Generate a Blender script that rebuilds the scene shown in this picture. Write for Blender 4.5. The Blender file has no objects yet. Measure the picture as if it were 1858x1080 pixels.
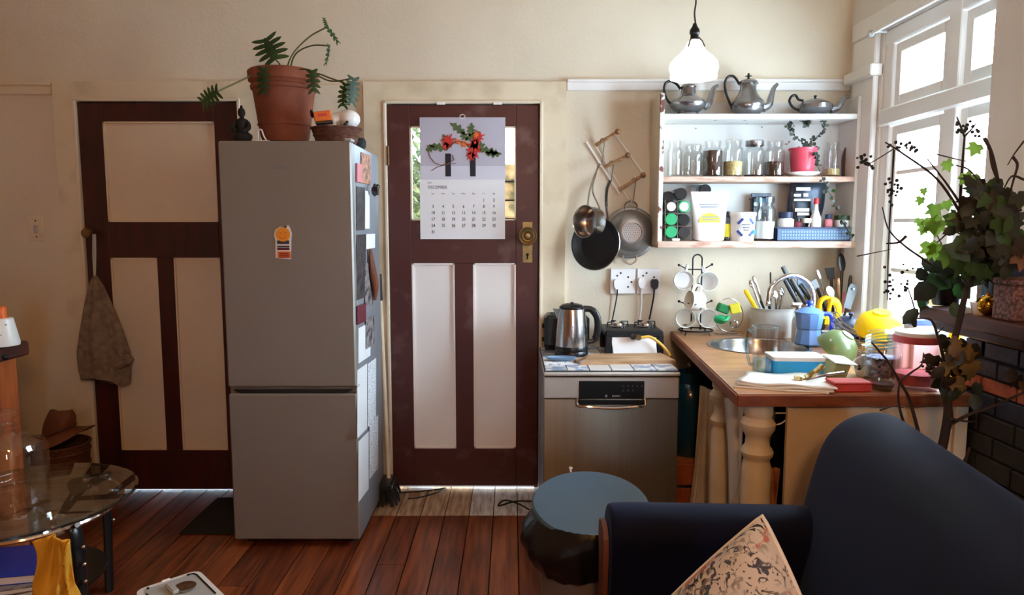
import bpy, bmesh, math, random
from mathutils import Vector, Matrix, Euler
random.seed(7)
pi = math.pi
SC = bpy.context.scene
COL = SC.collection

# ---------------------------------------------------------------- camera
F = 1270.0                       # focal length in pixels of the 1858 px wide frame
PITCH = math.atan(132 / F)
EYE = Vector((0, 0, 1.46))
cd = bpy.data.cameras.new('camera'); cam = bpy.data.objects.new('camera', cd); COL.objects.link(cam)
cd.sensor_fit = 'HORIZONTAL'; cd.sensor_width = 36; cd.lens = F / 1858 * 36; cd.clip_start = 0.05
cam.location = EYE; cam.rotation_euler = (pi / 2 - PITCH, 0, 0)
SC.camera = cam

# ---------------------------------------------------------------- sky, lamps, exposure
w = bpy.data.worlds.new('sky'); SC.world = w; w.use_nodes = True
bg = w.node_tree.nodes['Background']
bg.inputs[0].default_value = (0.66, 0.84, 1.0, 1); bg.inputs[1].default_value = 42.0      # bright overcast sky
def portal(loc, rot, sx, sy):
    l = bpy.data.lights.new('window_portal', 'AREA'); l.shape = 'RECTANGLE'; l.size = sx; l.size_y = sy
    l.cycles.is_portal = True
    o = bpy.data.objects.new('window_portal', l); COL.objects.link(o); o.location = loc; o.rotation_euler = rot
portal((1.99, 2.97, 1.72), (0, pi / 2, 0), 1.50, 1.30)
portal((1.05, -2.93, 1.5), (pi / 2, 0, pi), 0.45, 1.05)
def lamp(name, loc, col, power, r=.1):
    l = bpy.data.lights.new(name, 'POINT'); l.color = col; l.energy = power; l.shadow_soft_size = r
    o = bpy.data.objects.new(name, l); COL.objects.link(o); o.location = loc
    return o
lamp('room_lamp', (0.25, -0.5, 2.10), (1.0, 0.52, 0.21), 66, .14)      # warm lamp of the room, behind the photographer
SC.view_settings.view_transform = 'Standard'; SC.view_settings.look = 'None'
SC.view_settings.gamma = 1.0; SC.view_settings.use_curve_mapping = False
SC.view_settings.exposure = -0.06
cy = SC.cycles
cy.max_bounces = 10; cy.diffuse_bounces = 5; cy.glossy_bounces = 4; cy.transmission_bounces = 6; cy.transparent_max_bounces = 16
cy.sample_clamp_indirect = 6.0; cy.caustics_reflective = False; cy.caustics_refractive = False; cy.use_denoising = True

# ---------------------------------------------------------------- pixel -> place
FWD = Vector((0, math.cos(PITCH), -math.sin(PITCH))); UPV = Vector((0, math.sin(PITCH), math.cos(PITCH)))
def ray(u, v): return FWD + Vector(((u - 929) / F, 0, 0)) + UPV * ((540 - v) / F)
def PY(u, v, Y): d = ray(u, v); return EYE + d * (Y / d.y)
def PZ(u, v, Z): d = ray(u, v); return EYE + d * ((Z - EYE.z) / d.z)
def PX(u, v, X): d = ray(u, v); return EYE + d * (X / d.x)
def V(*a): return Vector(a)

# ---------------------------------------------------------------- mesh building
def frame_from(d, up=Vector((0, 0, 1))):
    z = d.normalized(); x = up.cross(z)
    if x.length < 1e-4: x = Vector((1, 0, 0)).cross(z)
    x.normalize(); y = z.cross(x)
    return Matrix((x, y, z)).transposed()
def TR(loc, rot=(0, 0, 0), s=1):
    return Matrix.Translation(Vector(loc)) @ Euler(rot).to_matrix().to_4x4() @ Matrix.Scale(s, 4)
class MB:
    def __init__(s): s.v = []; s.f = []
    def add(s, vs, fs, M=None):
        n = len(s.v)
        s.v += [tuple(M @ Vector(p)) if M is not None else tuple(p) for p in vs]
        s.f += [tuple(i + n for i in f) for f in fs]
        return s
    def box(s, a, b, bev=0, M=None):
        a = Vector(a); b = Vector(b); lo = Vector([min(a[i], b[i]) for i in range(3)]); hi = Vector([max(a[i], b[i]) for i in range(3)])
        if bev <= 0:
            vs = [((lo, hi)[i].x, (lo, hi)[j].y, (lo, hi)[k].z) for i in (0, 1) for j in (0, 1) for k in (0, 1)]
            return s.add(vs, [(0, 1, 3, 2), (4, 6, 7, 5), (0, 4, 5, 1), (2, 3, 7, 6), (0, 2, 6, 4), (1, 5, 7, 3)], M)
        bev = min(bev, .49 * min(hi - lo)); vs = []; ix = {}
        for sx in (0, 1):
            for sy in (0, 1):
                for sz in (0, 1):
                    for ax in range(3):
                        p = [0, 0, 0]
                        for k, q in enumerate((sx, sy, sz)):
                            p[k] = (hi[k] if q else lo[k]) if k == ax else (hi[k] - bev if q else lo[k] + bev)
                        ix[(sx, sy, sz, ax)] = len(vs); vs.append(p)
        fs = []
        for q in (0, 1):
            fs.append([ix[(q, *t, 0)] for t in ((0, 0), (0, 1), (1, 1), (1, 0))])
            fs.append([ix[(t[0], q, t[1], 1)] for t in ((0, 0), (0, 1), (1, 1), (1, 0))])
            fs.append([ix[(*t, q, 2)] for t in ((0, 0), (0, 1), (1, 1), (1, 0))])
        for p in (0, 1):
            for q in (0, 1):
                fs.append([ix[(p, q, 0, 0)], ix[(p, q, 0, 1)], ix[(p, q, 1, 1)], ix[(p, q, 1, 0)]])
                fs.append([ix[(p, 0, q, 0)], ix[(p, 0, q, 2)], ix[(p, 1, q, 2)], ix[(p, 1, q, 0)]])
                fs.append([ix[(0, p, q, 1)], ix[(0, p, q, 2)], ix[(1, p, q, 2)], ix[(1, p, q, 1)]])
                for r in (0, 1): fs.append([ix[(p, q, r, k)] for k in range(3)])
        return s.add(vs, fs, M)
    def lathe(s, prof, M=None, n=24, sy=1.0, flute=0, nf=0):
        vs = []; rows = []
        for r, z in prof:
            if r < 1e-5: rows.append([len(vs)]); vs.append((0, 0, z))
            else:
                row = []
                for i in range(n):
                    a = 2 * pi * i / n; k = r * (1 + flute * math.cos(nf * a))
                    row.append(len(vs)); vs.append((k * math.cos(a), k * math.sin(a) * sy, z))
                rows.append(row)
        fs = []
        for A, B in zip(rows, rows[1:]):
            if len(A) == 1 and len(B) == 1: continue
            for i in range(n):
                j = (i + 1) % n
                if len(A) == 1: fs.append((A[0], B[i], B[j]))
                elif len(B) == 1: fs.append((A[i], A[j], B[0]))
                else: fs.append((A[i], A[j], B[j], B[i]))
        return s.add(vs, fs, M)
    def tube(s, pts, r, n=8, closed=False, cap=True, M=None, flat=1.0):
        pts = [Vector(p) for p in pts]; m = len(pts)
        rs = r if isinstance(r, (list, tuple)) else [r] * m
        vs = []; up = None
        for i, p in enumerate(pts):
            if closed: d = pts[(i + 1) % m] - pts[i - 1]
            else: d = pts[min(i + 1, m - 1)] - pts[max(i - 1, 0)]
            if d.length < 1e-9: d = Vector((0, 0, 1))
            d.normalize()
            if up is None:
                up = Vector((0, 0, 1)) if abs(d.z) < .9 else Vector((0, 1, 0))
            x = up - d * up.dot(d)
            if x.length < 1e-5: x = d.orthogonal()
            x.normalize(); y = d.cross(x); up = x
            for k in range(n):
                a = 2 * pi * k / n
                vs.append(p + x * (rs[i] * math.cos(a)) + y * (rs[i] * math.sin(a) * flat))
        fs = []
        for i in range(m if closed else m - 1):
            for k in range(n):
                j = (i + 1) % m; l = (k + 1) % n
                fs.append((i * n + k, i * n + l, j * n + l, j * n + k))
        if cap and not closed:
            fs.append(tuple(range(n - 1, -1, -1))); fs.append(tuple((m - 1) * n + k for k in range(n)))
        return s.add(vs, fs, M)
    def prism(s, poly, h, M=None, z0=0):
        n = len(poly)
        vs = [(p[0], p[1], z0) for p in poly] + [(p[0], p[1], z0 + h) for p in poly]
        fs = [tuple(range(n - 1, -1, -1)), tuple(range(n, 2 * n))] + [(i, (i + 1) % n, n + (i + 1) % n, n + i) for i in range(n)]
        return s.add(vs, fs, M)
    def sphere(s, c, r, n=12, m=8, sc=(1, 1, 1), M=None):
        pr = [(r * math.sin(pi * i / m), -r * math.cos(pi * i / m)) for i in range(m + 1)]
        pr[0] = (0, -r); pr[-1] = (0, r)
        Q = Matrix.Translation(Vector(c)) @ Matrix.Diagonal((*sc, 1))
        return s.lathe(pr, (M @ Q) if M is not None else Q, n)
    def grid(s, fn, nu, nv, closed_u=False):
        vs = [fn(i / (nu if closed_u else nu - 1), j / (nv - 1)) for i in range(nu) for j in range(nv)]
        fs = [(i * nv + j, ((i + 1) % nu) * nv + j, ((i + 1) % nu) * nv + j + 1, i * nv + j + 1)
              for i in range(nu if closed_u else nu - 1) for j in range(nv - 1)]
        return s.add(vs, fs)
MW = {}
def build(mb, name, mat, parent=None, local=False, label=None, cat=None, group=None, kind=None, smooth=35, recalc=True, plabel=None):
    me = bpy.data.meshes.new(name)
    vs = [Vector(p) for p in mb.v]
    o = bpy.data.objects.new(name, me); COL.objects.link(o)
    if parent is not None:
        o.parent = parent
        if not local:
            inv = MW[parent.name].inverted(); vs = [inv @ p for p in vs]
        MW[o.name] = MW[parent.name]
    else:
        lo = Vector([min(p[k] for p in vs) for k in range(3)]); hi = Vector([max(p[k] for p in vs) for k in range(3)])
        c = Vector(((lo.x + hi.x) / 2, (lo.y + hi.y) / 2, lo.z)); vs = [p - c for p in vs]; o.location = c
        MW[o.name] = Matrix.Translation(c)
    me.from_pydata(vs, [], mb.f)
    if recalc:
        bm = bmesh.new(); bm.from_mesh(me); bmesh.ops.recalc_face_normals(bm, faces=bm.faces); bm.to_mesh(me); bm.free()
    if smooth:
        me.polygons.foreach_set('use_smooth', [True] * len(me.polygons)); me.set_sharp_from_angle(angle=math.radians(smooth))
    me.materials.append(MAT[mat] if isinstance(mat, str) else mat)
    tag(o, label, cat, group, kind)
    if plabel: o['label'] = plabel
    return o
def tag(o, label=None, cat=None, group=None, kind=None):
    if label: o['label'] = label
    if cat: o['category'] = cat
    if group: o['group'] = group
    if kind: o['kind'] = kind
def T(name, label, cat, loc=(0, 0, 0), rz=0, group=None, rot=None):
    o = bpy.data.objects.new(name, None); COL.objects.link(o); o.empty_display_size = .1
    o.location = loc; o.rotation_euler = rot or (0, 0, rz); tag(o, label, cat, group)
    MW[o.name] = Matrix.Translation(Vector(loc)) @ Euler(rot or (0, 0, rz)).to_matrix().to_4x4()
    return o
def dup(root, loc, rz, label=None, group=None):
    r = root.copy(); COL.objects.link(r); r.location = loc; r.rotation_euler = (0, 0, rz)
    if label: r['label'] = label
    if group: r['group'] = group
    MW[r.name] = Matrix.Translation(Vector(loc)) @ Matrix.Rotation(rz, 4, 'Z')
    for ch in list(root.children):
        c = ch.copy(); COL.objects.link(c); c.parent = r
        for g in list(ch.children):
            d = g.copy(); COL.objects.link(d); d.parent = c
    return r
def text(s, size, M, mat, parent, name='lettering', align='CENTER', sx=1.0, local=False):
    c = bpy.data.curves.new('txt', 'FONT'); c.body = s; c.size = size; c.align_x = align; c.align_y = 'CENTER'; c.extrude = 0.0003; c.resolution_u = 2
    t = bpy.data.objects.new('txt', c); COL.objects.link(t)
    me = bpy.data.meshes.new_from_object(t); bpy.data.objects.remove(t); bpy.data.curves.remove(c)
    if not local: M = MW[parent.name].inverted() @ M
    me.transform(M @ Matrix.Diagonal((sx, 1, 1, 1)))
    me.materials.clear(); me.materials.append(MAT[mat])
    o = bpy.data.objects.new(name, me); COL.objects.link(o); o.parent = parent; MW[o.name] = MW[parent.name]
    return o
FACE_CAM = Euler((pi / 2, 0, 0)).to_matrix().to_4x4()      # text plane facing -Y
def facing(p, rot=0): return Matrix.Translation(Vector(p)) @ FACE_CAM @ Matrix.Rotation(rot, 4, 'Z')

# ---------------------------------------------------------------- materials
MAT = {}
def lin(c):
    f = lambda x: x / 12.92 if x <= .04045 else ((x + .055) / 1.055) ** 2.4
    return tuple(f(x / 255) for x in c) + (1,)
def mat(name, col, rough=.5, metal=0., var=.12, scale=6., bump=0., stretch=(1, 1, 1), col2=None, lo=.35, hi=.65, coat=0, sheen=0, spec=.5, detail=4, bscale=None, rvar=0, aniso=0):
    m = bpy.data.materials.new(name); m.use_nodes = True; N = m.node_tree.nodes; L = m.node_tree.links
    b = N['Principled BSDF']; c1 = lin(col); c2 = lin(col2) if col2 else tuple(x * (1 - var) for x in c1[:3]) + (1,)
    tc = N.new('ShaderNodeTexCoord'); mp = N.new('ShaderNodeMapping'); mp.inputs['Scale'].default_value = stretch
    L.new(tc.outputs['Object'], mp.inputs['Vector'])
    nz = N.new('ShaderNodeTexNoise'); nz.inputs['Scale'].default_value = scale; nz.inputs['Detail'].default_value = detail
    L.new(mp.outputs[0], nz.inputs['Vector'])
    rp = N.new('ShaderNodeValToRGB'); rp.color_ramp.elements[0].position = lo; rp.color_ramp.elements[1].position = hi
    rp.color_ramp.elements[0].color = c2; rp.color_ramp.elements[1].color = c1
    L.new(nz.outputs['Fac'], rp.inputs[0]); L.new(rp.outputs[0], b.inputs['Base Color'])
    b.inputs['Roughness'].default_value = rough; b.inputs['Metallic'].default_value = metal
    b.inputs['Specular IOR Level'].default_value = spec
    if coat: b.inputs['Coat Weight'].default_value = coat; b.inputs['Coat Roughness'].default_value = .12
    if sheen: b.inputs['Sheen Weight'].default_value = sheen; b.inputs['Sheen Roughness'].default_value = .35
    if aniso: b.inputs['Anisotropic'].default_value = aniso
    if rvar:
        mr = N.new('ShaderNodeMapRange'); mr.inputs['To Min'].default_value = rough - rvar; mr.inputs['To Max'].default_value = rough + rvar
        L.new(nz.outputs['Fac'], mr.inputs['Value']); L.new(mr.outputs[0], b.inputs['Roughness'])
    if bump:
        n2 = nz
        if bscale:
            n2 = N.new('ShaderNodeTexNoise'); n2.inputs['Scale'].default_value = bscale; L.new(mp.outputs[0], n2.inputs['Vector'])
        bp = N.new('ShaderNodeBump'); bp.inputs['Strength'].default_value = bump; bp.inputs['Distance'].default_value = .01
        L.new(n2.outputs['Fac'], bp.inputs['Height']); L.new(bp.outputs[0], b.inputs['Normal'])
    MAT[name] = m; return m
def glass(name, tint=(1, 1, 1), refl=.10, rough=.02, edge=.30):
    m = bpy.data.materials.new(name); m.use_nodes = True; N = m.node_tree.nodes; L = m.node_tree.links; N.clear()
    o = N.new('ShaderNodeOutputMaterial'); mx = N.new('ShaderNodeMixShader'); t = N.new('ShaderNodeBsdfTransparent'); g = N.new('ShaderNodeBsdfGlossy')
    t.inputs[0].default_value = (*tint, 1); g.inputs['Roughness'].default_value = rough
    fr = N.new('ShaderNodeLayerWeight'); fr.inputs[0].default_value = edge
    mr = N.new('ShaderNodeMapRange'); mr.inputs['To Min'].default_value = refl * .5; mr.inputs['To Max'].default_value = min(1, refl * 5)
    L.new(fr.outputs['Facing'], mr.inputs['Value']); L.new(mr.outputs[0], mx.inputs[0])
    L.new(t.outputs[0], mx.inputs[1]); L.new(g.outputs[0], mx.inputs[2]); L.new(mx.outputs[0], o.inputs[0])
    MAT[name] = m; return m
def leafmat(name, col, col2, tr=.4, scale=9):
    mat(name, col, .5, col2=col2, scale=scale)
    m = MAT[name]; N = m.node_tree.nodes; L = m.node_tree.links
    b = N['Principled BSDF']; rp = [n for n in N if n.type == 'VALTORGB'][0]; o = [n for n in N if n.type == 'OUTPUT_MATERIAL'][0]
    t = N.new('ShaderNodeBsdfTranslucent'); L.new(rp.outputs[0], t.inputs[0]); mx = N.new('ShaderNodeMixShader'); mx.inputs[0].default_value = tr
    L.new(b.outputs[0], mx.inputs[1]); L.new(t.outputs[0], mx.inputs[2]); L.new(mx.outputs[0], o.inputs[0])
def emit(name, col, s, base=(255, 255, 255)):
    mat(name, base, .35, var=.03); b = MAT[name].node_tree.nodes['Principled BSDF']
    b.inputs['Emission Color'].default_value = lin(col); b.inputs['Emission Strength'].default_value = s
mat('plaster', (229, 217, 195), .85, var=.08, scale=2.2, bump=.12, bscale=60)
mat('plaster_white', (234, 231, 226), .8, var=.05, scale=3, bump=.1, bscale=60)
mat('ceiling_white', (226, 212, 190), .9, var=.04)
mat('plaster_rear', (186, 148, 108), .9, var=.06, scale=2)
mat('cream_paint', (228, 214, 186), .5, col2=(206, 190, 160), scale=5, lo=.28, hi=.5, bump=.05)
mat('chipped_paint', (230, 217, 192), .55, col2=(70, 42, 32), scale=26, lo=.22, hi=.27)
mat('white_gloss', (244, 243, 240), .35, var=.04, scale=5)
mat('shelf_white', (222, 221, 218), .5, col2=(120, 90, 76), scale=24, lo=.27, hi=.31)
mat('shelf_wood', (158, 104, 82), .6, col2=(196, 168, 150), scale=12, stretch=(1, 4, 4), lo=.45, hi=.75)
mat('chipped_edge', (240, 238, 232), .6, col2=(112, 62, 50), scale=16, lo=.42, hi=.46)
mat('door_brown', (70, 22, 17), .42, col2=(48, 15, 12), scale=5, stretch=(3, 3, .7), bump=.06)
mat('door_worn', (72, 28, 26), .42, col2=(96, 66, 64), scale=7, lo=.28, hi=.44, bump=.08)
mat('panel_cream', (226, 206, 178), .55, var=.06, scale=3)
mat('panel_white', (244, 238, 234), .5, var=.04, scale=3)
mat('floor_wood', (142, 72, 38), .30, col2=(86, 38, 20), scale=5, stretch=(9, .7, 1), bump=.04, coat=.25)
mat('floor_wood_b', (126, 60, 32), .34, col2=(74, 31, 17), scale=6, stretch=(9, .6, 1), bump=.04, coat=.25)
mat('floor_wood_c', (154, 82, 44), .32, col2=(102, 46, 24), scale=4, stretch=(10, .6, 1), bump=.04, coat=.25)
mat('bare_board', (206, 178, 150), .22, col2=(160, 120, 92), scale=6, stretch=(8, 1, 1), bump=.05, coat=.6)  # weaker left end of the floor glare, painted into the board colour
mat('bare_board_pale', (240, 240, 240), .16, col2=(186, 176, 170), scale=9, stretch=(6, 1, 1), bump=.05, coat=.8)  # bright floor glare at the glazed door, painted in as pale boards
mat('subfloor', (40, 22, 14), .9)
mat('worktop_wood', (176, 122, 78), .34, col2=(150, 96, 58), scale=5, stretch=(1.5, 9, 1), coat=.3)
mat('worktop_edge', (146, 82, 48), .4, col2=(116, 60, 36), scale=6, stretch=(2, 2, 8))
mat('mantel_wood', (92, 48, 40), .45, col2=(66, 32, 28), scale=5, stretch=(6, 1, 6))
mat('pine', (176, 92, 40), .5, col2=(140, 64, 26), scale=5, stretch=(4, 4, .6))
mat('dark_wood', (86, 44, 26), .5, col2=(60, 28, 18), scale=6)
mat('mid_wood', (150, 104, 66), .55, col2=(116, 76, 46), scale=8, stretch=(1, 5, 5))
mat('board_wood', (196, 160, 122), .55, col2=(150, 108, 74), scale=5, stretch=(1, 10, 6))
mat('steel', (190, 188, 186), .22, 1., var=.08, scale=3, stretch=(1, 1, 40), rvar=.05)
mat('steel_door', (146, 136, 124), .33, .85, var=.1, scale=2, stretch=(50, 1, .6), rvar=.06, aniso=.6)
mat('steel_panel', (206, 202, 196), .36, .35, var=.05, scale=3, stretch=(60, 1, 1))
mat('chrome', (225, 225, 228), .08, 1., var=.02)
mat('steel_dull', (160, 160, 160), .42, .9, var=.15, scale=8); mat('pewter', (176, 178, 184), .20, .9, var=.3, scale=10, rvar=.08)
mat('brass', (138, 116, 78), .3, .9, var=.35, scale=14, rvar=.1)
mat('fridge_silver', (146, 141, 135), .44, .35, var=.03, scale=4)
mat('fridge_side', (140, 144, 152), .42, .2, var=.03)
mat('black_plastic', (18, 18, 20), .3, var=.2)
mat('black_matte', (16, 16, 17), .7, var=.2)
mat('black_iron', (22, 23, 27), .45, .3, var=.3, scale=20)
mat('nonstick', (14, 15, 20), .5, var=.2)
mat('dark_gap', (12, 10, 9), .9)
mat('rubber_grey', (70, 74, 80), .6)
mat('terracotta', (152, 86, 60), .8, col2=(120, 64, 44), scale=7, bump=.1)
mat('terracotta_pale', (196, 140, 96), .85, col2=(160, 92, 60), scale=9)
mat('soil', (42, 28, 20), .95, bump=.4, scale=40)
leafmat('leaf_green', (62, 92, 40), (36, 58, 26), .3)
leafmat('leaf_ivy', (128, 160, 62), (78, 108, 42), .55)
leafmat('leaf_dark', (54, 60, 42), (34, 32, 25), .28)
leafmat('leaf_brown', (62, 48, 34), (36, 27, 20), .25)
leafmat('leaf_dry', (146, 112, 54), (92, 66, 34), .3)
leafmat('leaf_orange', (170, 110, 60), (120, 70, 40), .4)
leafmat('leaf_grey', (96, 106, 96), (58, 66, 62), .3)
mat('stem_green', (92, 98, 48), .6); mat('twig', (58, 42, 34), .8, col2=(38, 28, 24), scale=20); mat('twig_grey', (104, 96, 88), .8)
mat('berry', (30, 24, 26), .5)
mat('navy_velvet', (9, 14, 44), .7, col2=(5, 8, 26), scale=5, spec=.12, sheen=.13, lo=.3, hi=.7)
mat('navy_blue', (32, 42, 74), .5); mat('blue_grey_lid', (70, 96, 118), .42, var=.05)
mat('bag_black', (13, 14, 16), .28, bump=.5, bscale=18)
mat('bin_grey', (118, 112, 112), .5); mat('canvas', (138, 120, 100), .95, col2=(112, 95, 77), scale=30, bump=.2, bscale=200)
mat('white_cloth', (236, 232, 224), .9, var=.05, scale=6, bump=.15, bscale=40)
mat('curtain', (222, 206, 180), .9, col2=(200, 180, 150), scale=5, bump=.1, bscale=60)
mat('paper', (238, 238, 240), .8, var=.03); mat('paper_print', (232, 234, 238), .8, col2=(150, 154, 166), scale=60, stretch=(1, 1, 3), lo=.40, hi=.44)
mat('ceramic_white', (240, 240, 238), .2, var=.03, coat=.4); mat('ceramic_grey', (202, 200, 194), .35, var=.05)
mat('plastic_white', (242, 242, 242), .4, var=.02); mat('plastic_grey', (186, 190, 190), .5, var=.05)
mat('cord_black', (14, 14, 15), .5); mat('cord_brown', (58, 44, 38), .8)
leafmat('yellow', (250, 220, 20), (244, 208, 18), .35); mat('yellow_cloth', (226, 166, 42), .85, var=.2, scale=10, bump=.2, bscale=90)
mat('yellow_hose', (226, 176, 70), .45); mat('green_plastic', (24, 150, 92), .45); mat('green_sponge', (28, 110, 56), .9, bump=.5, bscale=120)
mat('green_olive', (104, 122, 76), .3, coat=.4); mat('green_pale', (170, 188, 140), .35, col2=(34, 36, 26), scale=46, lo=.36, hi=.40, coat=.3)
mat('giraffe', (232, 220, 170), .4, col2=(128, 112, 50), scale=34, lo=.46, hi=.5)
mat('leopard_white', (236, 238, 232), .35, col2=(40, 42, 46), scale=34, lo=.33, hi=.37)
leafmat('cyan', (90, 218, 255), (80, 210, 252), .6); mat('blue_enamel', (104, 146, 208), .25, var=.05, coat=.5); mat('blue_royal', (34, 62, 176), .35)
mat('blue_dark', (26, 46, 120), .35); mat('blue_soft', (118, 148, 182), .5); mat('blue_crate', (58, 82, 116), .5)
mat('red', (204, 50, 46), .45); mat('red_tin', (206, 70, 62), .45); mat('pink_pot', (208, 72, 92), .35); mat('pink_lid', (214, 96, 110), .5); mat('pink', (222, 130, 140), .6)
mat('orange', (232, 110, 30), .5); mat('orange_light', (246, 160, 40), .5); mat('maroon', (104, 26, 46), .8); mat('brown_wicker', (110, 64, 44), .8, col2=(72, 40, 28), scale=40, stretch=(1, 1, 3), bump=.5)
mat('leather_brown', (120, 66, 38), .55, var=.3, scale=8, bump=.2); mat('grain_brown', (86, 58, 46), .9, col2=(50, 34, 28), scale=120, bump=.6)
mat('grain_yellow', (224, 206, 150), .9, col2=(196, 172, 112), scale=140, bump=.5); mat('powder_white', (240, 238, 230), .95, var=.03)
mat('coffee', (34, 26, 24), .8); mat('lavender', (150, 146, 170), .9, col2=(90, 88, 110), scale=60, lo=.42, hi=.55)
mat('label_yellow', (238, 228, 60), .5); mat('ink_grey', (128, 134, 150), .7); mat('ink_dark', (60, 62, 72), .7); mat('ink_blue', (44, 70, 150), .6); mat('ink_white', (226, 230, 236), .6)
mat('foil_dark', (52, 62, 76), .28, .5, col2=(24, 28, 36), scale=9, bump=.4); mat('cream_disc', (232, 228, 204), .5)
mat('brick_navy', (30, 40, 62), .6, col2=(20, 26, 40), scale=14, bump=.3, bscale=50); mat('brick_orange', (196, 112, 78), .75, col2=(160, 82, 56), scale=12, bump=.3, bscale=50)
mat('mortar', (22, 22, 28), .9); mat('brick_char', (24, 26, 30), .7, col2=(36, 36, 34), scale=20, bump=.4)
mat('gold', (226, 170, 60), .16, 1., var=.1); mat('glitter', (150, 110, 104), .5, .3, col2=(86, 60, 58), scale=90, lo=.4, hi=.6, bump=.6)
mat('tile_blue', (150, 168, 194), .25, col2=(226, 228, 230), scale=16, lo=.42, hi=.5, coat=.3); mat('tile_white', (224, 224, 222), .25, var=.04, coat=.3)
mat('stone_outside', (138, 108, 74), .95, col2=(62, 56, 36), scale=9, lo=.4, hi=.6, bump=.6); leafmat('shrub_outside', (120, 130, 90), (60, 70, 46), .3)
mat('cal_table', (214, 212, 224), .8, var=.08, scale=2); mat('cal_mauve', (190, 186, 200), .8, var=.1, scale=2); mat('cal_red', (206, 52, 44), .8, var=.3, scale=60); mat('cal_green', (84, 104, 58), .8, var=.3, scale=60); mat('cal_black', (30, 28, 38), .8); mat('cal_twig', (112, 76, 60), .8)
mat('photo_dark', (74, 66, 66), .6, col2=(26, 24, 28), scale=26, lo=.4, hi=.6); mat('photo_mix', (150, 140, 140), .6, col2=(50, 46, 52), scale=30, lo=.4, hi=.55); mat('photo_warm', (196, 130, 92), .6, col2=(96, 56, 44), scale=40, lo=.4, hi=.55)
mat('teal_bottle', (20, 60, 84), .2, coat=.4); mat('cushion_cloth', (214, 208, 200), .9, var=.06)
glass('glass_clear', (.98, .99, .99), .09); glass('glass_pane', (.98, .99, .99), .06); glass('glass_table', (.86, .93, .90), .14, .02); glass('glass_blue', (.70, .86, .92), .16); glass('glass_pinkish', (.97, .82, .82), .1, .2)
glass('water', (.72, .92, .98), .1); glass('glass_smoke', (.42, .50, .52), .16)
emit('lamp_glass', (255, 250, 240), 1.1)
# cream cushion cloth with dark sprigs
m = MAT['cushion_cloth']; N = m.node_tree.nodes; L = m.node_tree.links; b = N['Principled BSDF']
old = [n for n in N if n.type == 'VALTORGB'][0]; tcn = [n for n in N if n.type == 'TEX_COORD'][0]
def layer(prev, scale, dist, lo, hi, col, seed, stretch=(1, 1, 1), zmax=None):
    mp = N.new('ShaderNodeMapping'); mp.inputs['Location'].default_value = (seed, seed * 2, 0); mp.inputs['Scale'].default_value = stretch
    L.new(tcn.outputs['Object'], mp.inputs[0]); n = N.new('ShaderNodeTexNoise'); n.inputs['Scale'].default_value = scale; n.inputs['Distortion'].default_value = dist; n.inputs['Detail'].default_value = 3
    L.new(mp.outputs[0], n.inputs[0]); r = N.new('ShaderNodeValToRGB'); r.color_ramp.elements[0].position = lo; r.color_ramp.elements[1].position = hi
    L.new(n.outputs['Fac'], r.inputs[0])
    big = N.new('ShaderNodeTexNoise'); big.inputs['Scale'].default_value = 7; L.new(mp.outputs[0], big.inputs[0])
    rb = N.new('ShaderNodeValToRGB'); rb.color_ramp.elements[0].position = .46; rb.color_ramp.elements[1].position = .56; L.new(big.outputs['Fac'], rb.inputs[0])
    mul = N.new('ShaderNodeMath'); mul.operation = 'MULTIPLY'; L.new(r.outputs[0], mul.inputs[0]); L.new(rb.outputs[0], mul.inputs[1])
    mx = N.new('ShaderNodeMixRGB'); L.new(mul.outputs[0], mx.inputs[0]); L.new(prev, mx.inputs[1]); mx.inputs[2].default_value = lin(col)
    return mx.outputs[0]
c = layer(old.outputs[0], 24, 2.5, .50, .55, (40, 30, 25), 3.1)
c = layer(c, 44, 2.0, .54, .58, (70, 76, 92), 8.4)
c = layer(c, 14, 1.0, .60, .66, (190, 120, 104), 5.7)
L.new(c, b.inputs['Base Color'])
for nm in ('steel_door',):
    N_ = MAT[nm].node_tree.nodes; tg = N_.new('ShaderNodeTangent'); tg.direction_type = 'RADIAL'; tg.axis = 'Z'
    b_ = N_['Principled BSDF']; MAT[nm].node_tree.links.new(tg.outputs[0], b_.inputs['Tangent']); b_.inputs['Anisotropic'].default_value = .9; b_.inputs['Anisotropic Rotation'].default_value = .25
b_ = MAT['navy_velvet'].node_tree.nodes['Principled BSDF']; b_.inputs['Sheen Tint'].default_value = (.35, .5, .9, 1); b_.inputs['Sheen Roughness'].default_value = .5
# ================================================================ the room
YB = 3.75; XR = 1.76; ZC = 3.05
def S(mb, name, m, parent=None, **k): return build(mb, name, m, parent, kind=None if parent else 'structure', **k)
fl = S(MB().box((-3.5, -2.7, -.14), (XR + .2, YB + .2, -.022)), 'floor', 'subfloor')
w_ = .1225; x = -3.4; i = 0
plank_mats = ['floor_wood', 'floor_wood_b', 'floor_wood', 'floor_wood_c', 'floor_wood_b']
while x < XR:
    x1 = min(x + w_ - .004, XR)
    glare = -.66 < (x + x1) / 2 < .14  # boards whose door end carries the painted glare patch
    yend = 3.40 if glare else YB
    cut = random.uniform(.4, 3.0)
    for a, b_ in ((-2.6, cut), (cut + .003, yend)):
        S(MB().box((x, a, -.022), (x1, b_, random.uniform(-.0012, .0004)), .0015), 'floorboard', random.choice(plank_mats), fl, smooth=0)
    if glare:
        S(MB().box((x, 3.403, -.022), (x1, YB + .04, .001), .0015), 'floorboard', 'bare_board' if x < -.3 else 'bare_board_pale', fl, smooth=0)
    x += w_; i += 1
D1 = (-2.285, -1.42, 2.112); D2 = (-.668, .157, 2.100)
wb = MB()
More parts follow.
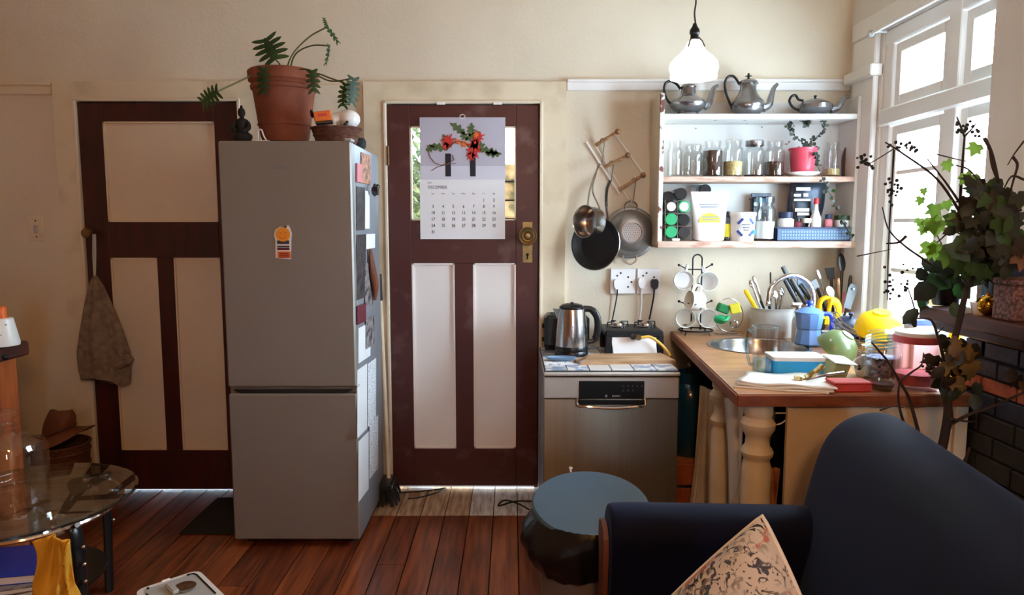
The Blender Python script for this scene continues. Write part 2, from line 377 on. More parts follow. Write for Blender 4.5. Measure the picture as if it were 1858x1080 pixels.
for a, b_, z in ((-3.5, D1[0], 0), (D1[0], D1[1], D1[2]), (D1[1], D2[0], 0), (D2[0], D2[1], D2[2]), (D2[1], XR + .2, 0)):
    wb.box((a, YB, z), (b_, YB + .18, ZC))
S(wb, 'wall_back', 'plaster', smooth=0)
WY0, WY1, WZ0, WZ1 = 2.2, 3.42, .99, 2.37
wr = MB()
wr.box((XR, -2.7, 0), (XR + .2, WY0, ZC)); wr.box((XR, WY1, 0), (XR + .2, YB + .18, ZC)); wr.box((XR, WY0, 0), (XR + .2, WY1, WZ0)); wr.box((XR, WY0, WZ1), (XR + .2, WY1, ZC))
S(wr, 'wall_right', 'plaster_white', smooth=0)
S(MB().box((-3.5, -2.7, 0), (-3.3, YB + .18, ZC)), 'wall_left', 'plaster_rear', smooth=0)
wq = MB()
for a_, b_, c_, d_ in ((-3.5, .85, 0, ZC), (1.25, XR + .2, 0, ZC), (.85, 1.25, 0, 1.0), (.85, 1.25, 2.0, ZC)): wq.box((a_, -2.9, c_), (b_, -2.7, d_))
S(wq, 'wall_rear', 'plaster_rear', smooth=0)
w2 = T('window_2', None, None, (.95, -2.8, .9)); w2['kind'] = 'structure'
S(MB().box((.85, -2.84, 1.0), (.89, -2.76, 2.0), .004).box((1.21, -2.84, 1.0), (1.25, -2.76, 2.0), .004).box((.89, -2.84, 1.0), (1.21, -2.76, 1.04), .004).box((.89, -2.84, 1.96), (1.21, -2.76, 2.0), .004).box((.89, -2.82, 1.48), (1.21, -2.78, 1.52), .004), 'sash_frame', 'white_gloss', w2)
S(MB().box((.89, -2.802, 1.04), (1.21, -2.798, 1.48)), 'pane', 'glass_pane', w2, smooth=0); S(MB().box((.89, -2.802, 1.52), (1.21, -2.798, 1.96)), 'pane', 'glass_pane', w2, smooth=0)
S(MB().box((-3.5, -2.9, ZC), (XR + .2, YB + .18, ZC + .12)), 'ceiling', 'ceiling_white', smooth=0)
# rails and casings
def zv(v, Y=YB - .02): return PY(929, v, Y).z
S(MB().box((.285, YB - .018, 2.155), (XR, YB, 2.205), .004).box((.285, YB - .032, 2.195), (XR, YB, 2.212), .004), 'trim_1', 'white_gloss')
S(MB().box((-3.3, YB - .014, 2.135), (-2.40, YB, 2.185), .004).box((-3.3, YB - .024, 2.180), (-2.40, YB, 2.198), .004), 'trim_2', 'cream_paint')
S(MB().box((-1.315, YB - .006, 2.188), (-.79, YB, 2.196)), 'trim_3', 'cream_paint')
def casing(n, x0, x1, zt, wl, wr_, wt, m):
    t = T('trim_%d' % n, None, None, (0, 0, 0)); t['kind'] = 'structure'
    y0, y1 = YB - .022, YB
    def mitre(poly): 
        return MB().prism([(p[0], p[1]) for p in poly], .022, Matrix.Translation((0, YB, 0)) @ Euler((pi / 2, 0, 0)).to_matrix().to_4x4())
    S(mitre([(x0 - wl, 0), (x0, 0), (x0, zt), (x0 - wl, zt + wt)]), 'side_casing', m, t, smooth=0)
    S(mitre([(x1, 0), (x1 + wr_, 0), (x1 + wr_, zt + wt), (x1, zt)]), 'side_casing', m, t, smooth=0)
    S(mitre([(x0 - wl, zt + wt), (x0, zt), (x1, zt), (x1 + wr_, zt + wt)]), 'head_casing', m, t, smooth=0)
    S(MB().box((x0 - .004, YB - .03, 0), (x0 + .012, YB + .18, zt), .003), 'jamb', 'chipped_paint', t)
    S(MB().box((x1 - .012, YB - .03, 0), (x1 + .004, YB + .18, zt), .003), 'jamb', 'chipped_paint', t)
    S(MB().box((x0, YB - .03, zt - .012), (x1, YB + .18, zt + .004), .003), 'head_jamb', 'chipped_paint', t)
def light_stops(x0, x1, zt, n):  # strips added unseen behind the doors to block light through the gaps
    t = bpy.data.objects['trim_%d' % n]
    S(MB().box((x0 - .01, YB + .032, 0), (x0 + .03, YB + .06, zt)), 'door_stop', 'dark_wood', t, smooth=0); S(MB().box((x1 - .035, YB + .032, 0), (x1 + .01, YB + .06, zt)), 'door_stop', 'dark_wood', t, smooth=0); S(MB().box((x0, YB + .032, zt - .035), (x1, YB + .06, zt + .01)), 'door_stop', 'dark_wood', t, smooth=0)
casing(4, D1[0], D1[1], D1[2], .105, .105, .09, 'cream_paint')
casing(5, D2[0], D2[1], D2[2], .105, .125, .10, 'cream_paint')
light_stops(*D1, 4); light_stops(*D2, 5)
# ---- doors
def door(n, x0, x1, zt, zs, stl, mul, mwood, mpan, glazed):
    d = T('door_%d' % n, None, None, ((x0 + x1) / 2, YB, 0)); d['kind'] = 'structure'
    y0, y1 = YB - .012, YB + .03
    (zb, zb1, zl0, zl1, zr) = zs
    def B(name, a, b_, m=mwood, bev=.002): return S(MB().box(a, b_, bev), name, m, d)
    B('stile', (x0, y0, zb), (x0 + stl, y1, zt)); B('stile', (x1 - stl, y0, zb), (x1, y1, zt))
    xa, xb = x0 + stl, x1 - stl
    B('rail', (xa, y0, zr), (xb, y1, zt)); B('rail', (xa, y0, zl0), (xb, y1, zl1)); B('rail', (xa, y0, zb), (xb, y1, zb1))
    xm = (xa + xb) / 2; B('mullion', (xm - mul / 2, y0, zb1), (xm + mul / 2, y1, zl0))
    def bead(a, b_, z0, z1, par, m):
        r = .008; mb = MB()
        mb.box((a, y0 + .002, z0), (a + r, y0 + .02, z1)).box((b_ - r, y0 + .002, z0), (b_, y0 + .02, z1)).box((a, y0 + .002, z0), (b_, y0 + .02, z0 + r)).box((a, y0 + .002, z1 - r), (b_, y0 + .02, z1))
        S(mb, 'bead', m, par, smooth=0)
    for a, b_ in ((xa, xm - mul / 2), (xm + mul / 2, xb)):
        p = B('panel', (a, y0 + .014, zb1), (b_, y1 - .01, zl0), mpan, 0); bead(a, b_, zb1, zl0, p, mpan)
    if glazed:
        p = B('pane', (xa, y0 + .018, zl1), (xb, y0 + .022, zr), 'glass_pane', 0); bead(xa, xb, zl1, zr, p, 'cream_paint')
    else:
        p = B('panel', (xa, y0 + .014, zl1), (xb, y1 - .01, zr), mpan, 0); bead(xa, xb, zl1, zr, p, mpan)
    return d
d1 = door(1, D1[0] + .015, D1[1] - .015, D1[2] - .018, (.006, zv(818), zv(468), zv(403), zv(220)), .125, .088, 'door_brown', 'panel_cream', False)
d2 = door(2, D2[0] + .014, D2[1] - .018, D2[2] - .018, (.026, zv(815), zv(478), zv(400), zv(229)), .118, .098, 'door_worn', 'panel_white', True)
# knobs, plates, hinges
kp = PY(168, 423, YB - .012)
k = S(MB().lathe([(0, 0), (.012, 0), (.010, .02), (.024, .034), (.029, .05), (.024, .064), (0, .07)], TR(kp, (pi / 2, 0, 0)), 20), 'door_knob', 'brass', d1)
kp = PY(957, 428, YB - .012)
k = S(MB().box(kp + V(-.028, -.004, -.145), kp + V(.028, .002, .075), .003), 'lock_plate', 'brass', d2)
S(MB().lathe([(0, 0), (.012, 0), (.012, .02), (.03, .032), (.046, .042), (.049, .052), (.044, .058), (.036, .056), (.030, .062), (.020, .060), (.014, .068), (0, .07)], TR(kp + V(0, -.003, 0), (pi / 2, 0, 0)), 28), 'door_knob', 'brass', d2)
S(MB().lathe([(0, 0), (.008, 0), (.008, .003), (0, .003)], TR(kp + V(0, -.004, -.10), (pi / 2, 0, 0)), 12).box(kp + V(-.004, -.007, -.125), kp + V(.004, -.004, -.10)), 'keyhole', 'dark_gap', k)
for v in (283, 795):
    p = PY(704, v, YB - .03); S(MB().tube([p + V(0, 0, -.05), p + V(0, 0, .05)], .0065, 10), 'hinge', 'brass', d2)
for u in (800, 903):
    p = PY(u, 188, YB - .03); S(MB().box(p + V(-.022, -.004, -.006), p + V(.022, .004, .008), .001), 'catch_plate', 'white_gloss', d2)
# outdoors seen through the glazed door
S(MB().box((-2.0, 3.93, -.10), (2.2, 6.0, -.03)), 'ground_outside', 'stone_outside', smooth=0)
gw = T('garden_wall', None, None, (0, 5.3, 0)); gw['kind'] = 'structure'
for r in range(14):
    xx = -1.6 + random.uniform(0, .2)
    while xx < 1.4:
        ww = random.uniform(.16, .34); S(MB().box((xx, 5.3 + random.uniform(-.02, .02), r * .14 - .03), (xx + ww - .012, 5.5, r * .14 + .098), .012), 'stone', 'stone_outside', gw); xx += ww
S(MB().box((-1.7, 5.36, -.03), (1.6, 5.48, 1.90)), 'mortar_core', 'mortar', gw, smooth=0)
S(MB().box((-2.6, 3.94, 2.42), (2.2, 5.2, 2.5)), 'porch_roof', 'plaster', smooth=0)  # unseen roof added to shade the outdoors behind the door
sh = MB()
for _ in range(2200):
    c = V(random.gauss(-.70, .20), random.uniform(4.8, 5.1), random.uniform(.9, 2.35)); a = random.uniform(0, 6.3); r = random.uniform(.02, .05); q = Euler((random.uniform(-1, 1), random.uniform(-1, 1), a)).to_matrix()
    sh.add([c + q @ V(-r, 0, 0), c + q @ V(0, -r * .5, 0), c + q @ V(r, 0, 0), c + q @ V(0, r * .5, 0)], [(0, 1, 2, 3)])
build(sh, 'garden_shrub_leaves', 'shrub_outside', kind='stuff', label='grey green shrub leaves outside behind the glazed door', cat='foliage', smooth=0)
# ---- window in the right wall
wn = T('window_1', None, None, (XR, 2.8, WZ0)); wn['kind'] = 'structure'
def WB(name, a, b_, m='white_gloss', bev=.004, par=None): return S(MB().box(a, b_, bev), name, m, par or wn)
xa, xb = XR + .01, XR + .085
WB('side_casing', (XR - .03, 3.44, .90), (XR - .001, 3.66, 2.374), bev=.006)
WB('casing_cap', (XR - .055, 3.42, 2.17), (XR + .01, 3.70, 2.225), bev=.006)
WB('head_casing', (XR - .034, 2.2, 2.375), (XR + .004, 3.67, 2.465), bev=.006)
WB('sill', (XR - .06, 2.2, .955), (XR + .1, 3.62, .995), bev=.006)
WB('frame_jamb', (xa, 3.35, WZ0), (xb, WY1, WZ1)); WB('frame_jamb', (xa, WY0, WZ0), (xb, WY0 + .07, WZ1))
WB('frame_head', (xa - .003, WY0 + .001, 2.30), (xb + .003, WY1 - .001, WZ1 - .001)); WB('transom', (xa - .02, WY0, 1.925), (xb, WY1, 2.005), bev=.008)
WB('mullion', (xa - .006, 2.845, WZ0 + .006), (xb + .006, 2.925, WZ1 - .01))
def sash(y0, y1, z0, z1, bars=()):
    s = T('sash', None, None, (XR, (y0 + y1) / 2, z0)); s.parent = wn; s.matrix_parent_inverse = MW[wn.name].inverted()
    s.location = s.location; fr = .048; a, b_ = xa + .012, xa + .05
    mb = MB().box((a, y0, z0), (b_, y0 + fr, z1), .004).box((a, y1 - fr, z0), (b_, y1, z1), .004).box((a, y0 + fr, z0), (b_, y1 - fr, z0 + fr), .004).box((a, y0 + fr, z1 - fr), (b_, y1 - fr, z1), .004)
    S(mb, 'sash_frame', 'white_gloss', s)
    zs = [z0 + fr] + list(bars) + [z1 - fr]
    for z in bars: S(MB().box((a + .005, y0 + fr, z - .011), (b_ - .005, y1 - fr, z + .011), .003), 'glazing_bar', 'white_gloss', s)
    for p, q in zip(zs, zs[1:]): S(MB().box((a + .016, y0 + fr, p), (a + .020, y1 - fr, q)), 'pane', 'glass_pane', s, smooth=0)
sash(2.93, 3.345, 2.01, 2.295); sash(2.275, 2.84, 2.01, 2.295)
sash(2.93, 3.345, 1.0, 1.92, (1.25, 1.48, 1.70)); sash(2.275, 2.84, 1.0, 1.92)
rod = T('curtain_rod', 'thin white curtain rod above the sunlit window', 'curtain rod', (1.69, 3.40, 2.345))
build(MB().tube([(1.69, 3.40, 2.355), (1.69, 2.45, 2.355)], .008, 10), 'pole', 'plastic_white', rod)
build(MB().sphere((1.69, 3.405, 2.355), .016).tube([(1.69, 3.37, 2.355), (1.745, 3.37, 2.355)], .007), 'finial', 'plastic_grey', rod)
# ---- chimney breast with brick face
S(MB().box((1.60, -.2, 0), (XR + .02, 2.40, ZC)), 'wall_chimney_breast', 'plaster_white', smooth=0)
fp = T('brick_fireplace', None, None, (1.6, 1.6, 0)); fp['kind'] = 'structure'
S(MB().box((1.578, .9, 0), (1.60, 2.392, 1.12)), 'mortar_bed', 'mortar', fp, smooth=0)
z = .0; r = 0
courses = [.066] * 13 + [.052] + [.066] * 3
z = .905 - .066 * 13 - .047
z = .0
hs = [(.905 - .0) / 13] * 13 + [.052] + [.060] * 3
for r, h in enumerate(hs):
    y = 2.394 + (.075 if r % 2 else 0)
    while y > .9:
        y0 = max(y - .165, .9); y1 = min(y, 2.394)
        if y1 - y0 > .02:
            S(MB().box((1.566 + random.uniform(0, .005), y0 + .004, z + .004), (1.59, y1 - .003, z + h - .004), .003), 'brick', 'brick_orange' if r == 13 else ('brick_char' if r < 12 else 'brick_navy'), fp)
        y -= .168
    z += h
S(MB().box((1.415, .7, 1.135), (1.60, 2.42, 1.18), .006).box((1.46, .72, 1.10), (1.60, 2.405, 1.136), .006), 'mantel_shelf', 'mantel_wood').update_tag()
ms = bpy.data.objects['mantel_shelf']; ms['kind'] = 'thing'; tag(ms, 'dark brown wooden mantel shelf above the navy brick fireplace', 'shelf')
# ================================================================ fridge and what stands on it
FX0, FX1, FY, FZ = -1.262, -.690, 3.05, 1.818
fr = T('fridge_freezer', 'tall silver grey fridge freezer between the two doors', 'fridge', ((FX0 + FX1) / 2, 3.36, 0))
build(MB().box((FX0 + .004, FY + .062, .03), (FX1 - .002, 3.66, FZ - .004), .004), 'body', 'fridge_side', fr)
ud = build(MB().box((FX0, FY, .742), (FX1, FY + .058, FZ), .007), 'upper_door', 'fridge_silver', fr)
ld = build(MB().box((FX0, FY, .035), (FX1, FY + .058, .712), .007).box((FX0, FY + .03, .70), (FX1, FY + .058, .738)), 'lower_door', 'fridge_silver', fr)
build(MB().prism([(FX0 + .02, .728), (FX1 - .02, .728), (FX1 - .05, .712), (FX0 + .05, .712)], .022, Matrix.Translation((0, FY + .030, 0)) @ FACE_CAM), 'grip_recess', 'black_plastic', ld)
build(MB().box((FX1 - .001, FY + .002, .738), (FX1 + .004, FY + .05, .748), .002), 'hinge', 'plastic_grey', fr)
build(MB().box((FX1 - .004, FY + .008, .05), (FX1 - .001, FY + .055, 1.80)), 'door_gasket', 'plastic_grey', fr)
build(MB().box((FX1 - .03, FY + .005, FZ), (FX1 + .002, FY + .07, FZ + .012), .004), 'hinge_cover', 'plastic_grey', fr)
for xx in (FX0 + .05, FX1 - .05): build(MB().lathe([(0, 0), (.02, 0), (.02, .035), (0, .035)], TR((xx, FY + .08, 0)), 12), 'foot', 'black_plastic', fr)
for xx in (FX0 + .05, FX1 - .05): build(MB().lathe([(0, 0), (.02, 0), (.02, .035), (0, .035)], TR((xx, 3.6, 0)), 12), 'foot', 'black_plastic', fr)
text('HISENSE', .021, facing(PY(510, 304, FY) + V(0, -.0008, 0)), 'ink_grey', ud, 'brand_lettering')
# smiley magnet sticker
sp = PY(514, 430, FY); s_ = T('fridge_sticker', 'orange smiling face sticker with printed lines on the fridge door', 'sticker', PY(514, 475, FY) + V(0, -.004, 0))
def disc(c, r, th, m, name, par, n=28, sx=1): return build(MB().lathe([(0, 0), (r, 0), (r, th), (0, th)], Matrix.Translation(Vector(c)) @ FACE_CAM @ Matrix.Diagonal((sx, 1, 1, 1)), n), name, m, par)
q = PY(514, 428, FY)
mbk = MB().prism([(-.036, -.096), (.030, -.102), (.034, -.02), (.038, .010), (.030, .036), (.022, .046), (.012, .036), (-.012, .040), (-.034, .026), (-.040, .004), (-.034, -.02)], .002, Matrix.Translation(q + V(0, -.0008, 0)) @ FACE_CAM)
bk = build(mbk, 'backing', 'paper', s_)
fc = disc(q + V(0, -.003, .006), .031, .0012, 'orange_light', 'face', s_)
for dx in (-.010, .011): disc(q + V(dx, -.0045, .012), .0042, .001, 'orange', 'eye', fc, 12)
build(MB().tube([q + V(.018 * math.sin(a), -.0048, .006 - .018 * math.cos(a)) for a in [(-1.1 + .22 * i) for i in range(11)]], .0018, 6), 'smile', 'orange', fc)
for k_, (z0, h, m_) in enumerate(((-.036, .016, 'ink_dark'), (-.050, .007, 'ink_dark'), (-.062, .010, 'maroon'))):
    build(MB().box(q + V(-.027, -.004, z0), q + V(.026, -.0028, z0 + h), 0), 'printed_line', m_, s_)
build(MB().box(q + V(-.026, -.004, -.096), q + V(.030, -.0028, -.068)), 'printed_block', 'orange', s_)
for k_ in range(3): build(MB().box(q + V(-.018, -.0046, -.078 - .008 * k_), q + V(.022, -.004, -.074 - .008 * k_)), 'printed_line', 'maroon', s_)
build(MB().prism([(-.004, .034), (.012, .044), (.02, .038), (.01, .032)], .001, Matrix.Translation(q + V(0, -.003, 0)) @ FACE_CAM), 'leaf', 'ink_dark', s_)
# ---- terracotta pot with split-leaf plant
pc = V(PY(514, 130, 3.36).x, 3.36, FZ)
pot = T('plant_pot', 'large terracotta flower pot on top of the fridge', 'plant pot', pc)
build(MB().lathe([(0, .02), (.100, .02), (.112, .06), (.134, .22), (.140, .262), (.148, .266), (.150, .280), (.144, .286), (.150, .298), (.157, .302), (.160, .345), (.152, .352), (.140, .345), (.136, .30), (0, .30)], n=36), 'body', 'terracotta', pot, local=True)
build(MB().lathe([(.1195, .100), (.1225, .102), (.1235, .108), (.1195, .110)], n=36), 'band', 'terracotta', pot, local=True)
build(MB().lathe([(0, .302), (.134, .302), (.10, .318), (0, .322)], n=24), 'soil', 'soil', pot, local=True)
build(MB().lathe([(0, 0), (.125, 0), (.142, .022), (.136, .022), (.12, .008), (0, .008)], n=32), 'saucer', 'black_plastic', pot, local=True)
def lobed(L_, W_, lobes, bend=.0, curl=.15):
    """deeply cut leaf in local XY, stalk at the origin, tip along +Y: a narrow blade with curved fingers on both sides"""
    vs = []; fs = []; n = lobes * 2
    for i_ in range(n + 1):
        t = i_ / n; hw = W_ * .30 * math.sin(pi * min(1, .18 + .80 * t)) + .004; vs += [(-hw, L_ * t * .96, 0), (hw, L_ * t * .96, 0)]
    for i_ in range(n): fs.append((2 * i_, 2 * i_ + 1, 2 * i_ + 3, 2 * i_ + 2))
    for side in (-1, 1):
        for i_ in range(lobes):
            t = (i_ + .35) / lobes; y0 = L_ * .96 * t; wd = W_ * (.55 + .45 * math.sin(pi * (.15 + .75 * t))); up = L_ * (-.16 + .42 * t); hw = L_ * .46 / lobes
            b0 = len(vs)
            for k_, (f_, h_) in enumerate(((.05, .9), (.45, 1.0), (.8, .75), (1.0, .12))):
                x_ = side * wd * f_; yc = y0 + up * f_ ** 1.5; vs += [(x_, yc - hw * h_, 0), (x_, yc + hw * h_, 0)]
            for k_ in range(3): fs.append((b0 + 2 * k_, b0 + 2 * k_ + 1, b0 + 2 * k_ + 3, b0 + 2 * k_ + 2))
    vs = [(x_, y_, -curl * (x_ * x_) / W_ - bend * y_ * y_ / L_ + .002 * (abs(x_) > .01)) for x_, y_, z_ in vs]
    return MB().add(vs, fs)
def place_leaf(mb, base, d, n_, sc=1):
    """leaf stalk end at base, pointing along d, face normal n_"""
    y = Vector(d).normalized(); x_ = y.cross(Vector(n_)).normalized(); z_ = x_.cross(y)
    M = Matrix.Translation(Vector(base)) @ Matrix((x_, y, z_)).transposed().to_4x4() @ Matrix.Scale(sc, 4)
    r = MB(); r.add(mb.v, mb.f, M); return r
def curve(pts, n=14):
    pts = [Vector(p) for p in pts]; out = []
    P = [pts[0] * 2 - pts[1]] + pts + [pts[-1] * 2 - pts[-2]]
    for i_ in range(1, len(P) - 2):
        for k_ in range(n):
            t = k_ / n; a, b_, c_, d_ = P[i_ - 1], P[i_], P[i_ + 1], P[i_ + 2]
            out.append(.5 * ((2 * b_) + (c_ - a) * t + (2 * a - 5 * b_ + 4 * c_ - d_) * t * t + (3 * b_ - a - 3 * c_ + d_) * t ** 3))
    out.append(pts[-1]); return out
pl = T('split_leaf_plant', 'green split leaf plant with long arching stems in the terracotta pot', 'plant', pc + V(0, 0, .31))
Y0 = 3.34
c0 = PY(514, 128, 3.36)
lf = lobed(1, .5, 6, .05)
def stem_leaf(px, Y, ldir, nrm, size, wd=.5, lobes=6, r=.0035):
    pts = [c0 + V(random.uniform(-.02, .02), random.uniform(-.02, .02), -.03)] + [PY(u, v, Y0 + (Y - Y0) * (k_ + 1) / len(px)) for k_, (u, v) in enumerate(px)]
    build(MB().tube(curve(pts, 8), r, 6), 'stem', 'stem_green', pl)
    build(place_leaf(lobed(1, wd, lobes, .15), pts[-1], ldir, nrm, size), 'leaf', 'leaf_green', pl, recalc=False)
stem_leaf([(508, 118), (500, 108)], 3.24, (-.40, .1, .75), (.1, -1, .2), .125, .60, 5)
stem_leaf([(530, 100), (560, 68), (593, 49)], 3.30, (.65, .1, -.75), (.6, -.7, .5), .085, .20, 5)
build(place_leaf(lobed(1, .28, 5), PY(593, 49, 3.3), (-.3, .1, .9), (.7, -.6, .1), .045), 'leaf', 'leaf_green', pl, recalc=False)
stem_leaf([(535, 100), (565, 83), (597, 83)], 3.22, (-.1, .1, -1), (.95, -.2, .1), .085, .22, 5)
stem_leaf([(470, 132), (440, 145), (395, 166)], 3.12, (-.85, 0, -.45), (.15, -.9, .4), .095, .55, 6)
stem_leaf([(560, 132), (600, 147), (642, 142)], 3.20, (-.05, 0, -1), (.7, -.7, .1), .115, .34, 6)
stem_leaf([(565, 132), (600, 142), (628, 152)], 3.26, (-.25, 0, -.95), (-.3, -.9, .1), .105, .36, 6)
stem_leaf([(500, 126), (478, 124)], 3.16, (-.05, -.15, -1), (.0, -1, .2), .11, .30, 5)
stem_leaf([(545, 126), (566, 128)], 3.16, (.1, -.15, -1), (.2, -1, .2), .095, .34, 5)
# ---- figurine, stones, basket and things beside the pot
fg = PY(440, 250, 3.22); fg.z = FZ
build(MB().lathe([(0, 0), (.060, 0), (.064, .012), (.052, .022), (.060, .034), (.058, .046), (.036, .058), (.034, .078), (.041, .098), (.037, .112), (.014, .120), (.012, .124), (.021, .134), (.023, .147), (.017, .160), (.009, .165), (.008, .174), (0, .178)], TR(fg) @ Matrix.Diagonal((.74, .8, 1, 1)), 20, .72)
      .tube(curve([fg + V(-.029, -.008, .10), fg + V(-.036, -.016, .075), fg + V(-.014, -.030, .055)], 5), .010, 8).tube(curve([fg + V(.029, -.008, .10), fg + V(.036, -.016, .075), fg + V(.014, -.030, .055)], 5), .010, 8),
      'seated_figurine', 'black_matte', label='small black seated figurine on the left of the fridge top', cat='figurine')
cp = PY(473, 246, 3.14); cp.z = FZ
build(MB().tube(curve([cp + V(-.012, 0, .004), cp + V(-.010, 0, .05), cp + V(.004, 0, .058), cp + V(.014, 0, .03), cp + V(.028, 0, .006)], 5), .0035, 6).box(cp + V(-.02, -.012, 0), cp + V(.04, .012, .012), .003), 'clothes_clip', 'plastic_white', label='small white clip beside the terracotta pot', cat='clip')
bc = PY(610, 240, 3.25); bc.z = FZ
bk = T('oval_basket', 'low brown wicker basket on the right of the fridge top', 'basket', bc)
build(MB().lathe([(0, .004), (.082, .004), (.086, 0), (.100, .04), (.112, .075), (.116, .078), (.108, .080), (.095, .045), (.080, .012), (0, .012)], TR(bc), 28, .8), 'body', 'brown_wicker', bk)
for zz, rr in ((.02, .0925), (.045, .101), (.077, .114)): build(MB().tube([bc + V(rr * math.cos(a * pi / 16), rr * .8 * math.sin(a * pi / 16), zz) for a in range(32)], .004, 6, closed=True), 'wicker_band', 'brown_wicker', bk)
wp = PY(632, 214, 3.25)
shl = T('white_shell', 'rounded white ceramic shell lying in the brown basket', 'shell', V(wp.x, wp.y, bc.z + .05))
build(MB().sphere(wp + V(0, 0, -.006), .054, 18, 12, (1.0, .9, .8)), 'dome', 'ceramic_white', shl); build(MB().lathe([(0, 0), (.034, 0), (.026, .04), (0, .07)], TR(wp + V(-.055, -.01, -.012), (0, 1.2, 0)), 18), 'spout', 'ceramic_white', shl)
op = PY(586, 212, 3.22)
bx_ = T('orange_box', 'small orange and black box leaning in the basket', 'box', V(op.x, op.y, bc.z + .07), rz=0)
Mx = Matrix.Translation(op) @ Euler((0, -.14, .2)).to_matrix().to_4x4()
build(MB().box((-.038, -.03, -.022), (.038, .03, .022), .003, Mx), 'case', 'orange', bx_); build(MB().box((-.036, -.032, -.034), (.040, .03, -.0225), .003, Mx), 'base', 'black_plastic', bx_); build(MB().box((-.020, -.0312, -.002), (.020, -.030, .010), 0, Mx), 'printed_patch', 'red', bx_); build(MB().box((-.052, -.02, .0), (-.039, .03, .036), .008, Mx), 'end_cap', 'black_plastic', bx_)
pp = PY(624, 226, 3.2); build(MB().tube([pp + V(-.012, 0, -.022), pp + V(.016, .01, .016)], .007, 8), 'black_pen', 'black_plastic', label='short black pen sticking out of the basket', cat='pen')
cp = PY(656, 256, 3.38); cp.x = FX1 - .012; cp.z = FZ
build(MB().lathe([(0, 0), (.030, 0), (.036, .01), (.038, .035), (.030, .05), (0, .054)], TR(cp + V(-.028, 0, .0)), 9), 'black_lump', 'black_matte', label='black faceted ball on the right rim of the fridge', cat='ball')
# ---- side of the fridge: papers, photographs, hanging things
def onside(name, m, u0, v0, u1, v1, label, cat, skew=0, group=None, th=.0015, lift=0):
    X = FX1 + lift
    a, b_, c_, d_ = [PX(*q_, X) for q_ in ((u0, v0), (u1, v0 + skew), (u1, v1 + skew), (u0, v1))]
    b_.z = a.z + (b_.z - a.z) * .25; c_.z = d_.z + (c_.z - d_.z) * .25
    vs = [a, b_, c_, d_]; vs += [p + V(th, 0, 0) for p in vs]
    return build(MB().add(vs, [(0, 1, 2, 3), (7, 6, 5, 4), (0, 4, 5, 1), (1, 5, 6, 2), (2, 6, 7, 3), (3, 7, 4, 0)]), name, m, label=label, cat=cat, group=group, smooth=0)
onside('photo_print', 'photo_warm', 655, 276, 672, 332, 'small warm toned photo high on the fridge side', 'photo')
onside('pink_magnet', 'pink', 646, 296, 654, 330, 'pink curved magnet near the top of the fridge side', 'magnet', th=.006)
onside('photo_strip', 'photo_dark', 647, 338, 661, 418, 'narrow grey photo strip on the fridge side', 'photo')
onside('white_note', 'paper', 662, 346, 670, 415, 'white paper strip below the warm photo on the fridge side', 'note', lift=.003)
onside('photo_print', 'photo_dark', 647, 426, 663, 545, 'dark photo at mid height on the fridge side', 'photo')
onside('white_note', 'paper', 664, 425, 680, 452, 'white folded note held beside the dark photo', 'note', lift=.004)
onside('printed_sheet', 'photo_mix', 662, 478, 676, 560, 'grey and white printed sheet beside the dark photo', 'paper', lift=.002)
onside('maroon_card', 'maroon', 648, 556, 664, 590, 'small maroon card on the fridge side', 'card', lift=.005)
onside('paper_sheet', 'paper', 650, 596, 672, 660, 'white paper sheet just below the maroon card', 'paper')
onside('photo_print', 'photo_mix', 664, 580, 679, 634, 'blue grey photo low on the fridge side', 'photo', lift=.004)
onside('paper_sheet', 'paper', 648, 672, 666, 796, 'long white paper sheet at handle height on the fridge side', 'paper')
onside('paper_sheet', 'paper_print', 667, 660, 682, 776, 'printed paper sheet nearer the wall on the fridge side', 'paper', lift=.002)
onside('paper_sheet', 'paper', 650, 802, 669, 912, 'lowest white paper sheet on the fridge side', 'paper')
onside('paper_sheet', 'paper_print', 670, 770, 686, 870, 'wrinkled printed sheet low on the fridge side', 'paper', lift=.003)
hk = PX(675, 346, FX1 + .02)
ht = T('headlamp', 'black head torch hanging on the fridge side', 'torch', hk)
build(MB().lathe([(0, 0), (.016, 0), (.022, .012), (.022, .03), (0, .032)], TR(hk, (0, pi / 2, 0)), 16), 'lamp_body', 'black_plastic', ht); build(MB().tube(curve([hk + V(.01, -.015, .012), hk + V(.01, .02, .03), hk + V(.012, .05, .016), hk + V(.01, .03, -.02), hk + V(.008, -.01, -.016)], 5), .005, 6), 'strap', 'black_matte', ht); build(MB().sphere(hk + V(.02, .04, .022), .011), 'knob', 'black_plastic', ht)
gl = [PX(672, 452, FX1 + .012), PX(676, 490, FX1 + .018), PX(681, 520, FX1 + .02), PX(680, 545, FX1 + .016)]
build(MB().tube(curve(gl, 6), [.012 + .018 * math.sin(pi * k_ / 18) for k_ in range(19)], 10, flat=.6), 'hanging_cloth', 'leather_brown', label='dark brown cloth hanging on the fridge side', cat='cloth')
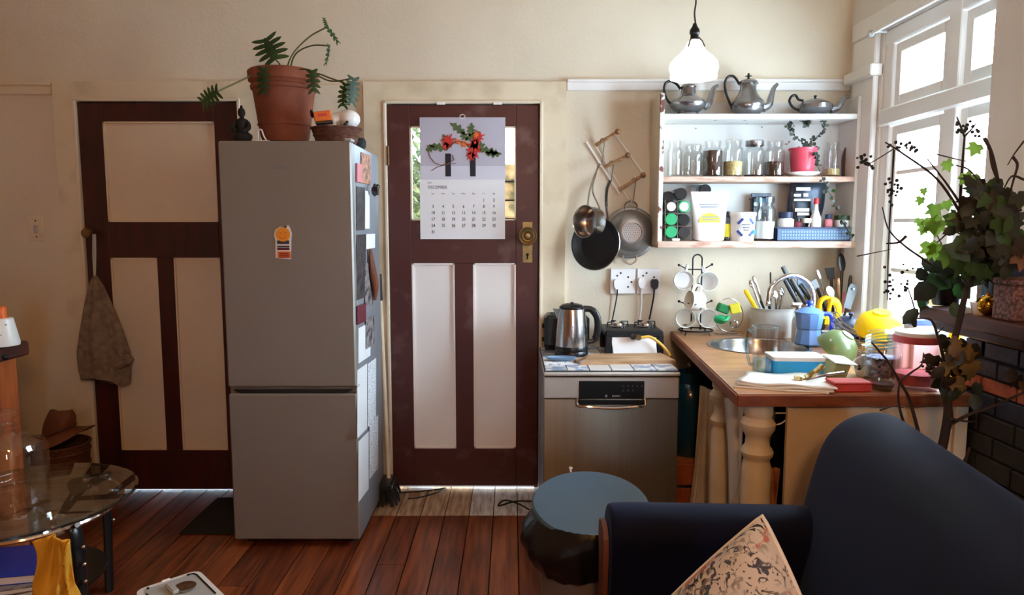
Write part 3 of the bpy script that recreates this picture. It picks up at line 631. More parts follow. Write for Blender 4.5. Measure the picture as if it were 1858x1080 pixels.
# ---- broom
b0 = PY(706, 900, 3.62); b0.z = .10; b1 = PY(690, 545, 3.712)
brm = T('broom', 'black headed broom with a white handle leaning beside the fridge', 'broom', V(b0.x, b0.y, 0))
build(MB().tube([b0, b1], .0115, 10), 'handle', 'cream_paint', brm); build(MB().tube([b1 - (b1 - b0).normalized() * .002, b1 + (b1 - b0).normalized() * .14], .014, 10), 'grip', 'black_plastic', brm)
hd = T('x', None, None); bpy.data.objects.remove(hd)
fb = V(b0.x, b0.y, 0)
build(MB().box(fb + V(-.05, -.10, .075), fb + V(.03, .06, .115), .01), 'head_block', 'black_plastic', brm)
br = MB()
for i_ in range(9):
    for j_ in range(5):
        p = fb + V(-.045 + .018 * j_, -.095 + .019 * i_, .08); q_ = p + V((j_ - 2) * .008 + random.uniform(-.012, .02), (i_ - 4) * .006, -.078); br.tube([p, q_], [.008, .006], 5)
o = build(br, 'bristles', 'black_matte', brm); o['kind'] = 'stuff'
# ================================================================ calendar on the glazed door
cx0, cx1 = PY(763, 325, YB - .02).x, PY(917, 325, YB - .02).x; cz1, czm, cz0 = zv(213), zv(326), zv(434); cyy = YB - .022
cal = T('wall_calendar', 'wall calendar with red flowers in black vases hung on the glazed door', 'calendar', ((cx0 + cx1) / 2, cyy, cz0))
pic = build(MB().box((cx0, cyy, czm), (cx1, cyy + .003, cz1)), 'picture_page', 'cal_mauve', cal, smooth=0)
dat = build(MB().box((cx0 - .004, cyy - .002, cz0), (cx1 - .002, cyy + .001, czm)), 'date_page', 'paper', cal, smooth=0)
build(MB().tube([((cx0 + cx1) / 2 + .014 * math.cos(a * pi / 6), cyy - .001, cz1 + .004 + .010 * math.sin(a * pi / 6)) for a in range(12)], .0018, 6, closed=True), 'hanger', 'plastic_white', cal)
CW, CH = cx1 - cx0, cz1 - czm
def cp_(x, y, d=.001): return V(cx0 + CW * x, cyy - d, czm + CH * y)
build(MB().box(cp_(0, 0, .0006), cp_(1, .22, -.0004)), 'table_print', 'cal_table', pic, smooth=0)
for x_ in (.295, .585): build(MB().box(cp_(x_, .05, .0014), cp_(x_ + .066, .42, .0002)), 'vase_print', 'cal_black', pic, smooth=0)
def flat_poly(c, r, n, jag, m, name, d, sx=1, sy=1, rot=0):
    pts = []
    for k_ in range(n):
        a = 2 * pi * k_ / n + rot; rr = r * (1 if k_ % 2 else jag) * random.uniform(.8, 1.15); pts.append((rr * math.cos(a) * sx, rr * math.sin(a) * sy))
    build(MB().prism(pts, .0004, Matrix.Translation(cp_(*c, d)) @ FACE_CAM), name, m, pic, smooth=0)
for c_, l_, a_ in (((.45, .82), .14, 2.5), ((.60, .80), .10, 1.4), ((.62, .70), .12, .5), ((.80, .46), .16, -.25), ((.86, .42), .12, -.1), ((.22, .52), .14, 2.9), ((.30, .62), .10, 1.8), ((.12, .50), .07, .4), ((.52, .70), .08, 2.2), ((.70, .55), .08, .1)):
    flat_poly(c_, CW * l_, 18, .35, 'cal_green', 'leaf_print', .0018, 1, .28, a_) if False else build(MB().prism([(CW * l_ * 1.7 * (t - .5), CW * .036 * math.sin(pi * t) * (1.6 if k_ % 2 else .5)) for k_, t in enumerate([i_ / 8 for i_ in range(9)])] + [(CW * l_ * 1.7 * (t - .5), -CW * .036 * math.sin(pi * t) * (1.6 if k_ % 2 else .5)) for k_, t in enumerate([1 - i_ / 8 for i_ in range(1, 8)])], .0004, Matrix.Translation(cp_(*c_, .0018)) @ FACE_CAM @ Matrix.Rotation(a_, 4, 'Z')), 'leaf_print', 'cal_green', pic, smooth=0)
build(MB().tube([cp_(*p, .002) for p in ((.10, .45), (.12, .36), (.17, .27), (.25, .23), (.33, .26), (.40, .32), (.38, .40))], .0018, 5).tube([cp_(*p, .002) for p in ((.13, .14), (.20, .20), (.33, .25), (.42, .26))], .0016, 5).tube([cp_(*p, .002) for p in ((.33, .50), (.42, .62), (.52, .60), (.6, .5))], .003, 5), 'twig_print', 'cal_twig', pic)
for c_, r_ in (((.33, .62), .095), ((.30, .54), .06), ((.63, .48), .11), ((.60, .38), .07), ((.68, .68), .085), ((.64, .57), .08)): flat_poly(c_, CW * r_, 18, .5, 'cal_red', 'flower_print', .0024)
for c_, r_ in (((.66, .72), .045), ((.52, .57), .055), ((.45, .61), .045)): flat_poly(c_, CW * r_, 14, .5, 'orange', 'flower_print', .0028)
DH = czm - cz0
def dp(x, y): return V(cx0 + CW * x, cyy - .0028, cz0 + DH * y)
text('DECEMBER', .023, facing(dp(.09, .87)), 'ink_grey', dat, 'month_lettering', 'LEFT', .9)
text('2023', .010, facing(dp(.09, .945)), 'ink_grey', dat, 'year_lettering', 'LEFT')
dm = MB()
cols = [.145, .265, .385, .505, .625, .745, .865]; day = 1
for k_, s__ in enumerate(('Sun', 'Mon', 'Tue', 'Wed', 'Thu', 'Fri', 'Sat')): text(s__, .0105, facing(dp(cols[k_], .765)), 'ink_grey', dat, 'weekday_lettering')
for r_ in range(6):
    for k_ in range(7):
        if r_ == 0 and k_ < 5 or day > 31: continue
        text(str(day), .0235, facing(dp(cols[k_], .655 - .107 * r_)), 'ink_dark', dat, 'date_numeral', sx=.85); day += 1
# ================================================================ drawstring bag, light switch, cables
kp = PY(171, 425, YB - .06)
bag = T('drawstring_bag', 'limp grey brown drawstring bag hanging from the left door knob', 'bag', PY(190, 690, 3.66))
def bagf(a, t):
    an = 2 * pi * a
    u0 = 172 + 18 * t; hw = 3 + 44 * min(1, t * 1.35) ** .75 - 3 * max(0, t - .9) * 10
    v = 500 + 192 * t + (8 * math.sin(an * 1 + 1) if t > .9 else 0)
    c_ = PY(u0, v, 3.665); w__ = hw * 3.7 / F
    return c_ + V(w__ * math.cos(an) * (1 + .10 * math.sin(5 * an) * (1 - .4 * t)), .055 * min(1, t * 1.6 + .1) * math.sin(an) * (1 + .25 * math.sin(7 * an)), .012 * math.sin(3 * an) * t)
b_ = MB().grid(bagf, 40, 16, True); b_.f.append(tuple(i_ * 16 + 15 for i_ in range(40))); b_.f.append(tuple(i_ * 16 for i_ in range(40)))
build(b_, 'sack', 'canvas', bag, smooth=60)
build(MB().tube([kp + V(.004, 0, 0), PY(173, 465, 3.67), PY(172, 503, 3.665)], .005, 6).tube([kp + V(-.006, 0, 0), PY(169, 465, 3.67), PY(171, 503, 3.665)], .004, 6), 'drawcord', 'plastic_grey', bag)
pt_ = PY(226, 655, 3.63); build(MB().tube(curve([pt_ + V(-.03, 0, .07), pt_ + V(-.005, 0, .02), pt_ + V(.028, 0, .006), pt_ + V(-.01, 0, -.015), pt_ + V(-.05, 0, -.03)], 4), .022, 8), 'sagging_corner', 'canvas', bag)
sw = PY(68, 416, YB); sw.y = YB
lsw = T('light_switch', 'old cream light switch plate on the far left wall', 'light switch', sw + V(0, -.012, -.06))
pl_ = build(MB().box(sw + V(-.042, -.010, -.062), sw + V(.036, -.001, .062), .003), 'plate', 'cream_paint', lsw); build(MB().box(sw + V(-.012, -.018, -.02), sw + V(.010, -.009, .022), .003), 'rocker', 'plastic_grey', lsw)
for z_ in (-.04, .045): build(MB().lathe([(0, 0), (.005, 0), (.004, .002), (0, .002)], TR(sw + V(-.001, -.010, z_), (pi / 2, 0, 0)), 10), 'screw', 'brass', lsw)
def floor_cord(name, px, m, r, label):
    pts = []
    for q_ in px: p = PZ(q_[0], q_[1], r + (q_[2] if len(q_) > 2 else 0)); pts.append(p)
    build(MB().tube(curve(pts, 8), r, 7), name, m, label=label, cat='cable')
floor_cord('black_cable', [(968, 910), (935, 910), (905, 918), (915, 908, .0), (940, 914), (960, 925)], 'cord_black', .0045, 'black cable looped on the pale boards beside the bin')
floor_cord('black_cable', [(712, 895), (750, 893), (790, 889), (808, 886), (790, 895), (760, 903), (740, 905)], 'cord_black', .004, 'thin dark cable on the floor at the foot of the glazed door')
floor_cord('white_cable', [(686, 897), (705, 897), (722, 892), (740, 889)], 'plastic_white', .005, 'short white cable on the floor behind the broom')
pp = PZ(768, 889, 0); build(MB().box(pp + V(-.08, -.02, .0015), pp + V(.06, .03, .006), .002), 'paper_scrap', 'paper', label='flat white packet lying at the foot of the glazed door', cat='packet')
# ================================================================ left edge: cabinet, basket, glass table
cab = T('pine_cabinet', 'orange pine cabinet with a dark top at the far left', 'cabinet', (-2.6, 2.75, 0))
ce = PY(34, 700, 2.84).x
build(MB().box((-3.2, 2.66, .05), (ce, 2.84, .925), .006), 'carcass', 'pine', cab); build(MB().box((-3.24, 2.62, .925), (PY(54, 620, 2.86).x, 2.86, .985), .008), 'top_board', 'dark_wood', cab)
build(MB().box((-3.18, 2.655, .12), (ce - .04, 2.662, .84), .002), 'door_panel', 'pine', cab); build(MB().sphere(PY(9, 648, 2.645), .012), 'knob', 'black_iron', cab)
for xx in (-3.15, ce - .05):
    for yy in (2.68, 2.77): build(MB().box((xx, yy, 0), (xx + .045, yy + .045, .06), .004), 'foot', 'pine', cab)
jp = PZ(8, 612, .985); jp = V(PY(3, 600, 2.74).x, 2.74, .985)
jr = T('white_candle_jar', 'white tapered candle holder on the pine cabinet', 'candle holder', jp)
build(MB().lathe([(0, 0), (.058, 0), (.060, .01), (.042, .105), (.036, .11), (.030, .10), (0, .10)], TR(jp), 24), 'shade', 'leopard_white', jr); build(MB().lathe([(0, .10), (.022, .10), (.022, .15), (.018, .155), (0, .155)], TR(jp), 16), 'candle', 'orange', jr)
# firewood basket by the door
fc_ = PY(107, 800, 3.42); fc_.z = 0
kb = T('log_basket', 'woven floor basket beside the left door', 'basket', fc_)
build(MB().lathe([(0, .01), (.105, .01), (.11, 0), (.125, .18), (.135, .365), (.139, .372), (.128, .372), (.118, .19), (.10, .02), (0, .02)], TR(fc_), 26), 'body', 'brown_wicker', kb)
for zz, rr in ((.05, .1165), (.12, .1225), (.19, .1275), (.26, .1315), (.33, .1345), (.368, .137)): build(MB().tube([fc_ + V(rr * math.cos(a * pi / 14), rr * math.sin(a * pi / 14), zz) for a in range(28)], .006, 6, closed=True), 'wicker_band', 'brown_wicker', kb)
hh = fc_ + V(0, 0, .378)
hat = T('felt_hat', 'brown felt hat with a wide curled brim resting on the floor basket', 'hat', hh)
def brim(a, t):
    an = 2 * pi * a; r_ = .075 + .085 * t; return hh + V(r_ * 1.05 * math.cos(an), r_ * .9 * math.sin(an), .045 + .03 * math.cos(an) + .025 * t * t * math.cos(2 * an) - .02 * t)
build(MB().grid(brim, 36, 6, True), 'brim', 'leather_brown', hat, smooth=60)
def crown(a, t):
    an = 2 * pi * a; r_ = .078 * (1 - .35 * t ** 3); return hh + V(r_ * math.cos(an) + .02 * t, r_ * .85 * math.sin(an), .045 + .03 * math.cos(an) * (1 - t) + .105 * t + (.014 * math.cos(2 * an) * t))
cr_ = MB().grid(crown, 30, 8, True); cr_.f.append(tuple(i_ * 8 + 7 for i_ in range(30))); build(cr_, 'crown', 'leather_brown', hat, smooth=60)
build(MB().tube([crown(k_ / 30, .12) + V(0, 0, 0) for k_ in range(30)], .006, 6, closed=True), 'hat_band', 'dark_wood', hat)
# glass table
tz = .50; tc = PZ(38, 905, tz); TRAD = .362
gt = T('glass_side_table', 'round clear glass side table at the bottom left', 'table', V(tc.x, tc.y, 0))
build(MB().lathe([(0, -.010), (TRAD - .006, -.010), (TRAD, -.004), (TRAD, .002), (TRAD - .006, .006), (0, .006)], TR(tc), 64), 'table_top', 'glass_table', gt)
build(MB().tube([tc + V((TRAD - .001) * math.cos(a * pi / 40), (TRAD - .001) * math.sin(a * pi / 40), -.002) for a in range(80)], .006, 6, closed=True), 'polished_rim', 'glass_smoke', gt)
for a in (-.48, -2.3, 1.2):
    d_ = V(math.cos(a), math.sin(a), 0)
    lp = [tc + d_ * .285 + V(0, 0, -.012), tc + d_ * .285 + V(0, 0, -.03), tc + d_ * .315 + V(0, 0, -.06), tc + d_ * .325 + V(0, 0, -.2), tc + d_ * .315 + V(0, 0, -tz)]
    lg = build(MB().tube(curve(lp, 6), .026, 12, flat=.55), 'leg', 'black_plastic', gt)
    for zz in (-.10, -.16, -.22): build(MB().sphere(tc + d_ * .352 + V(0, 0, zz), .007), 'stud', 'chrome', lg)
    build(MB().tube([tc + d_ * .24 + V(0, 0, -.016), tc + d_ * .33 + V(0, 0, -.028)], .010, 8), 'bracket', 'chrome', lg)
build(MB().tube([tc + V(.31 * math.cos(a * pi / 30), .31 * math.sin(a * pi / 30), -.035) for a in range(60)], .009, 8, closed=True), 'support_ring', 'chrome', gt)
build(MB().lathe([(0, 0), (.25, 0), (.25, .012), (0, .012)], TR((tc.x, tc.y, .20)), 40), 'lower_shelf', 'black_plastic', gt)
def slab(name, m, c, sx, sy, h, rz, label, cat, edge=None):
    M = TR(c, (0, 0, rz)); t_ = T(name, label, cat, c)
    build(MB().box((-sx / 2, -sy / 2, 0), (sx / 2, sy / 2, .003), .001, M).box((-sx / 2, -sy / 2, h - .003), (sx / 2, sy / 2, h), .001, M).box((-sx / 2, sy / 2 - .003, 0), (sx / 2, sy / 2, h), .001, M), 'cover', m, t_)
    build(MB().box((-sx / 2 + .003, -sy / 2 + .003, .003), (sx / 2 - .003, sy / 2 - .004, h - .003), 0, M), 'pages', edge or 'paper', t_); return t_
slab('magazine', 'black_plastic', V(tc.x + .01, tc.y - .06, .212), .30, .24, .022, .5, 'black covered magazine lowest under the glass table', 'magazine')
slab('magazine', 'photo_mix', V(tc.x + .0, tc.y - .07, .234), .28, .22, .018, .35, 'grey magazine in the middle of the pile under the glass table', 'magazine')
slab('folder', 'blue_royal', V(tc.x - .02, tc.y - .02, .252), .31, .25, .03, .2, 'bright blue folder on top of the pile under the glass table', 'folder')
# bottles on the table
def bottle(name, p, prof, stop, label, cat='bottle', m='glass_clear', stopmat='glass_clear', zs=1.0, nseg=36):
    t_ = T(name, label, cat, p); M_ = TR(p) @ Matrix.Diagonal((1, 1, zs, 1)); build(MB().lathe(prof, M_, nseg), 'glass_body', m, t_, smooth=35 if nseg > 12 else 0)
    if stop: build(MB().lathe(stop, M_, 20 if nseg > 12 else 6), 'stopper', stopmat, t_, smooth=35 if nseg > 12 else 0)
    return t_
bp_ = PZ(32, 948, tz + .006); bp_.z = tz + .006; bp_ = V(PY(26, 940, tc.y - .04).x, tc.y - .04, tz + .0065)
bottle('glass_carboy', bp_, [(0, .004), (.10, .004), (.112, .012), (.114, .03), (.114, .25), (.105, .285), (.07, .31), (.035, .322), (.027, .335), (.027, .36), (.034, .366), (.034, .372), (.024, .372), (.022, .335), (.03, .318), (.10, .28), (.108, .25), (.108, .03), (0, .012)],
       [(0, .36), (.02, .36), (.022, .376), (.012, .382), (.024, .395), (.034, .412), (.034, .425), (.020, .440), (0, .443)], 'large clear glass bottle with a glass stopper on the round table', 'bottle', zs=.74)
dp_ = PZ(98, 972, tz + .006)
bottle('glass_decanter', dp_, [(0, .003), (.030, .003), (.034, .010), (.020, .022), (.010, .035), (.009, .048), (.016, .058), (.020, .068), (.017, .072), (.007, .05), (.007, .03), (0, .02)],
       [(0, .066), (.014, .066), (.020, .076), (.030, .080), (.031, .094), (.024, .100), (0, .100)], 'small cut glass decanter at the front rim of the table', nseg=8)
# yellow cloth over the rim
yc = PZ(92, 985, tz); 
def cloth(a, t):
    s_a = a - .5
    u = 92 + s_a * (66 + 14 * t) + 5 * math.sin(5 * t + 9 * a); v = 982 + 135 * t + 6 * abs(s_a) * 2 - 4
    p = PY(u, v, yc.y - .035 - .012 * math.sin(pi * a) ); return p + V(0, .034 * abs(math.sin(a * 9.5 + 1.2 * math.sin(3 * t))) * (.5 + .8 * t) + .014 * math.sin(a * 5 - 3 * t) + .006 * math.sin(a * 31 + 9 * t), 0)
cl = MB().grid(cloth, 60, 30)
o = build(cl, 'yellow_cloth', 'yellow_cloth', label='crumpled yellow cloth hanging over the glass table rim', cat='cloth', smooth=180)
md = o.modifiers.new('thickness', 'SOLIDIFY'); md.thickness = .004
# white plastic carrier lid on the floor
wz = .26
A_, B_, C_ = PZ(248, 1072, wz), PZ(358, 1036, wz), PZ(414, 1082, wz)
ex = (B_ - A_); W_ = ex.length; ex.normalize(); ey = V(-ex.y, ex.x, 0) * -1
hgt = (C_ - B_).dot(ey)
M = Matrix.Translation(B_) @ Matrix((-ex, ey, V(0, 0, 1))).transposed().to_4x4()
M = Matrix.Translation(V(B_.x, B_.y, 0)) @ Matrix((ex, V(-ex.y, ex.x, 0), V(0, 0, 1))).transposed().to_4x4()
def rrect(x0, y0, x1, y1, r, n=5):
    pts = []
    for cx, cy, a0 in ((x1 - r, y1 - r, 0), (x0 + r, y1 - r, pi / 2), (x0 + r, y0 + r, pi), (x1 - r, y0 + r, 1.5 * pi)):
        for k_ in range(n + 1): a = a0 + pi / 2 * k_ / n; pts.append((cx + r * math.cos(a), cy + r * math.sin(a)))
    return pts
pcx = T('plastic_carrier', 'white plastic carrier with a grooved lid on the floor at the bottom edge', 'carrier', (B_.x, B_.y, 0))
build(MB().prism(rrect(-W_, -.32, 0, 0, .03), wz - .03, M, 0), 'tub', 'plastic_grey', pcx)
build(MB().prism(rrect(-W_ - .006, -.326, .006, .006, .032), .03, M, wz - .03), 'lid', 'plastic_white', pcx)
build(MB().prism(rrect(-W_ + .015, -.305, -.014, -.012, .024), .0015, M, wz), 'lid_panel', 'plastic_grey', pcx)
build(MB().tube([M @ V(*p, wz + .002) for p in ((-.03, -.012), (-.018, -.016), (-.013, -.03), (-.013, -.2))], .003, 6).tube([M @ V(*p, wz + .002) for p in ((-W_ + .016, -.05), (-W_ + .016, -.2))], .003, 6), 'groove', 'black_matte', pcx)
for q_ in ((-.035, -.014), (-W_ + .03, -.016)): build(MB().sphere(M @ V(*q_, wz + .002), .005, 8, 6), 'screw', 'black_matte', pcx)
build(MB().box((-W_ * .62, -.12, wz + .002), (-W_ * .50, -.045, wz + .016), .004, M), 'handle', 'plastic_grey', pcx); build(MB().lathe([(.028, 0), (.032, .004), (.034, .010), (.024, .012), (.012, .008), (0, .010)], M @ TR((-W_ * .38, -.10, wz + .001)), 22), 'dial', 'steel', pcx); build(MB().box((-W_ * .6, .001, wz - .02), (-W_ * .45, .010, wz + .004), .003, M), 'latch', 'plastic_white', pcx)
# thin black slab added as the dark floor shadow beside the fridge
mp_ = PZ(395, 940, 0); build(MB().box((-1.58, 3.18, .001), (-1.29, 3.62, .008), .003), 'floor_mat', 'black_matte', label='black floor mat between the left door and the fridge', cat='mat')
# ================================================================ dishwasher and what stands on it
DX0, DX1, DY, DZ = .142, .756, 3.10, .800
dw = T('dishwasher', 'stainless steel dishwasher beside the glazed door', 'dishwasher', ((DX0 + DX1) / 2, 3.4, 0))
build(MB().box((DX0 + .004, DY + .03, .03), (DX1 - .004, 3.71, .765), .003), 'body', 'fridge_side', dw)
build(MB().box((DX0 + .002, DY, .10), (DX1 - .002, DY + .03, zv(724, DY)), .004), 'door', 'steel_door', dw)
cp2 = build(MB().box((DX0 + .002, DY - .004, zv(723, DY)), (DX1 - .002, DY + .03, zv(685, DY)), .004), 'control_panel', 'steel_panel', dw)
build(MB().box((DX0, DY - .012, zv(682, DY)), (DX1, 3.71, DZ), .004), 'worktop', 'steel_panel', dw)
da, db = PY(1050, 722, DY), PY(1169, 691, DY)
ds = build(MB().box((da.x, DY - .0065, da.z), (db.x, DY - .003, db.z), .001), 'display', 'black_plastic', cp2)
hz = PY(1109, 727, DY).z
hp = [V(PY(1047, 722, DY).x, DY - .004, hz + .01), V(PY(1048, 735, DY).x, DY - .018, hz - .018), V(PY(1062, 735, DY).x, DY - .030, hz - .020), V(PY(1109, 739, DY).x, DY - .036, hz - .027), V(PY(1156, 735, DY).x, DY - .030, hz - .020), V(PY(1169, 735, DY).x, DY - .018, hz - .018), V(PY(1170, 722, DY).x, DY - .004, hz + .01)]
build(MB().tube(curve(hp, 6), .006, 8), 'handle', 'chrome', dw)
build(MB().box((PY(1050, 735, DY).x, DY - .010, hz - .018), (PY(1168, 735, DY).x, DY - .0005, hz + .008), .003), 'handle_recess', 'black_plastic', dw)
text('BOSCH', .011, facing(PY(1118, 719, DY - .007) + V(0, -.001, 0)), 'ink_white', cp2, 'brand_lettering'); e_ = PY(1100, 719, DY - .0075)
build(MB().tube([e_ + V(.0045 * math.cos(a * pi / 8), 0, .0045 * math.sin(a * pi / 8)) for a in range(16)], .0009, 5, closed=True), 'emblem_ring', 'ink_white', cp2)
for r_ in range(2):
    for k_ in range(5 - 2 * r_): p = PY(1131 + 8.5 * k_, 701 + 8 * r_, DY - .007); build(MB().box(p + V(-.004, -.001, -.004), p + V(.004, 0, .004), .001), 'button_mark', 'ink_dark', cp2)
build(MB().box((DX0 + .02, DY + .05, 0), (DX1 - .02, DY + .07, .10)), 'plinth', 'black_plastic', dw)
# tiles laid on top
nx, ny = 6, 6; tw = (DX1 - DX0 - .012) / nx; td = (3.70 - DY) / ny
tl = T('tiled_top', 'blue and white ceramic tiles laid on top of the dishwasher', 'tiled top', ((DX0 + DX1) / 2, 3.4, DZ))
build(MB().box((DX0 + .004, DY - .004, DZ), (DX1 - .004, 3.705, DZ + .006)), 'grout_bed', 'rubber_grey', tl, smooth=0)
for a in range(nx):
    for b_ in range(ny):
        x_, y_ = DX0 + .006 + a * tw, DY - .002 + b_ * td
        build(MB().box((x_ + .002, y_ + .002, DZ + .004), (x_ + tw - .002, y_ + td - .002, DZ + .013), .002), 'tile', 'tile_blue' if (a * 5 + b_ * 3) % 4 < 2 else 'tile_white', tl)
TZ = DZ + .013
# kettle
kc = V(PY(1037, 600, 3.46).x, 3.46, TZ)
kt = T('electric_kettle', 'brushed steel electric kettle with black handle', 'kettle', kc)
build(MB().lathe([(0, 0), (.083, 0), (.085, .012), (.080, .024), (0, .024)], n=36), 'power_base', 'black_plastic', kt, local=True)
bd = build(MB().lathe([(0, .026), (.080, .026), (.082, .040), (.078, .12), (.070, .205), (.066, .232), (.060, .236), (0, .236)], n=40), 'body', 'steel', kt, local=True)
build(MB().lathe([(.0825, .026), (.0835, .032), (.0825, .046), (.0815, .048)], n=40), 'lower_band', 'black_plastic', kt, local=True)
build(MB().lathe([(.062, .236), (.062, .242), (.050, .252), (.030, .258), (0, .260)], n=32).box((-.008, -.03, .252), (.008, .0, .266), .003), 'lid', 'black_plastic', kt, local=True)
build(MB().add([(-.064, -.020, .232), (-.064, .020, .232), (-.095, 0, .232), (-.066, -.016, .175), (-.066, .016, .175), (-.072, 0, .18)], [(0, 1, 2), (0, 2, 5, 3), (1, 4, 5, 2), (0, 3, 4, 1), (3, 5, 4)]), 'spout', 'steel', kt, local=True)
build(MB().tube(curve([(.058, 0, .232), (.10, 0, .225), (.128, 0, .185), (.130, 0, .12), (.115, 0, .075), (.080, 0, .062)], 7), [.016] * 8 + [.018] * 20 + [.012] * 8, 10, flat=.75), 'handle', 'black_plastic', kt, local=True)
build(MB().lathe([(0, 0), (.005, 0), (.005, .002), (0, .002)], Matrix.Translation((0, -.0765, .15)) @ FACE_CAM, 12).box((-.002, -.0785, .10), (.002, -.076, .145)), 'level_mark', 'plastic_grey', kt, local=True)
# toaster
t0 = T('toaster', 'black toaster standing behind the steel kettle', 'toaster', (.27, 3.62, TZ))
build(MB().box((.168, 3.56, TZ + .012), (.400, 3.71, TZ + .185), .02), 'shell', 'black_plastic', t0); build(MB().box((.172, 3.575, TZ), (.396, 3.70, TZ + .014), .004), 'base', 'black_matte', t0)
for y_ in (3.60, 3.65): build(MB().box((.20, y_, TZ + .184), (.37, y_ + .022, TZ + .1865)), 'bread_slot', 'dark_gap', t0)
build(MB().box((.158, 3.62, TZ + .11), (.170, 3.65, TZ + .13), .003), 'lever', 'black_matte', t0); build(MB().lathe([(0, 0), (.012, 0), (.010, .012), (0, .012)], TR((.169, 3.635, TZ + .05), (0, -pi / 2, 0)), 14), 'dial', 'black_matte', t0)
# blue dish, papers
pb = PZ(1020, 660, TZ); build(MB().box(pb + V(-.085, -.035, 0), pb + V(.07, .03, .004), .001), 'paper_stack', 'paper_print', label='white papers on the tiles at the foot of the kettle', cat='paper')
pb = PZ(1018, 655, TZ) + V(0, 0, .004); build(MB().lathe([(0, 0), (.055, 0), (.072, .012), (.074, .016), (.068, .016), (.052, .005), (0, .005)], TR(pb), 30, .42), 'blue_dish', 'blue_soft', label='shallow blue oval dish in front of the kettle', cat='dish')
# chopping board
c1, c2, c3, c4 = [PZ(*q_, TZ) for q_ in ((1053, 663), (1226, 660), (1199, 646), (1074, 648))]
vs = [c1, c2, c3, c4]; cb = T('chopping_board', 'long pale wooden chopping board on the dishwasher', 'chopping board', (c1 + c3) / 2)
build(MB().add(vs + [p + V(0, 0, .016) for p in vs], [(0, 1, 2, 3), (4, 5, 6, 7), (0, 1, 5, 4), (1, 2, 6, 5), (2, 3, 7, 6), (3, 0, 4, 7)]), 'board', 'board_wood', cb, smooth=0)
build(MB().tube([c1 + V(-.012, .02, .010), c1 + V(-.02, .06, .010), c4 + V(-.02, -.04, .010), c4 + V(-.008, -.01, .010)], .006, 6), 'rope_handle', 'mid_wood', cb)
# gas stove
sx0, sx1, sy0, sy1 = PY(1098, 610, 3.46).x, PY(1204, 610, 3.46).x, 3.455, 3.70
sz = PY(1150, 600, 3.46).z
gs = T('gas_stove', 'small black two burner gas stove by the sockets', 'stove', ((sx0 + sx1) / 2, 3.58, TZ))
build(MB().box((sx0, sy0, sz - .034), (sx1, sy1, sz), .008), 'hob_top', 'black_iron', gs)
for x_ in (sx0 + .004, sx1 - .03):
    for y_ in (sy0 + .004, sy1 - .03): build(MB().box((x_, y_, TZ), (x_ + .032, y_ + .026, sz - .02), .004), 'leg', 'black_iron', gs)
build(MB().add([(sx0 + .03, sy0 + .012, sz - .024), (sx1 - .04, sy0 + .012, sz - .024), (sx1 - .032, sy0 - .006, TZ + .002), (sx0 + .042, sy0 - .006, TZ + .002), (sx0 + .03, sy0 + .016, sz - .024), (sx1 - .04, sy0 + .016, sz - .024), (sx1 - .032, sy0 - .002, TZ + .002), (sx0 + .042, sy0 - .002, TZ + .002)], [(0, 1, 2, 3), (7, 6, 5, 4), (0, 4, 5, 1), (1, 5, 6, 2), (2, 6, 7, 3), (3, 7, 4, 0)]), 'front_panel', 'plastic_white', gs, smooth=0)
for k_ in (.28, .76):
    c_ = V(sx0 + (sx1 - sx0) * k_, 3.59, sz)
    bn = build(MB().lathe([(0, 0), (.040, 0), (.042, .006), (.026, .010), (.024, .018), (0, .020)], TR(c_), 20), 'burner', 'steel', gs)
    for a in range(4):
        d_ = V(math.cos(a * pi / 2 + .4), math.sin(a * pi / 2 + .4), 0); build(MB().tube([c_ + d_ * .062, c_ + d_ * .060 + V(0, 0, .026), c_ + d_ * .022 + V(0, 0, .028)], .004, 6), 'pan_support', 'black_iron', bn)
vp = PY(1158, 612, sy0 - .012); build(MB().tube([vp + V(0, .02, 0), vp + V(0, -.018, 0)], .014, 10).tube([vp + V(-.03, 0, .006), vp + V(.02, -.008, 0)], .008, 8), 'gas_valve', 'brass', gs); build(MB().lathe([(0, 0), (.016, 0), (.014, .014), (0, .016)], Matrix.Translation(vp + V(-.028, -.005, .004)) @ FACE_CAM, 12), 'control_knob', 'black_plastic', gs)
hs_ = [vp + V(.012, -.012, 0), PY(1180, 612, 3.43), PY(1198, 624, 3.42), PY(1212, 640, 3.40), PY(1216, 654, 3.38)]; hs_[-1].z = TZ + .004
build(MB().tube(curve(hs_, 8), .0075, 9), 'gas_hose', 'yellow_hose', label='yellow gas hose curving from the stove to the tiles', cat='hose')
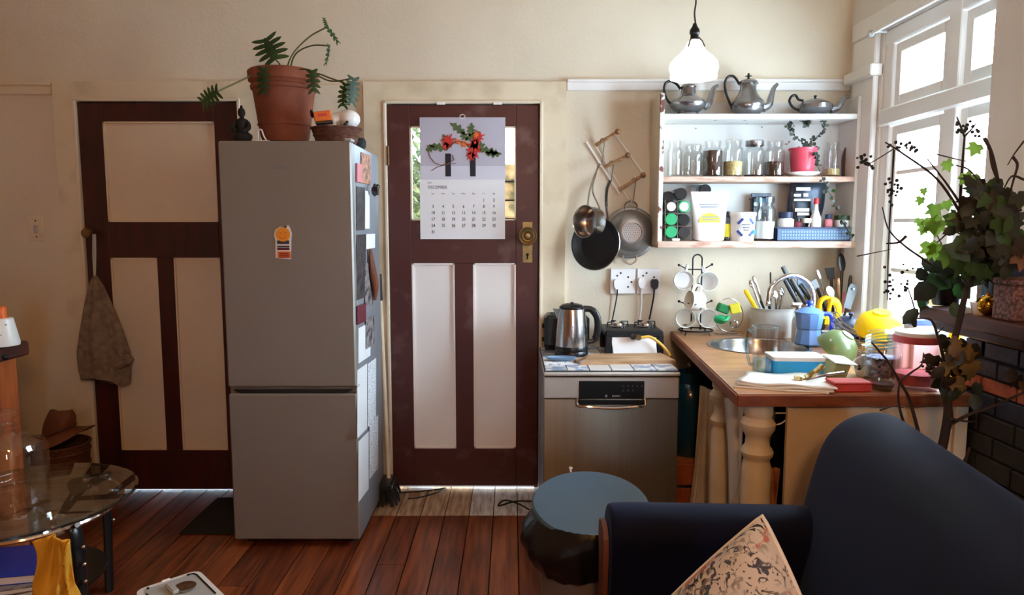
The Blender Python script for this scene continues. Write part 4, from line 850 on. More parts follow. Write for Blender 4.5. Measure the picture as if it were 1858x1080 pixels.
# ================================================================ sockets and plugs on the wall
def socket(u0, u1, v0, v1, label):
    a, b_ = PY(u0, v1, YB), PY(u1, v0, YB); s_ = T('wall_socket', label, 'socket', ((a.x + b_.x) / 2, YB - .02, a.z), group='wall sockets')
    build(MB().box((a.x, YB - .022, a.z), (b_.x, YB, b_.z), .004), 'plate', 'plastic_white', s_)
    c_ = (a + b_) / 2
    for dx, dz in ((.028, .022), (.046, -.004), (.028, -.030), (-.030, .03), (-.012, .044)):
        build(MB().lathe([(0, 0), (.0055, 0), (.0055, .001), (0, .001)], Matrix.Translation(V(c_.x + dx, YB - .0222, c_.z + dz)) @ FACE_CAM, 10), 'pin_hole', 'ink_dark', s_)
    return c_
socket(1106, 1152, 487, 533, 'white double wall socket on the left with one white plug'); socket(1154, 1197, 487, 533, 'white double wall socket on the right with white and black plugs')
def plug(u, v, m, cm, end, label, r=.0035):
    p = PY(u, v, YB - .03); t_ = T('power_plug', label, 'plug', p)
    build(MB().prism([(-.020, .016), (-.012, .028), (.012, .028), (.020, .016), (.018, -.012), (.007, -.026), (-.007, -.026), (-.018, -.012)], .026, Matrix.Translation(p + V(0, .006, 0)) @ FACE_CAM), 'plug_body', m, t_)
    e_ = PY(*end, 3.735); build(MB().tube(curve([p + V(0, -.006, -.022), p + V(0, .004, -.06), (p + e_) / 2 + V(.004, .0, -.01), e_], 6), r, 7), 'flex', cm, t_)
plug(1120, 516, 'plastic_white', 'cord_black', (1111, 580), 'white plug with a dark thin cord in the left socket'); plug(1164, 514, 'plastic_white', 'plastic_white', (1160, 582), 'white plug with a white cord in the right socket', .0055); plug(1187, 516, 'black_plastic', 'cord_black', (1178, 580), 'black plug with a black cord in the right socket', .0045)
# ================================================================ peg rack with pans
rk = T('peg_rack', 'white folding lattice rack with wooden pegs on the wall', 'peg rack', PY(1110, 350, 3.735))
def bar(a, b_, w_=.006, d_=.003, m='white_gloss', name='slat', par=rk, Y=3.738):
    p, q_ = PY(*a, Y), PY(*b_, Y); build(MB().tube([p, q_], w_, 6, flat=.6), name, m, par)
bar((1064, 258), (1124, 352)); bar((1118, 246), (1172, 322)); bar((1090, 258), (1112, 340), .004); bar((1082, 268), (1140, 362), .004)
pegs = []
for (a, b_) in (((1082, 263), (1121, 239)), ((1098, 303), (1139, 282)), ((1124, 344), (1167, 318))):
    p, q_ = PY(*a, 3.735), PY(*b_, 3.63); pegs.append((p, q_)); d_ = (q_ - p)
    g = build(MB().tube([p, p + d_ * .85, p + d_ * .88, q_], [.010, .009, .007, .007], 12), 'peg', 'board_wood', rk)
    build(MB().sphere(q_, .015, 12, 8), 'peg_knob', 'mid_wood', g)
def shook(p, drop, label):
    build(MB().tube(curve([p + V(-.012, 0, -.002), p + V(-.006, 0, .012), p + V(.006, 0, .012), p + V(.010, 0, -.01), p + V(.004, -.004, -drop * .6), p + V(0, -.006, -drop), p + V(-.008, -.01, -drop - .01), p + V(-.014, -.012, -drop + .006)], 5), .003, 6), 's_hook', 'steel', label=label, cat='hook', group='s hooks on the peg rack')
shook(pegs[0][0] + (pegs[0][1] - pegs[0][0]) * .28, .118, 's hook on the highest wooden peg'); shook(pegs[1][0] + (pegs[1][1] - pegs[1][0]) * .28, .09, 's hook on the middle wooden peg'); shook(pegs[2][0] + (pegs[2][1] - pegs[2][0]) * .6, .10, 's hook on the lowest wooden peg')
# frying pan
def axisM(c, n_, up=(0, 0, 1)):
    z_ = Vector(n_).normalized(); x_ = Vector(up).cross(z_).normalized(); y_ = z_.cross(x_); return Matrix.Translation(Vector(c)) @ Matrix((x_, y_, z_)).transposed().to_4x4()
fc2 = PY(1081, 442, 3.60); M = axisM(fc2, (-.55, -.83, .10), (.42, 0, 1))
fp_ = T('frying_pan', 'black nonstick frying pan hanging from the peg rack', 'frying pan', fc2)
build(MB().lathe([(0, -.03), (.098, -.03), (.116, -.012), (.134, .006), (.136, .010), (.131, .010), (.112, -.010), (.096, -.024), (0, -.024)], M, 40), 'pan_body', 'nonstick', fp_)
build(MB().tube([M @ V(.1365 * math.cos(a * pi / 24), .1365 * math.sin(a * pi / 24), .008) for a in range(48)], .0025, 6, closed=True), 'rim', 'steel', fp_)
build(MB().tube(curve([PY(1103, 400, 3.60), PY(1100, 372, 3.61), PY(1101, 345, 3.64), PY(1106, 330, 3.68)], 6), [.009] * 6 + [.013] * 13, 9, flat=.6), 'handle', 'black_plastic', fp_)
# saucepan
sc_ = PY(1062, 402, 3.46); M = axisM(sc_, (-.72, -.62, .05), (.35, 0, 1))
sp_ = T('saucepan', 'small shiny steel saucepan hanging on the left of the rack', 'saucepan', sc_)
build(MB().lathe([(0, -.075), (.066, -.075), (.074, -.066), (.077, 0), (.081, .006), (.078, .008), (.073, 0), (.070, -.062), (.062, -.070), (0, -.070)], M, 40), 'pan_body', 'steel', sp_)
build(MB().tube(curve([PY(1066, 376, 3.46), PY(1069, 350, 3.50), PY(1076, 325, 3.56), PY(1087, 298, 3.69), PY(1081, 316, 3.63), PY(1075, 345, 3.53), PY(1088, 378, 3.47)], 6), .0045, 7), 'wire_handle', 'steel', sp_)
# colander
cc = PY(1145, 422, 3.67); M = axisM(cc, (-.06, -1, .03))
cl_ = T('colander', 'round steel colander hanging on the right of the rack', 'colander', cc)
build(MB().lathe([(.133, -.055), (.137, -.050), (.132, -.046), (.122, -.044), (.112, -.01), (.092, .022), (.066, .036), (.058, .037), (.057, .050), (.050, .051), (.048, .042), (0, .040)], M, 44), 'bowl', 'steel_dull', cl_)
hl = MB()
for r_, n_ in ((.010, 6), (.020, 12), (.030, 18), (.040, 22)):
    for k_ in range(n_): a = 2 * pi * k_ / n_; hl.lathe([(0, 0), (.0026, 0), (.0026, .0008), (0, .0008)], M @ TR((r_ * math.cos(a), r_ * math.sin(a), .0412)), 6)
build(hl, 'perforations', 'ink_dark', cl_)['kind'] = 'stuff'
for s_ in (1, -1):
    build(MB().tube(curve([M @ V(-.035, s_ * .118, -.046), M @ V(-.030, s_ * .150, -.040), M @ V(0, s_ * .165, -.036), M @ V(.030, s_ * .150, -.040), M @ V(.035, s_ * .118, -.046)], 6), .0045, 7), 'handle', 'steel', cl_)
# ================================================================ wall shelf
SY = 3.54; sxa, sxb = .752, 1.712
zt, zm, zb = zv(211, SY), zv(325, SY), zv(441, SY)
shf = T('wall_shelf', 'white chipped wooden wall shelf with three boards', 'shelf', ((sxa + sxb) / 2, 3.65, zb))
sb = build(MB().box((sxa - .022, SY, zb - .012), (sxa, YB - .001, zt + .115), .003), 'side_board', 'plaster', shf)
build(MB().box((sxa - .020, SY - .006, zb - .010), (sxa + .002, SY, zt + .112), .002), 'edge_strip', 'chipped_edge', shf)
build(MB().box((sxb, SY, zb - .012), (sxb + .018, YB - .001, zt + .10), .003), 'side_board', 'shelf_white', shf)
build(MB().box((sxa, YB - .008, zb), (sxb, YB - .001, zt + .10)), 'back_panel', 'shelf_white', shf, smooth=0)
h_ = .026
build(MB().box((sxa, SY, zt - h_ / 2), (sxb, YB - .008, zt + h_ / 2), .003), 'shelf_board', 'shelf_white', shf)
build(MB().box((sxa, SY, zm - h_ / 2), (sxb, YB - .008, zm + h_ / 2), .003), 'shelf_board', 'shelf_wood', shf)
build(MB().box((sxa - .02, SY - .01, zb - h_ / 2 - .012), (sxb + .02, YB - .008, zb + h_ / 2 - .004), .003), 'shelf_board', 'shelf_wood', shf)
zt += h_ / 2; zm += h_ / 2; zb += h_ / 2 - .004
px = 3.62 / 1.02 / F
def onshelf(u, Y, z): p = PY(u, 300, Y); return V((u - 929) / F * Y / (1.022 if z > 1.9 else 1.012 if z > 1.6 else 1.003), Y, z)
def pot_(name, label, u, prof, handle, spout, fin, sy=1):
    p = onshelf(u, 3.635, zt); t_ = T(name, label, 'teapot', p, group='pewter pots on the top shelf')
    build(MB().lathe(prof, n=36), 'body', 'pewter', t_, local=True)
    build(MB().tube(curve(handle, 7), .0065, 8), 'handle', 'black_iron', t_, local=True)
    n_ = len(curve(spout, 7)); build(MB().tube(curve(spout, 7), [.022 - .014 * k_ / (n_ - 1) for k_ in range(n_)], 10), 'spout', 'pewter', t_, local=True)
    build(MB().lathe(fin, n=20), 'lid_finial', 'black_iron', t_, local=True)
pot_('pewter_teapot', 'dark pewter teapot on the top shelf behind the hanging lamp', 1248, [(0, .004), (.055, .004), (.062, 0), (.058, .012), (.050, .016), (.075, .034), (.092, .052), (.094, .062), (.078, .082), (.048, .098), (.038, .110), (.036, .140), (.040, .146), (.030, .158), (0, .164)],
     [(-.078, 0, .055), (-.108, 0, .085), (-.122, 0, .13), (-.116, 0, .165), (-.09, 0, .175), (-.060, 0, .16), (-.040, 0, .135)], [(.080, 0, .05), (.105, 0, .065), (.118, 0, .105), (.128, 0, .14), (.15, 0, .155)], [(0, .16), (.008, .162), (.006, .17), (.011, .176), (0, .184)])
pot_('pewter_coffee_pot', 'tall pewter coffee pot in the middle of the top shelf', 1356, [(0, .004), (.050, .004), (.054, 0), (.056, .006), (.078, .030), (.084, .050), (.078, .072), (.060, .095), (.046, .115), (.040, .135), (.040, .155), (.050, .160), (.046, .166), (.046, .172), (.036, .180), (.014, .186), (0, .188)],
     [(-.074, 0, .035), (-.092, 0, .07), (-.112, 0, .12), (-.118, 0, .165), (-.105, 0, .195), (-.080, 0, .200), (-.062, 0, .185), (-.046, 0, .16)], [(.076, 0, .04), (.108, 0, .06), (.118, 0, .10), (.130, 0, .14), (.148, 0, .162)], [(0, .186), (.006, .188), (.005, .196), (.018, .200), (.005, .204), (.006, .212), (0, .216)])
pot_('pewter_low_teapot', 'low squat pewter teapot at the right of the top shelf', 1478, [(0, .004), (.045, .004), (.050, 0), (.046, .008), (.070, .018), (.086, .036), (.084, .056), (.070, .068), (.044, .080), (.020, .088), (0, .090)],
     [(-.078, 0, .03), (-.11, 0, .045), (-.13, 0, .075), (-.12, 0, .10), (-.10, 0, .105), (-.085, 0, .085), (-.06, 0, .078)], [(.078, 0, .034), (.115, 0, .045), (.138, 0, .078), (.155, 0, .098), (.172, 0, .098)], [(0, .088), (.006, .09), (.005, .097), (.010, .102), (0, .108)])
# jars on the middle shelf
def jar(u, w_, h__, label, fill=None, fh=0, lid=None, Y=3.63, grp='glass jars on the middle shelf', z=None, name='glass_jar'):
    z = zm if z is None else z
    p = onshelf(u, Y, z); r = w_ / 2 * px; H = h__ * px; t_ = T(name, label, 'jar', p, group=grp)
    build(MB().lathe([(0, .003), (r * .9, .003), (r, .010), (r, H * .70), (r * .93, H * .77), (r * .74, H * .82), (r * .74, H * .86), (r * .80, H * .88), (r * .80, H), (r * .74, H), (r * .70, H * .83), (r * .88, H * .75), (r * .94, H * .68), (r * .94, .014), (0, .010)], n=28), 'glass_body', 'glass_clear', t_, local=True)
    if fill: build(MB().lathe([(0, .011), (r * .9, .012), (r * .92, H * fh), (r * .5, H * fh + .004), (0, H * fh + .002)], n=24), 'contents', fill, t_, local=True)
    if lid: build(MB().lathe([(r * .84, H * .89), (r * .86, H * .90), (r * .86, H + .004), (r * .8, H + .008), (0, H + .008)], n=28), 'lid', lid, t_, local=True)
jar(1223, 27, 66, 'tall empty clear glass jar at the left end of the middle shelf')
jar(1257, 34, 57, 'short clear glass jar with steel clip lid on the middle shelf', None, 0, 'glass_clear')
jar(1292, 37, 66, 'glass jar filled with dark brown grains', 'grain_brown', .72)
jar(1329, 36, 68, 'glass jar filled with pale yellow grain', 'grain_yellow', .42)
jar(1367, 38, 64, 'clear glass jar with a dull grey metal lid', 'coffee', .05, 'pewter')
jar(1404, 36, 66, 'glass jar half full of dark coffee beside the pink pot', 'grain_brown', .42)
jar(1509, 29, 64, 'narrow glass jar with a little yellow grain right of the pink pot', 'grain_yellow', .24)
p = onshelf(1243, 3.565, zm); build(MB().sphere(p + V(0, 0, .022), .022, 14, 10, (1, 1, 1)), 'glass_ball', 'glass_clear', label='small clear glass ball at the front of the middle shelf', cat='ball')
# pink pot with heart trellis
p = onshelf(1455, 3.61, zm)
build(MB().lathe([(0, .003), (.055, .003), (.078, .014), (.088, .020), (.088, .024), (.06, .014), (0, .012)], TR(p), 30), 'white_saucer', 'ceramic_white', label='white saucer under the pink pot', cat='saucer')
p = p + V(0, 0, .0125)
pk = T('pink_pot', 'pink red ceramic flower pot on a saucer on the middle shelf', 'plant pot', p)
build(MB().lathe([(0, 0), (.050, 0), (.054, .01), (.066, .118), (.070, .120), (.071, .132), (.064, .134), (.060, .118), (0, .112)], n=30), 'body', 'pink_pot', pk, local=True); build(MB().lathe([(0, .113), (.058, .116), (0, .120)], n=18), 'soil', 'soil', pk, local=True)
hv = T('heart_vine', 'trailing vine trained on a heart shaped wire in the pink pot', 'plant', p + V(0, 0, .12))
hpts = []
for k_ in range(40):
    a = 2 * pi * k_ / 40; hx = 16 * math.sin(a) ** 3; hy = 13 * math.cos(a) - 5 * math.cos(2 * a) - 2 * math.cos(3 * a) - math.cos(4 * a)
    q_ = PY(1463 + hx * 2.05, 236 - hy * 1.95, 3.60); hpts.append(q_)
build(MB().tube(hpts, .0022, 5, closed=True), 'heart_wire', 'twig', hv)
build(MB().tube([hpts[20], p + V(.002, 0, .116)], .0022, 5), 'wire_stake', 'twig', hv)
small = MB().add([(0, 0, 0), (.5, .35, .05), (.35, .8, 0), (0, 1, -.1), (-.35, .8, 0), (-.5, .35, .05)], [(0, 1, 2, 3), (0, 3, 4, 5)])
def tiny_leaf(q_, s_, m, par):
    d_ = V(random.uniform(-1, 1), random.uniform(-1, .3), random.uniform(-1, .6)); build(place_leaf(small, q_, d_, V(random.uniform(-.5, .5), -1, random.uniform(-.3, .8)), s_), 'leaf', m, par, recalc=False, smooth=0)
for k_ in range(130): tiny_leaf(random.choice(hpts) + V(random.uniform(-.008, .008), random.uniform(-.012, .006), random.uniform(-.01, .01)), random.uniform(.012, .022), random.choice(('leaf_grey', 'leaf_grey', 'leaf_dark')), hv)
trail = curve([p + V(.05, -.03, .125)] + [PY(*q_, 3.515) for q_ in ((1480, 288), (1490, 318), (1503, 345), (1515, 372), (1530, 400), (1542, 428))], 8)
build(MB().tube(trail, .0018, 5), 'trailing_stem', 'twig', hv)
for k_ in range(60): tiny_leaf(random.choice(trail[2:]) + V(random.uniform(-.010, .010), random.uniform(-.014, .003), random.uniform(-.01, .01)), random.uniform(.012, .024), random.choice(('leaf_grey', 'leaf_grey', 'leaf_dark', 'leaf_green')), hv)
for k_ in range(20): tiny_leaf(p + V(random.uniform(-.05, .05), random.uniform(-.05, .02), .12 + random.uniform(0, .02)), random.uniform(.016, .026), random.choice(('leaf_grey', 'leaf_dark')), hv)
p = onshelf(1537, 3.66, zm); 
fan = MB(); fan.prism([(.035 * math.cos(a) * 1, .085 + .085 * math.sin(a)) for a in [i_ * pi / 10 for i_ in range(11)]] + [(-.03, .0), (.03, .0)], .012, Matrix.Translation(p) @ FACE_CAM); build(fan, 'dark_carving', 'dark_wood', label='dark brown carved piece against the right end of the middle shelf', cat='ornament')
# ---- bottom shelf
def lying(u, v, m, ring, label, r=.031, Y=3.555):
    p = PY(u, v, Y); t_ = T('spice_bottle', label, 'bottle', p, group='spice bottles lying in the shelf corner')
    M = Matrix.Translation(p) @ FACE_CAM
    build(MB().lathe([(0, -.14), (r * .92, -.14), (r * .98, -.13), (r * .98, -.03), (r * .9, -.022)], M, 22), 'glass_body', 'glass_smoke', t_)
    build(MB().lathe([(r * .95, -.024), (r * .97, -.002), (r * .9, .0), (0, .0)], M, 22), 'cap', ring, t_)
    if m != ring: build(MB().lathe([(0, .0005), (r * .74, .0005), (r * .70, .002), (0, .002)], M, 20), 'cap_disc', m, t_)
lying(1218, 375, 'cream_disc', 'black_plastic', 'spice bottle with cream cap disc nearest the shelf side'); lying(1241, 375, 'cream_disc', 'green_plastic', 'spice bottle with cream disc in a green ring')
lying(1218, 398, 'green_plastic', 'green_plastic', 'upper of the two green capped spice bottles'); lying(1241, 399, 'black_plastic', 'black_plastic', 'black capped spice bottle beside the upper green cap')
lying(1218, 421, 'green_plastic', 'green_plastic', 'lower of the two green capped spice bottles'); lying(1241, 422, 'coffee', 'coffee', 'brown capped spice bottle beside the lower green cap')
lying(1236, 352, 'black_plastic', 'black_plastic', 'black capped spice bottle on top of the stack'); lying(1213, 358, 'black_plastic', 'black_plastic', 'black capped spice bottle half hidden behind the shelf edge', Y=3.60); lying(1280, 345, 'black_plastic', 'black_plastic', 'black capped bottle showing above the white pouch', Y=3.66)
rkx = MB()
for v in (386.5, 410): rkx.tube([PY(1206, v, 3.56), PY(1253, v, 3.56)], .002, 5).tube([PY(1206, v, 3.66), PY(1253, v, 3.66)], .002, 5)
for u in (1207, 1229.5, 1253): rkx.tube([PY(u, 364, 3.56), V(PY(u, 430, 3.56).x, 3.56, zb)], .002, 5).tube([PY(u, 364, 3.66), V(PY(u, 430, 3.66).x, 3.66, zb)], .002, 5)
build(rkx, 'wire_bottle_rack', 'steel', label='thin wire rack holding the lying spice bottles', cat='rack')
p = onshelf(1226, 3.552, zb); build(MB().box(p + V(-.020, -.006, 0), p + V(.020, .008, .014), .004), 'white_block', 'plastic_white', label='small white block at the shelf front below the green caps', cat='block')
# white pouch
p = onshelf(1285, 3.60, zb); pu = T('white_pouch', 'white stand up pouch with a yellow label', 'pouch', p)
def pouch(a, t):
    an = 2 * pi * a; w_ = (.080 + .016 * t) ; d_ = .042 * (1 - t ** 1.3) + .002; return p + V(w_ * (abs(math.cos(an)) ** .6) * (1 if math.cos(an) > 0 else -1), d_ * math.sin(an), .250 * t + .012 * (1 - t) * (abs(math.cos(an)) ** 3) )
g = MB().grid(pouch, 36, 12, True); g.f.append(tuple(i_ * 12 for i_ in range(36))); g.f.append(tuple(i_ * 12 + 11 for i_ in range(36))); build(g, 'bag', 'plastic_white', pu, smooth=60)
def onp(u, v): q_ = PY(u, v, 3.60); t = max(0, min(1, (q_.z - p.z) / .25)); q_.y = 3.60 - .042 * (1 - t ** 1.3) - .0035; return q_
q1, q2 = onp(1266, 407), onp(1304, 390)
build(MB().add([onp(1266, 404), onp(1304, 404), onp(1303, 394), onp(1294, 388), onp(1284, 386), onp(1274, 389), onp(1267, 396)], [(0, 1, 2, 3, 4, 5, 6)]), 'label_patch', 'label_yellow', pu, recalc=False, smooth=0)
for v, a, b_ in ((372, 1267, 1302), (377, 1269, 1300)): build(MB().add([onp(a, v), onp(b_, v), onp(b_, v - 2.2), onp(a, v - 2.2)], [(0, 1, 2, 3)]), 'printed_line', 'ink_grey', pu, recalc=False, smooth=0)
for v in (395, 400): build(MB().add([onp(1271, v) + V(0, -.001, 0), onp(1300, v) + V(0, -.001, 0), onp(1300, v - 2) + V(0, -.001, 0), onp(1271, v - 2) + V(0, -.001, 0)], [(0, 1, 2, 3)]), 'printed_line', 'ink_grey', pu, recalc=False, smooth=0)
def vial(u, Y, z, prof, m, label, lid=None, lm=None, name='small_bottle', cat='bottle', grp=None, extra=None):
    p = onshelf(u, Y, z); t_ = T(name, label, cat, p, group=grp); build(MB().lathe(prof, n=22), 'body', m, t_, local=True)
    if lid: build(MB().lathe(lid, n=22), 'cap', lm, t_, local=True)
    if extra: build(MB().lathe(extra[0], n=22), 'label_band', extra[1], t_, local=True)
    return t_
vial(1319, 3.60, zb, [(0, 0), (.016, 0), (.017, .004), (.017, .10), (.010, .115), (.009, .12)], 'glass_smoke', 'narrow bottle with a yellow label right of the white pouch', [(.010, .12), (.010, .15), (0, .152)], 'black_plastic', extra=([(.0174, .02), (.0178, .022), (.0178, .085), (.0174, .087)], 'label_yellow'))
# tub with blue pattern
p = onshelf(1346, 3.585, zb); tb = T('white_tub', 'white plastic tub with blue printed diamonds', 'tub', p)
build(MB().lathe([(0, 0), (.056, 0), (.058, .004), (.063, .128), (0, .128)], n=32), 'body', 'plastic_white', tb, local=True); build(MB().lathe([(.066, .126), (.067, .130), (.067, .142), (.062, .146), (0, .146)], n=32), 'lid', 'plastic_white', tb, local=True)
for dx, dz, a in ((-.028, .100, .8), (.028, .100, -.8), (-.030, .040, -.8), (.030, .040, .8)): build(MB().box((-.018, -.0008, -.006), (.018, .0008, .006), 0, Matrix.Translation(p + V(dx, -math.sqrt(max(0, .0625 ** 2 - dx * dx)) - .001, dz)) @ Euler((0, -a, dx * 16)).to_matrix().to_4x4()), 'blue_print', 'ink_blue', tb, smooth=0)
for dz, w_ in ((.080, .022), (.066, .018), (.054, .014)): build(MB().box(p + V(-w_, -.0632, dz), p + V(w_, -.0615, dz + .005)), 'printed_line', 'ink_dark', tb, smooth=0)
build(MB().box((-.010, -.0008, -.012), (.010, .0008, .012), 0, Matrix.Translation(p + V(.050, -.040, .045)) @ Euler((0, .8, .9)).to_matrix().to_4x4()), 'blue_print', 'cyan', tb, smooth=0)
# jar of powder and dark packet behind
jar(1386, 38, 78, 'clip top glass jar of white powder on the bottom shelf', 'powder_white', .45, 'glass_blue', 3.60, None, zb, 'powder_jar')
p = onshelf(1378, 3.70, zb); dk = T('dark_packet', 'dark packet standing behind the powder jar', 'packet', p); build(MB().box(p + V(-.05, -.02, 0), p + V(.05, .02, .225), .006), 'packet_body', 'foil_dark', dk); build(MB().box(p + V(-.052, -.004, .225), p + V(.052, .004, .245), .002), 'folded_top', 'foil_dark', dk); build(MB().lathe([(0, 0), (.012, 0), (.012, .001), (0, .001)], Matrix.Translation(p + V(-.032, -.0205, .19)) @ FACE_CAM, 14), 'round_mark', 'ink_white', dk)
# blue crate with small bottles
ca, cbx = onshelf(1408, 3.56, zb).x, onshelf(1546, 3.56, zb).x; cy0, cy1, ch = 3.553, 3.715, .066
cr = T('blue_crate', 'low blue plastic basket tray of bottles on the bottom shelf', 'tray', ((ca + cbx) / 2, 3.63, zb))
build(MB().box((ca, cy0, zb), (cbx, cy1, zb + .004)).box((ca, cy0, zb), (ca + .004, cy1, zb + ch)).box((cbx - .004, cy0, zb), (cbx, cy1, zb + ch)).box((ca, cy0, zb), (cbx, cy0 + .004, zb + ch)).box((ca, cy1 - .004, zb), (cbx, cy1, zb + ch)), 'tray_body', 'blue_crate', cr, smooth=0)
build(MB().tube([(ca, cy0, zb + ch), (cbx, cy0, zb + ch), (cbx, cy1, zb + ch), (ca, cy1, zb + ch)], .005, 6, closed=True), 'rim', 'navy_blue', cr)
lat = MB()
for k_ in range(26):
    x_ = ca + .03 + (cbx - ca - .04) * k_ / 25
    for z_ in (.012, .027, .042): lat.box((x_ - .004, cy0 - .0015, zb + z_), (x_ + .003, cy0, zb + z_ + .009))
build(lat, 'lattice_pattern', 'blue_soft', cr, smooth=0)['kind'] = 'stuff'
gz = zb + .004; G = 'small bottles in the blue tray'
vial(1424, 3.60, gz, [(0, 0), (.038, 0), (.040, .005), (.040, .105), (.030, .112)], 'plastic_white', 'white pill tub with a navy lid in the blue tray', [(.032, .112), (.034, .114), (.034, .142), (0, .144)], 'navy_blue', 'pill_tub', 'tub', G)
vial(1446, 3.59, gz, [(0, 0), (.018, 0), (.019, .09), (.012, .095)], 'maroon', 'small dark purple bottle in the blue tray', [(.013, .095), (.013, .11), (0, .112)], 'black_plastic', grp=G)
vial(1462, 3.60, gz, [(0, 0), (.026, 0), (.027, .085), (.022, .09)], 'glass_clear', 'small cream lidded jar in the blue tray', [(.027, .088), (.028, .09), (.028, .11), (0, .112)], 'cream_disc', 'small_jar', 'jar', G, ([(0, .004), (.024, .005), (.024, .06), (0, .062)], 'terracotta_pale'))
vial(1478, 3.585, gz, [(0, 0), (.026, 0), (.027, .11), (.012, .15), (.009, .185)], 'plastic_white', 'white squeeze bottle with a red cap in the blue tray', [(.012, .182), (.013, .184), (.012, .212), (0, .214)], 'red', grp=G)
vial(1501, 3.60, gz, [(0, 0), (.020, 0), (.021, .10), (.014, .108)], 'pink', 'pink labelled small bottle in the blue tray', [(.015, .108), (.016, .13), (0, .132)], 'navy_blue', grp=G)
vial(1526, 3.60, gz, [(0, 0), (.034, 0), (.036, .10), (.030, .105)], 'plastic_white', 'white tub with a dark green lid in the blue tray', [(.035, .103), (.037, .105), (.037, .125), (0, .127)], 'leaf_green', 'pill_tub', 'tub', G)
# dark foil pouch
p = onshelf(1455, 3.66, gz); fo = T('foil_pouch', 'shiny dark foil coffee pouch with white print', 'pouch', p)
def fpo(a, t):
    an = 2 * pi * a; w_ = .085 + .012 * t - .01 * math.sin(t * 9) * .3; d_ = .034 * (1 - t ** 2) + .003; return p + V((w_ * (abs(math.cos(an)) ** .6) * (1 if math.cos(an) > 0 else -1)) + .018 * t, d_ * math.sin(an) - .012 * t, .045 + .262 * t)
g = MB().grid(fpo, 30, 14, True); g.f.append(tuple(i_ * 14 for i_ in range(30))); g.f.append(tuple(i_ * 14 + 13 for i_ in range(30))); build(g, 'bag', 'foil_dark', fo, smooth=60)
def onf(u, v): q_ = PY(u, v, 3.62); return q_
for u0, v0, u1, v1 in ((1440, 352, 1453, 357), (1457, 351, 1466, 357), (1440, 361, 1474, 365), (1442, 378, 1468, 384), (1446, 386, 1468, 391), (1444, 340, 1470, 346)):
    a, b_ = PY(u0, v1, 3.61), PY(u1, v0, 3.61); build(MB().box((a.x, 3.605, a.z), (b_.x, 3.609, b_.z)), 'white_print', 'ink_white', fo, smooth=0)
# ================================================================ pendant lamp
lc = PY(1259, 112, 2.72); lt = T('pendant_lamp', 'lit white glass pendant lamp on a twisted cord', 'lamp', V(lc.x, 2.72, lc.z - .09))
k = 2.72 / 1.03 / F
build(MB().lathe([(.093, -.066), (.095, -.063), (.092, -.050), (.099, -.028), (.094, -.006), (.078, .014), (.056, .032), (.042, .048), (.034, .064), (.026, .080), (.020, .082), (.030, .062), (.052, .030), (.090, -.006), (.095, -.028), (.088, -.050), (.090, -.063)], TR(lc, s=.93), 48, 1, .02, 12), 'glass_shade', 'lamp_glass', lt)
build(MB().lathe([(0, .142), (.006, .140), (.010, .128), (.018, .116), (.019, .104), (.015, .098), (.016, .080), (0, .078)], TR(lc), 18), 'lamp_holder', 'black_iron', lt)
tw_ = [lc + V(.0022 * math.cos(k_ * .9), .0022 * math.sin(k_ * .9), .138 + k_ * .012) for k_ in range(0, 64)]
build(MB().tube(tw_, .0032, 6), 'twisted_cord', 'cord_brown', lt)
for s_ in (-1, 1): build(MB().tube([lc + V(s_ * .014, -.012, .086), lc + V(s_ * .024, -.026, .068), lc + V(s_ * .030, -.034, .048)], .0022, 5), 'shade_clip', 'black_iron', lt)
l_ = lamp('pendant_bulb', lc + V(0, 0, -.03), (1, .93, .82), 4.0, .03)
# ================================================================ wooden counter with sink
CZ = .89; th = .04
outer = [(.765, 2.32), (1.560, 2.32), (1.560, 2.405), (1.752, 2.405), (1.752, 3.742), (.862, 3.742)]
SK = V(1.165, 3.27, CZ); SR = .232
ctr = T('kitchen_counter', 'wooden kitchen counter with a round sink cut into it', 'counter', (1.25, 3.0, 0))
bm = bmesh.new(); NH = 48
def ring(pts, z): return [bm.verts.new((x_, y_, z)) for x_, y_ in pts]
hole = [(SK.x + (SR - .012) * math.cos(2 * pi * k_ / NH), SK.y + (SR - .012) * math.sin(2 * pi * k_ / NH)) for k_ in range(NH)]
rings = {}
for z_ in (CZ - th, CZ):
    es = []
    for nm, pts in (('o', outer), ('h', hole)):
        vs = ring(pts, z_); rings[(nm, z_)] = vs
        for k_ in range(len(vs)): es.append(bm.edges.new((vs[k_], vs[(k_ + 1) % len(vs)])))
    bmesh.ops.triangle_fill(bm, edges=es, use_beauty=True)
for nm in ('o', 'h'):
    a, b_ = rings[(nm, CZ - th)], rings[(nm, CZ)]
    for k_ in range(len(a)): bm.faces.new((a[k_], a[(k_ + 1) % len(a)], b_[(k_ + 1) % len(a)], b_[k_]))
bm.verts.index_update(); wt = MB(); wt.v = [tuple(v.co) for v in bm.verts]; wt.f = [tuple(v.index for v in f.verts) for f in bm.faces]; bm.free()
build(wt, 'worktop', 'worktop_wood', ctr, smooth=0)
build(MB().box((.762, 2.312, CZ - th - .002), (1.562, 2.3195, CZ - .003), .002), 'front_lipping', 'worktop_edge', ctr)
ln = V(.862 - .765, 3.742 - 2.32, 0); M = Matrix.Translation((.765, 2.32, 0)) @ Matrix.Rotation(math.atan2(-ln.x, ln.y), 4, 'Z'); build(MB().box((-.008, .0, CZ - th - .002), (-.0005, ln.length, CZ - .003), .002, M), 'side_lipping', 'worktop_edge', ctr)
build(MB().box((.945, 2.345, .02), (1.512, 2.362, CZ - th)), 'end_panel', 'panel_cream', ctr, smooth=0)
build(MB().box((1.514, 2.330, 0), (1.556, 2.368, CZ - th), .003), 'corner_post', 'cream_paint', ctr)
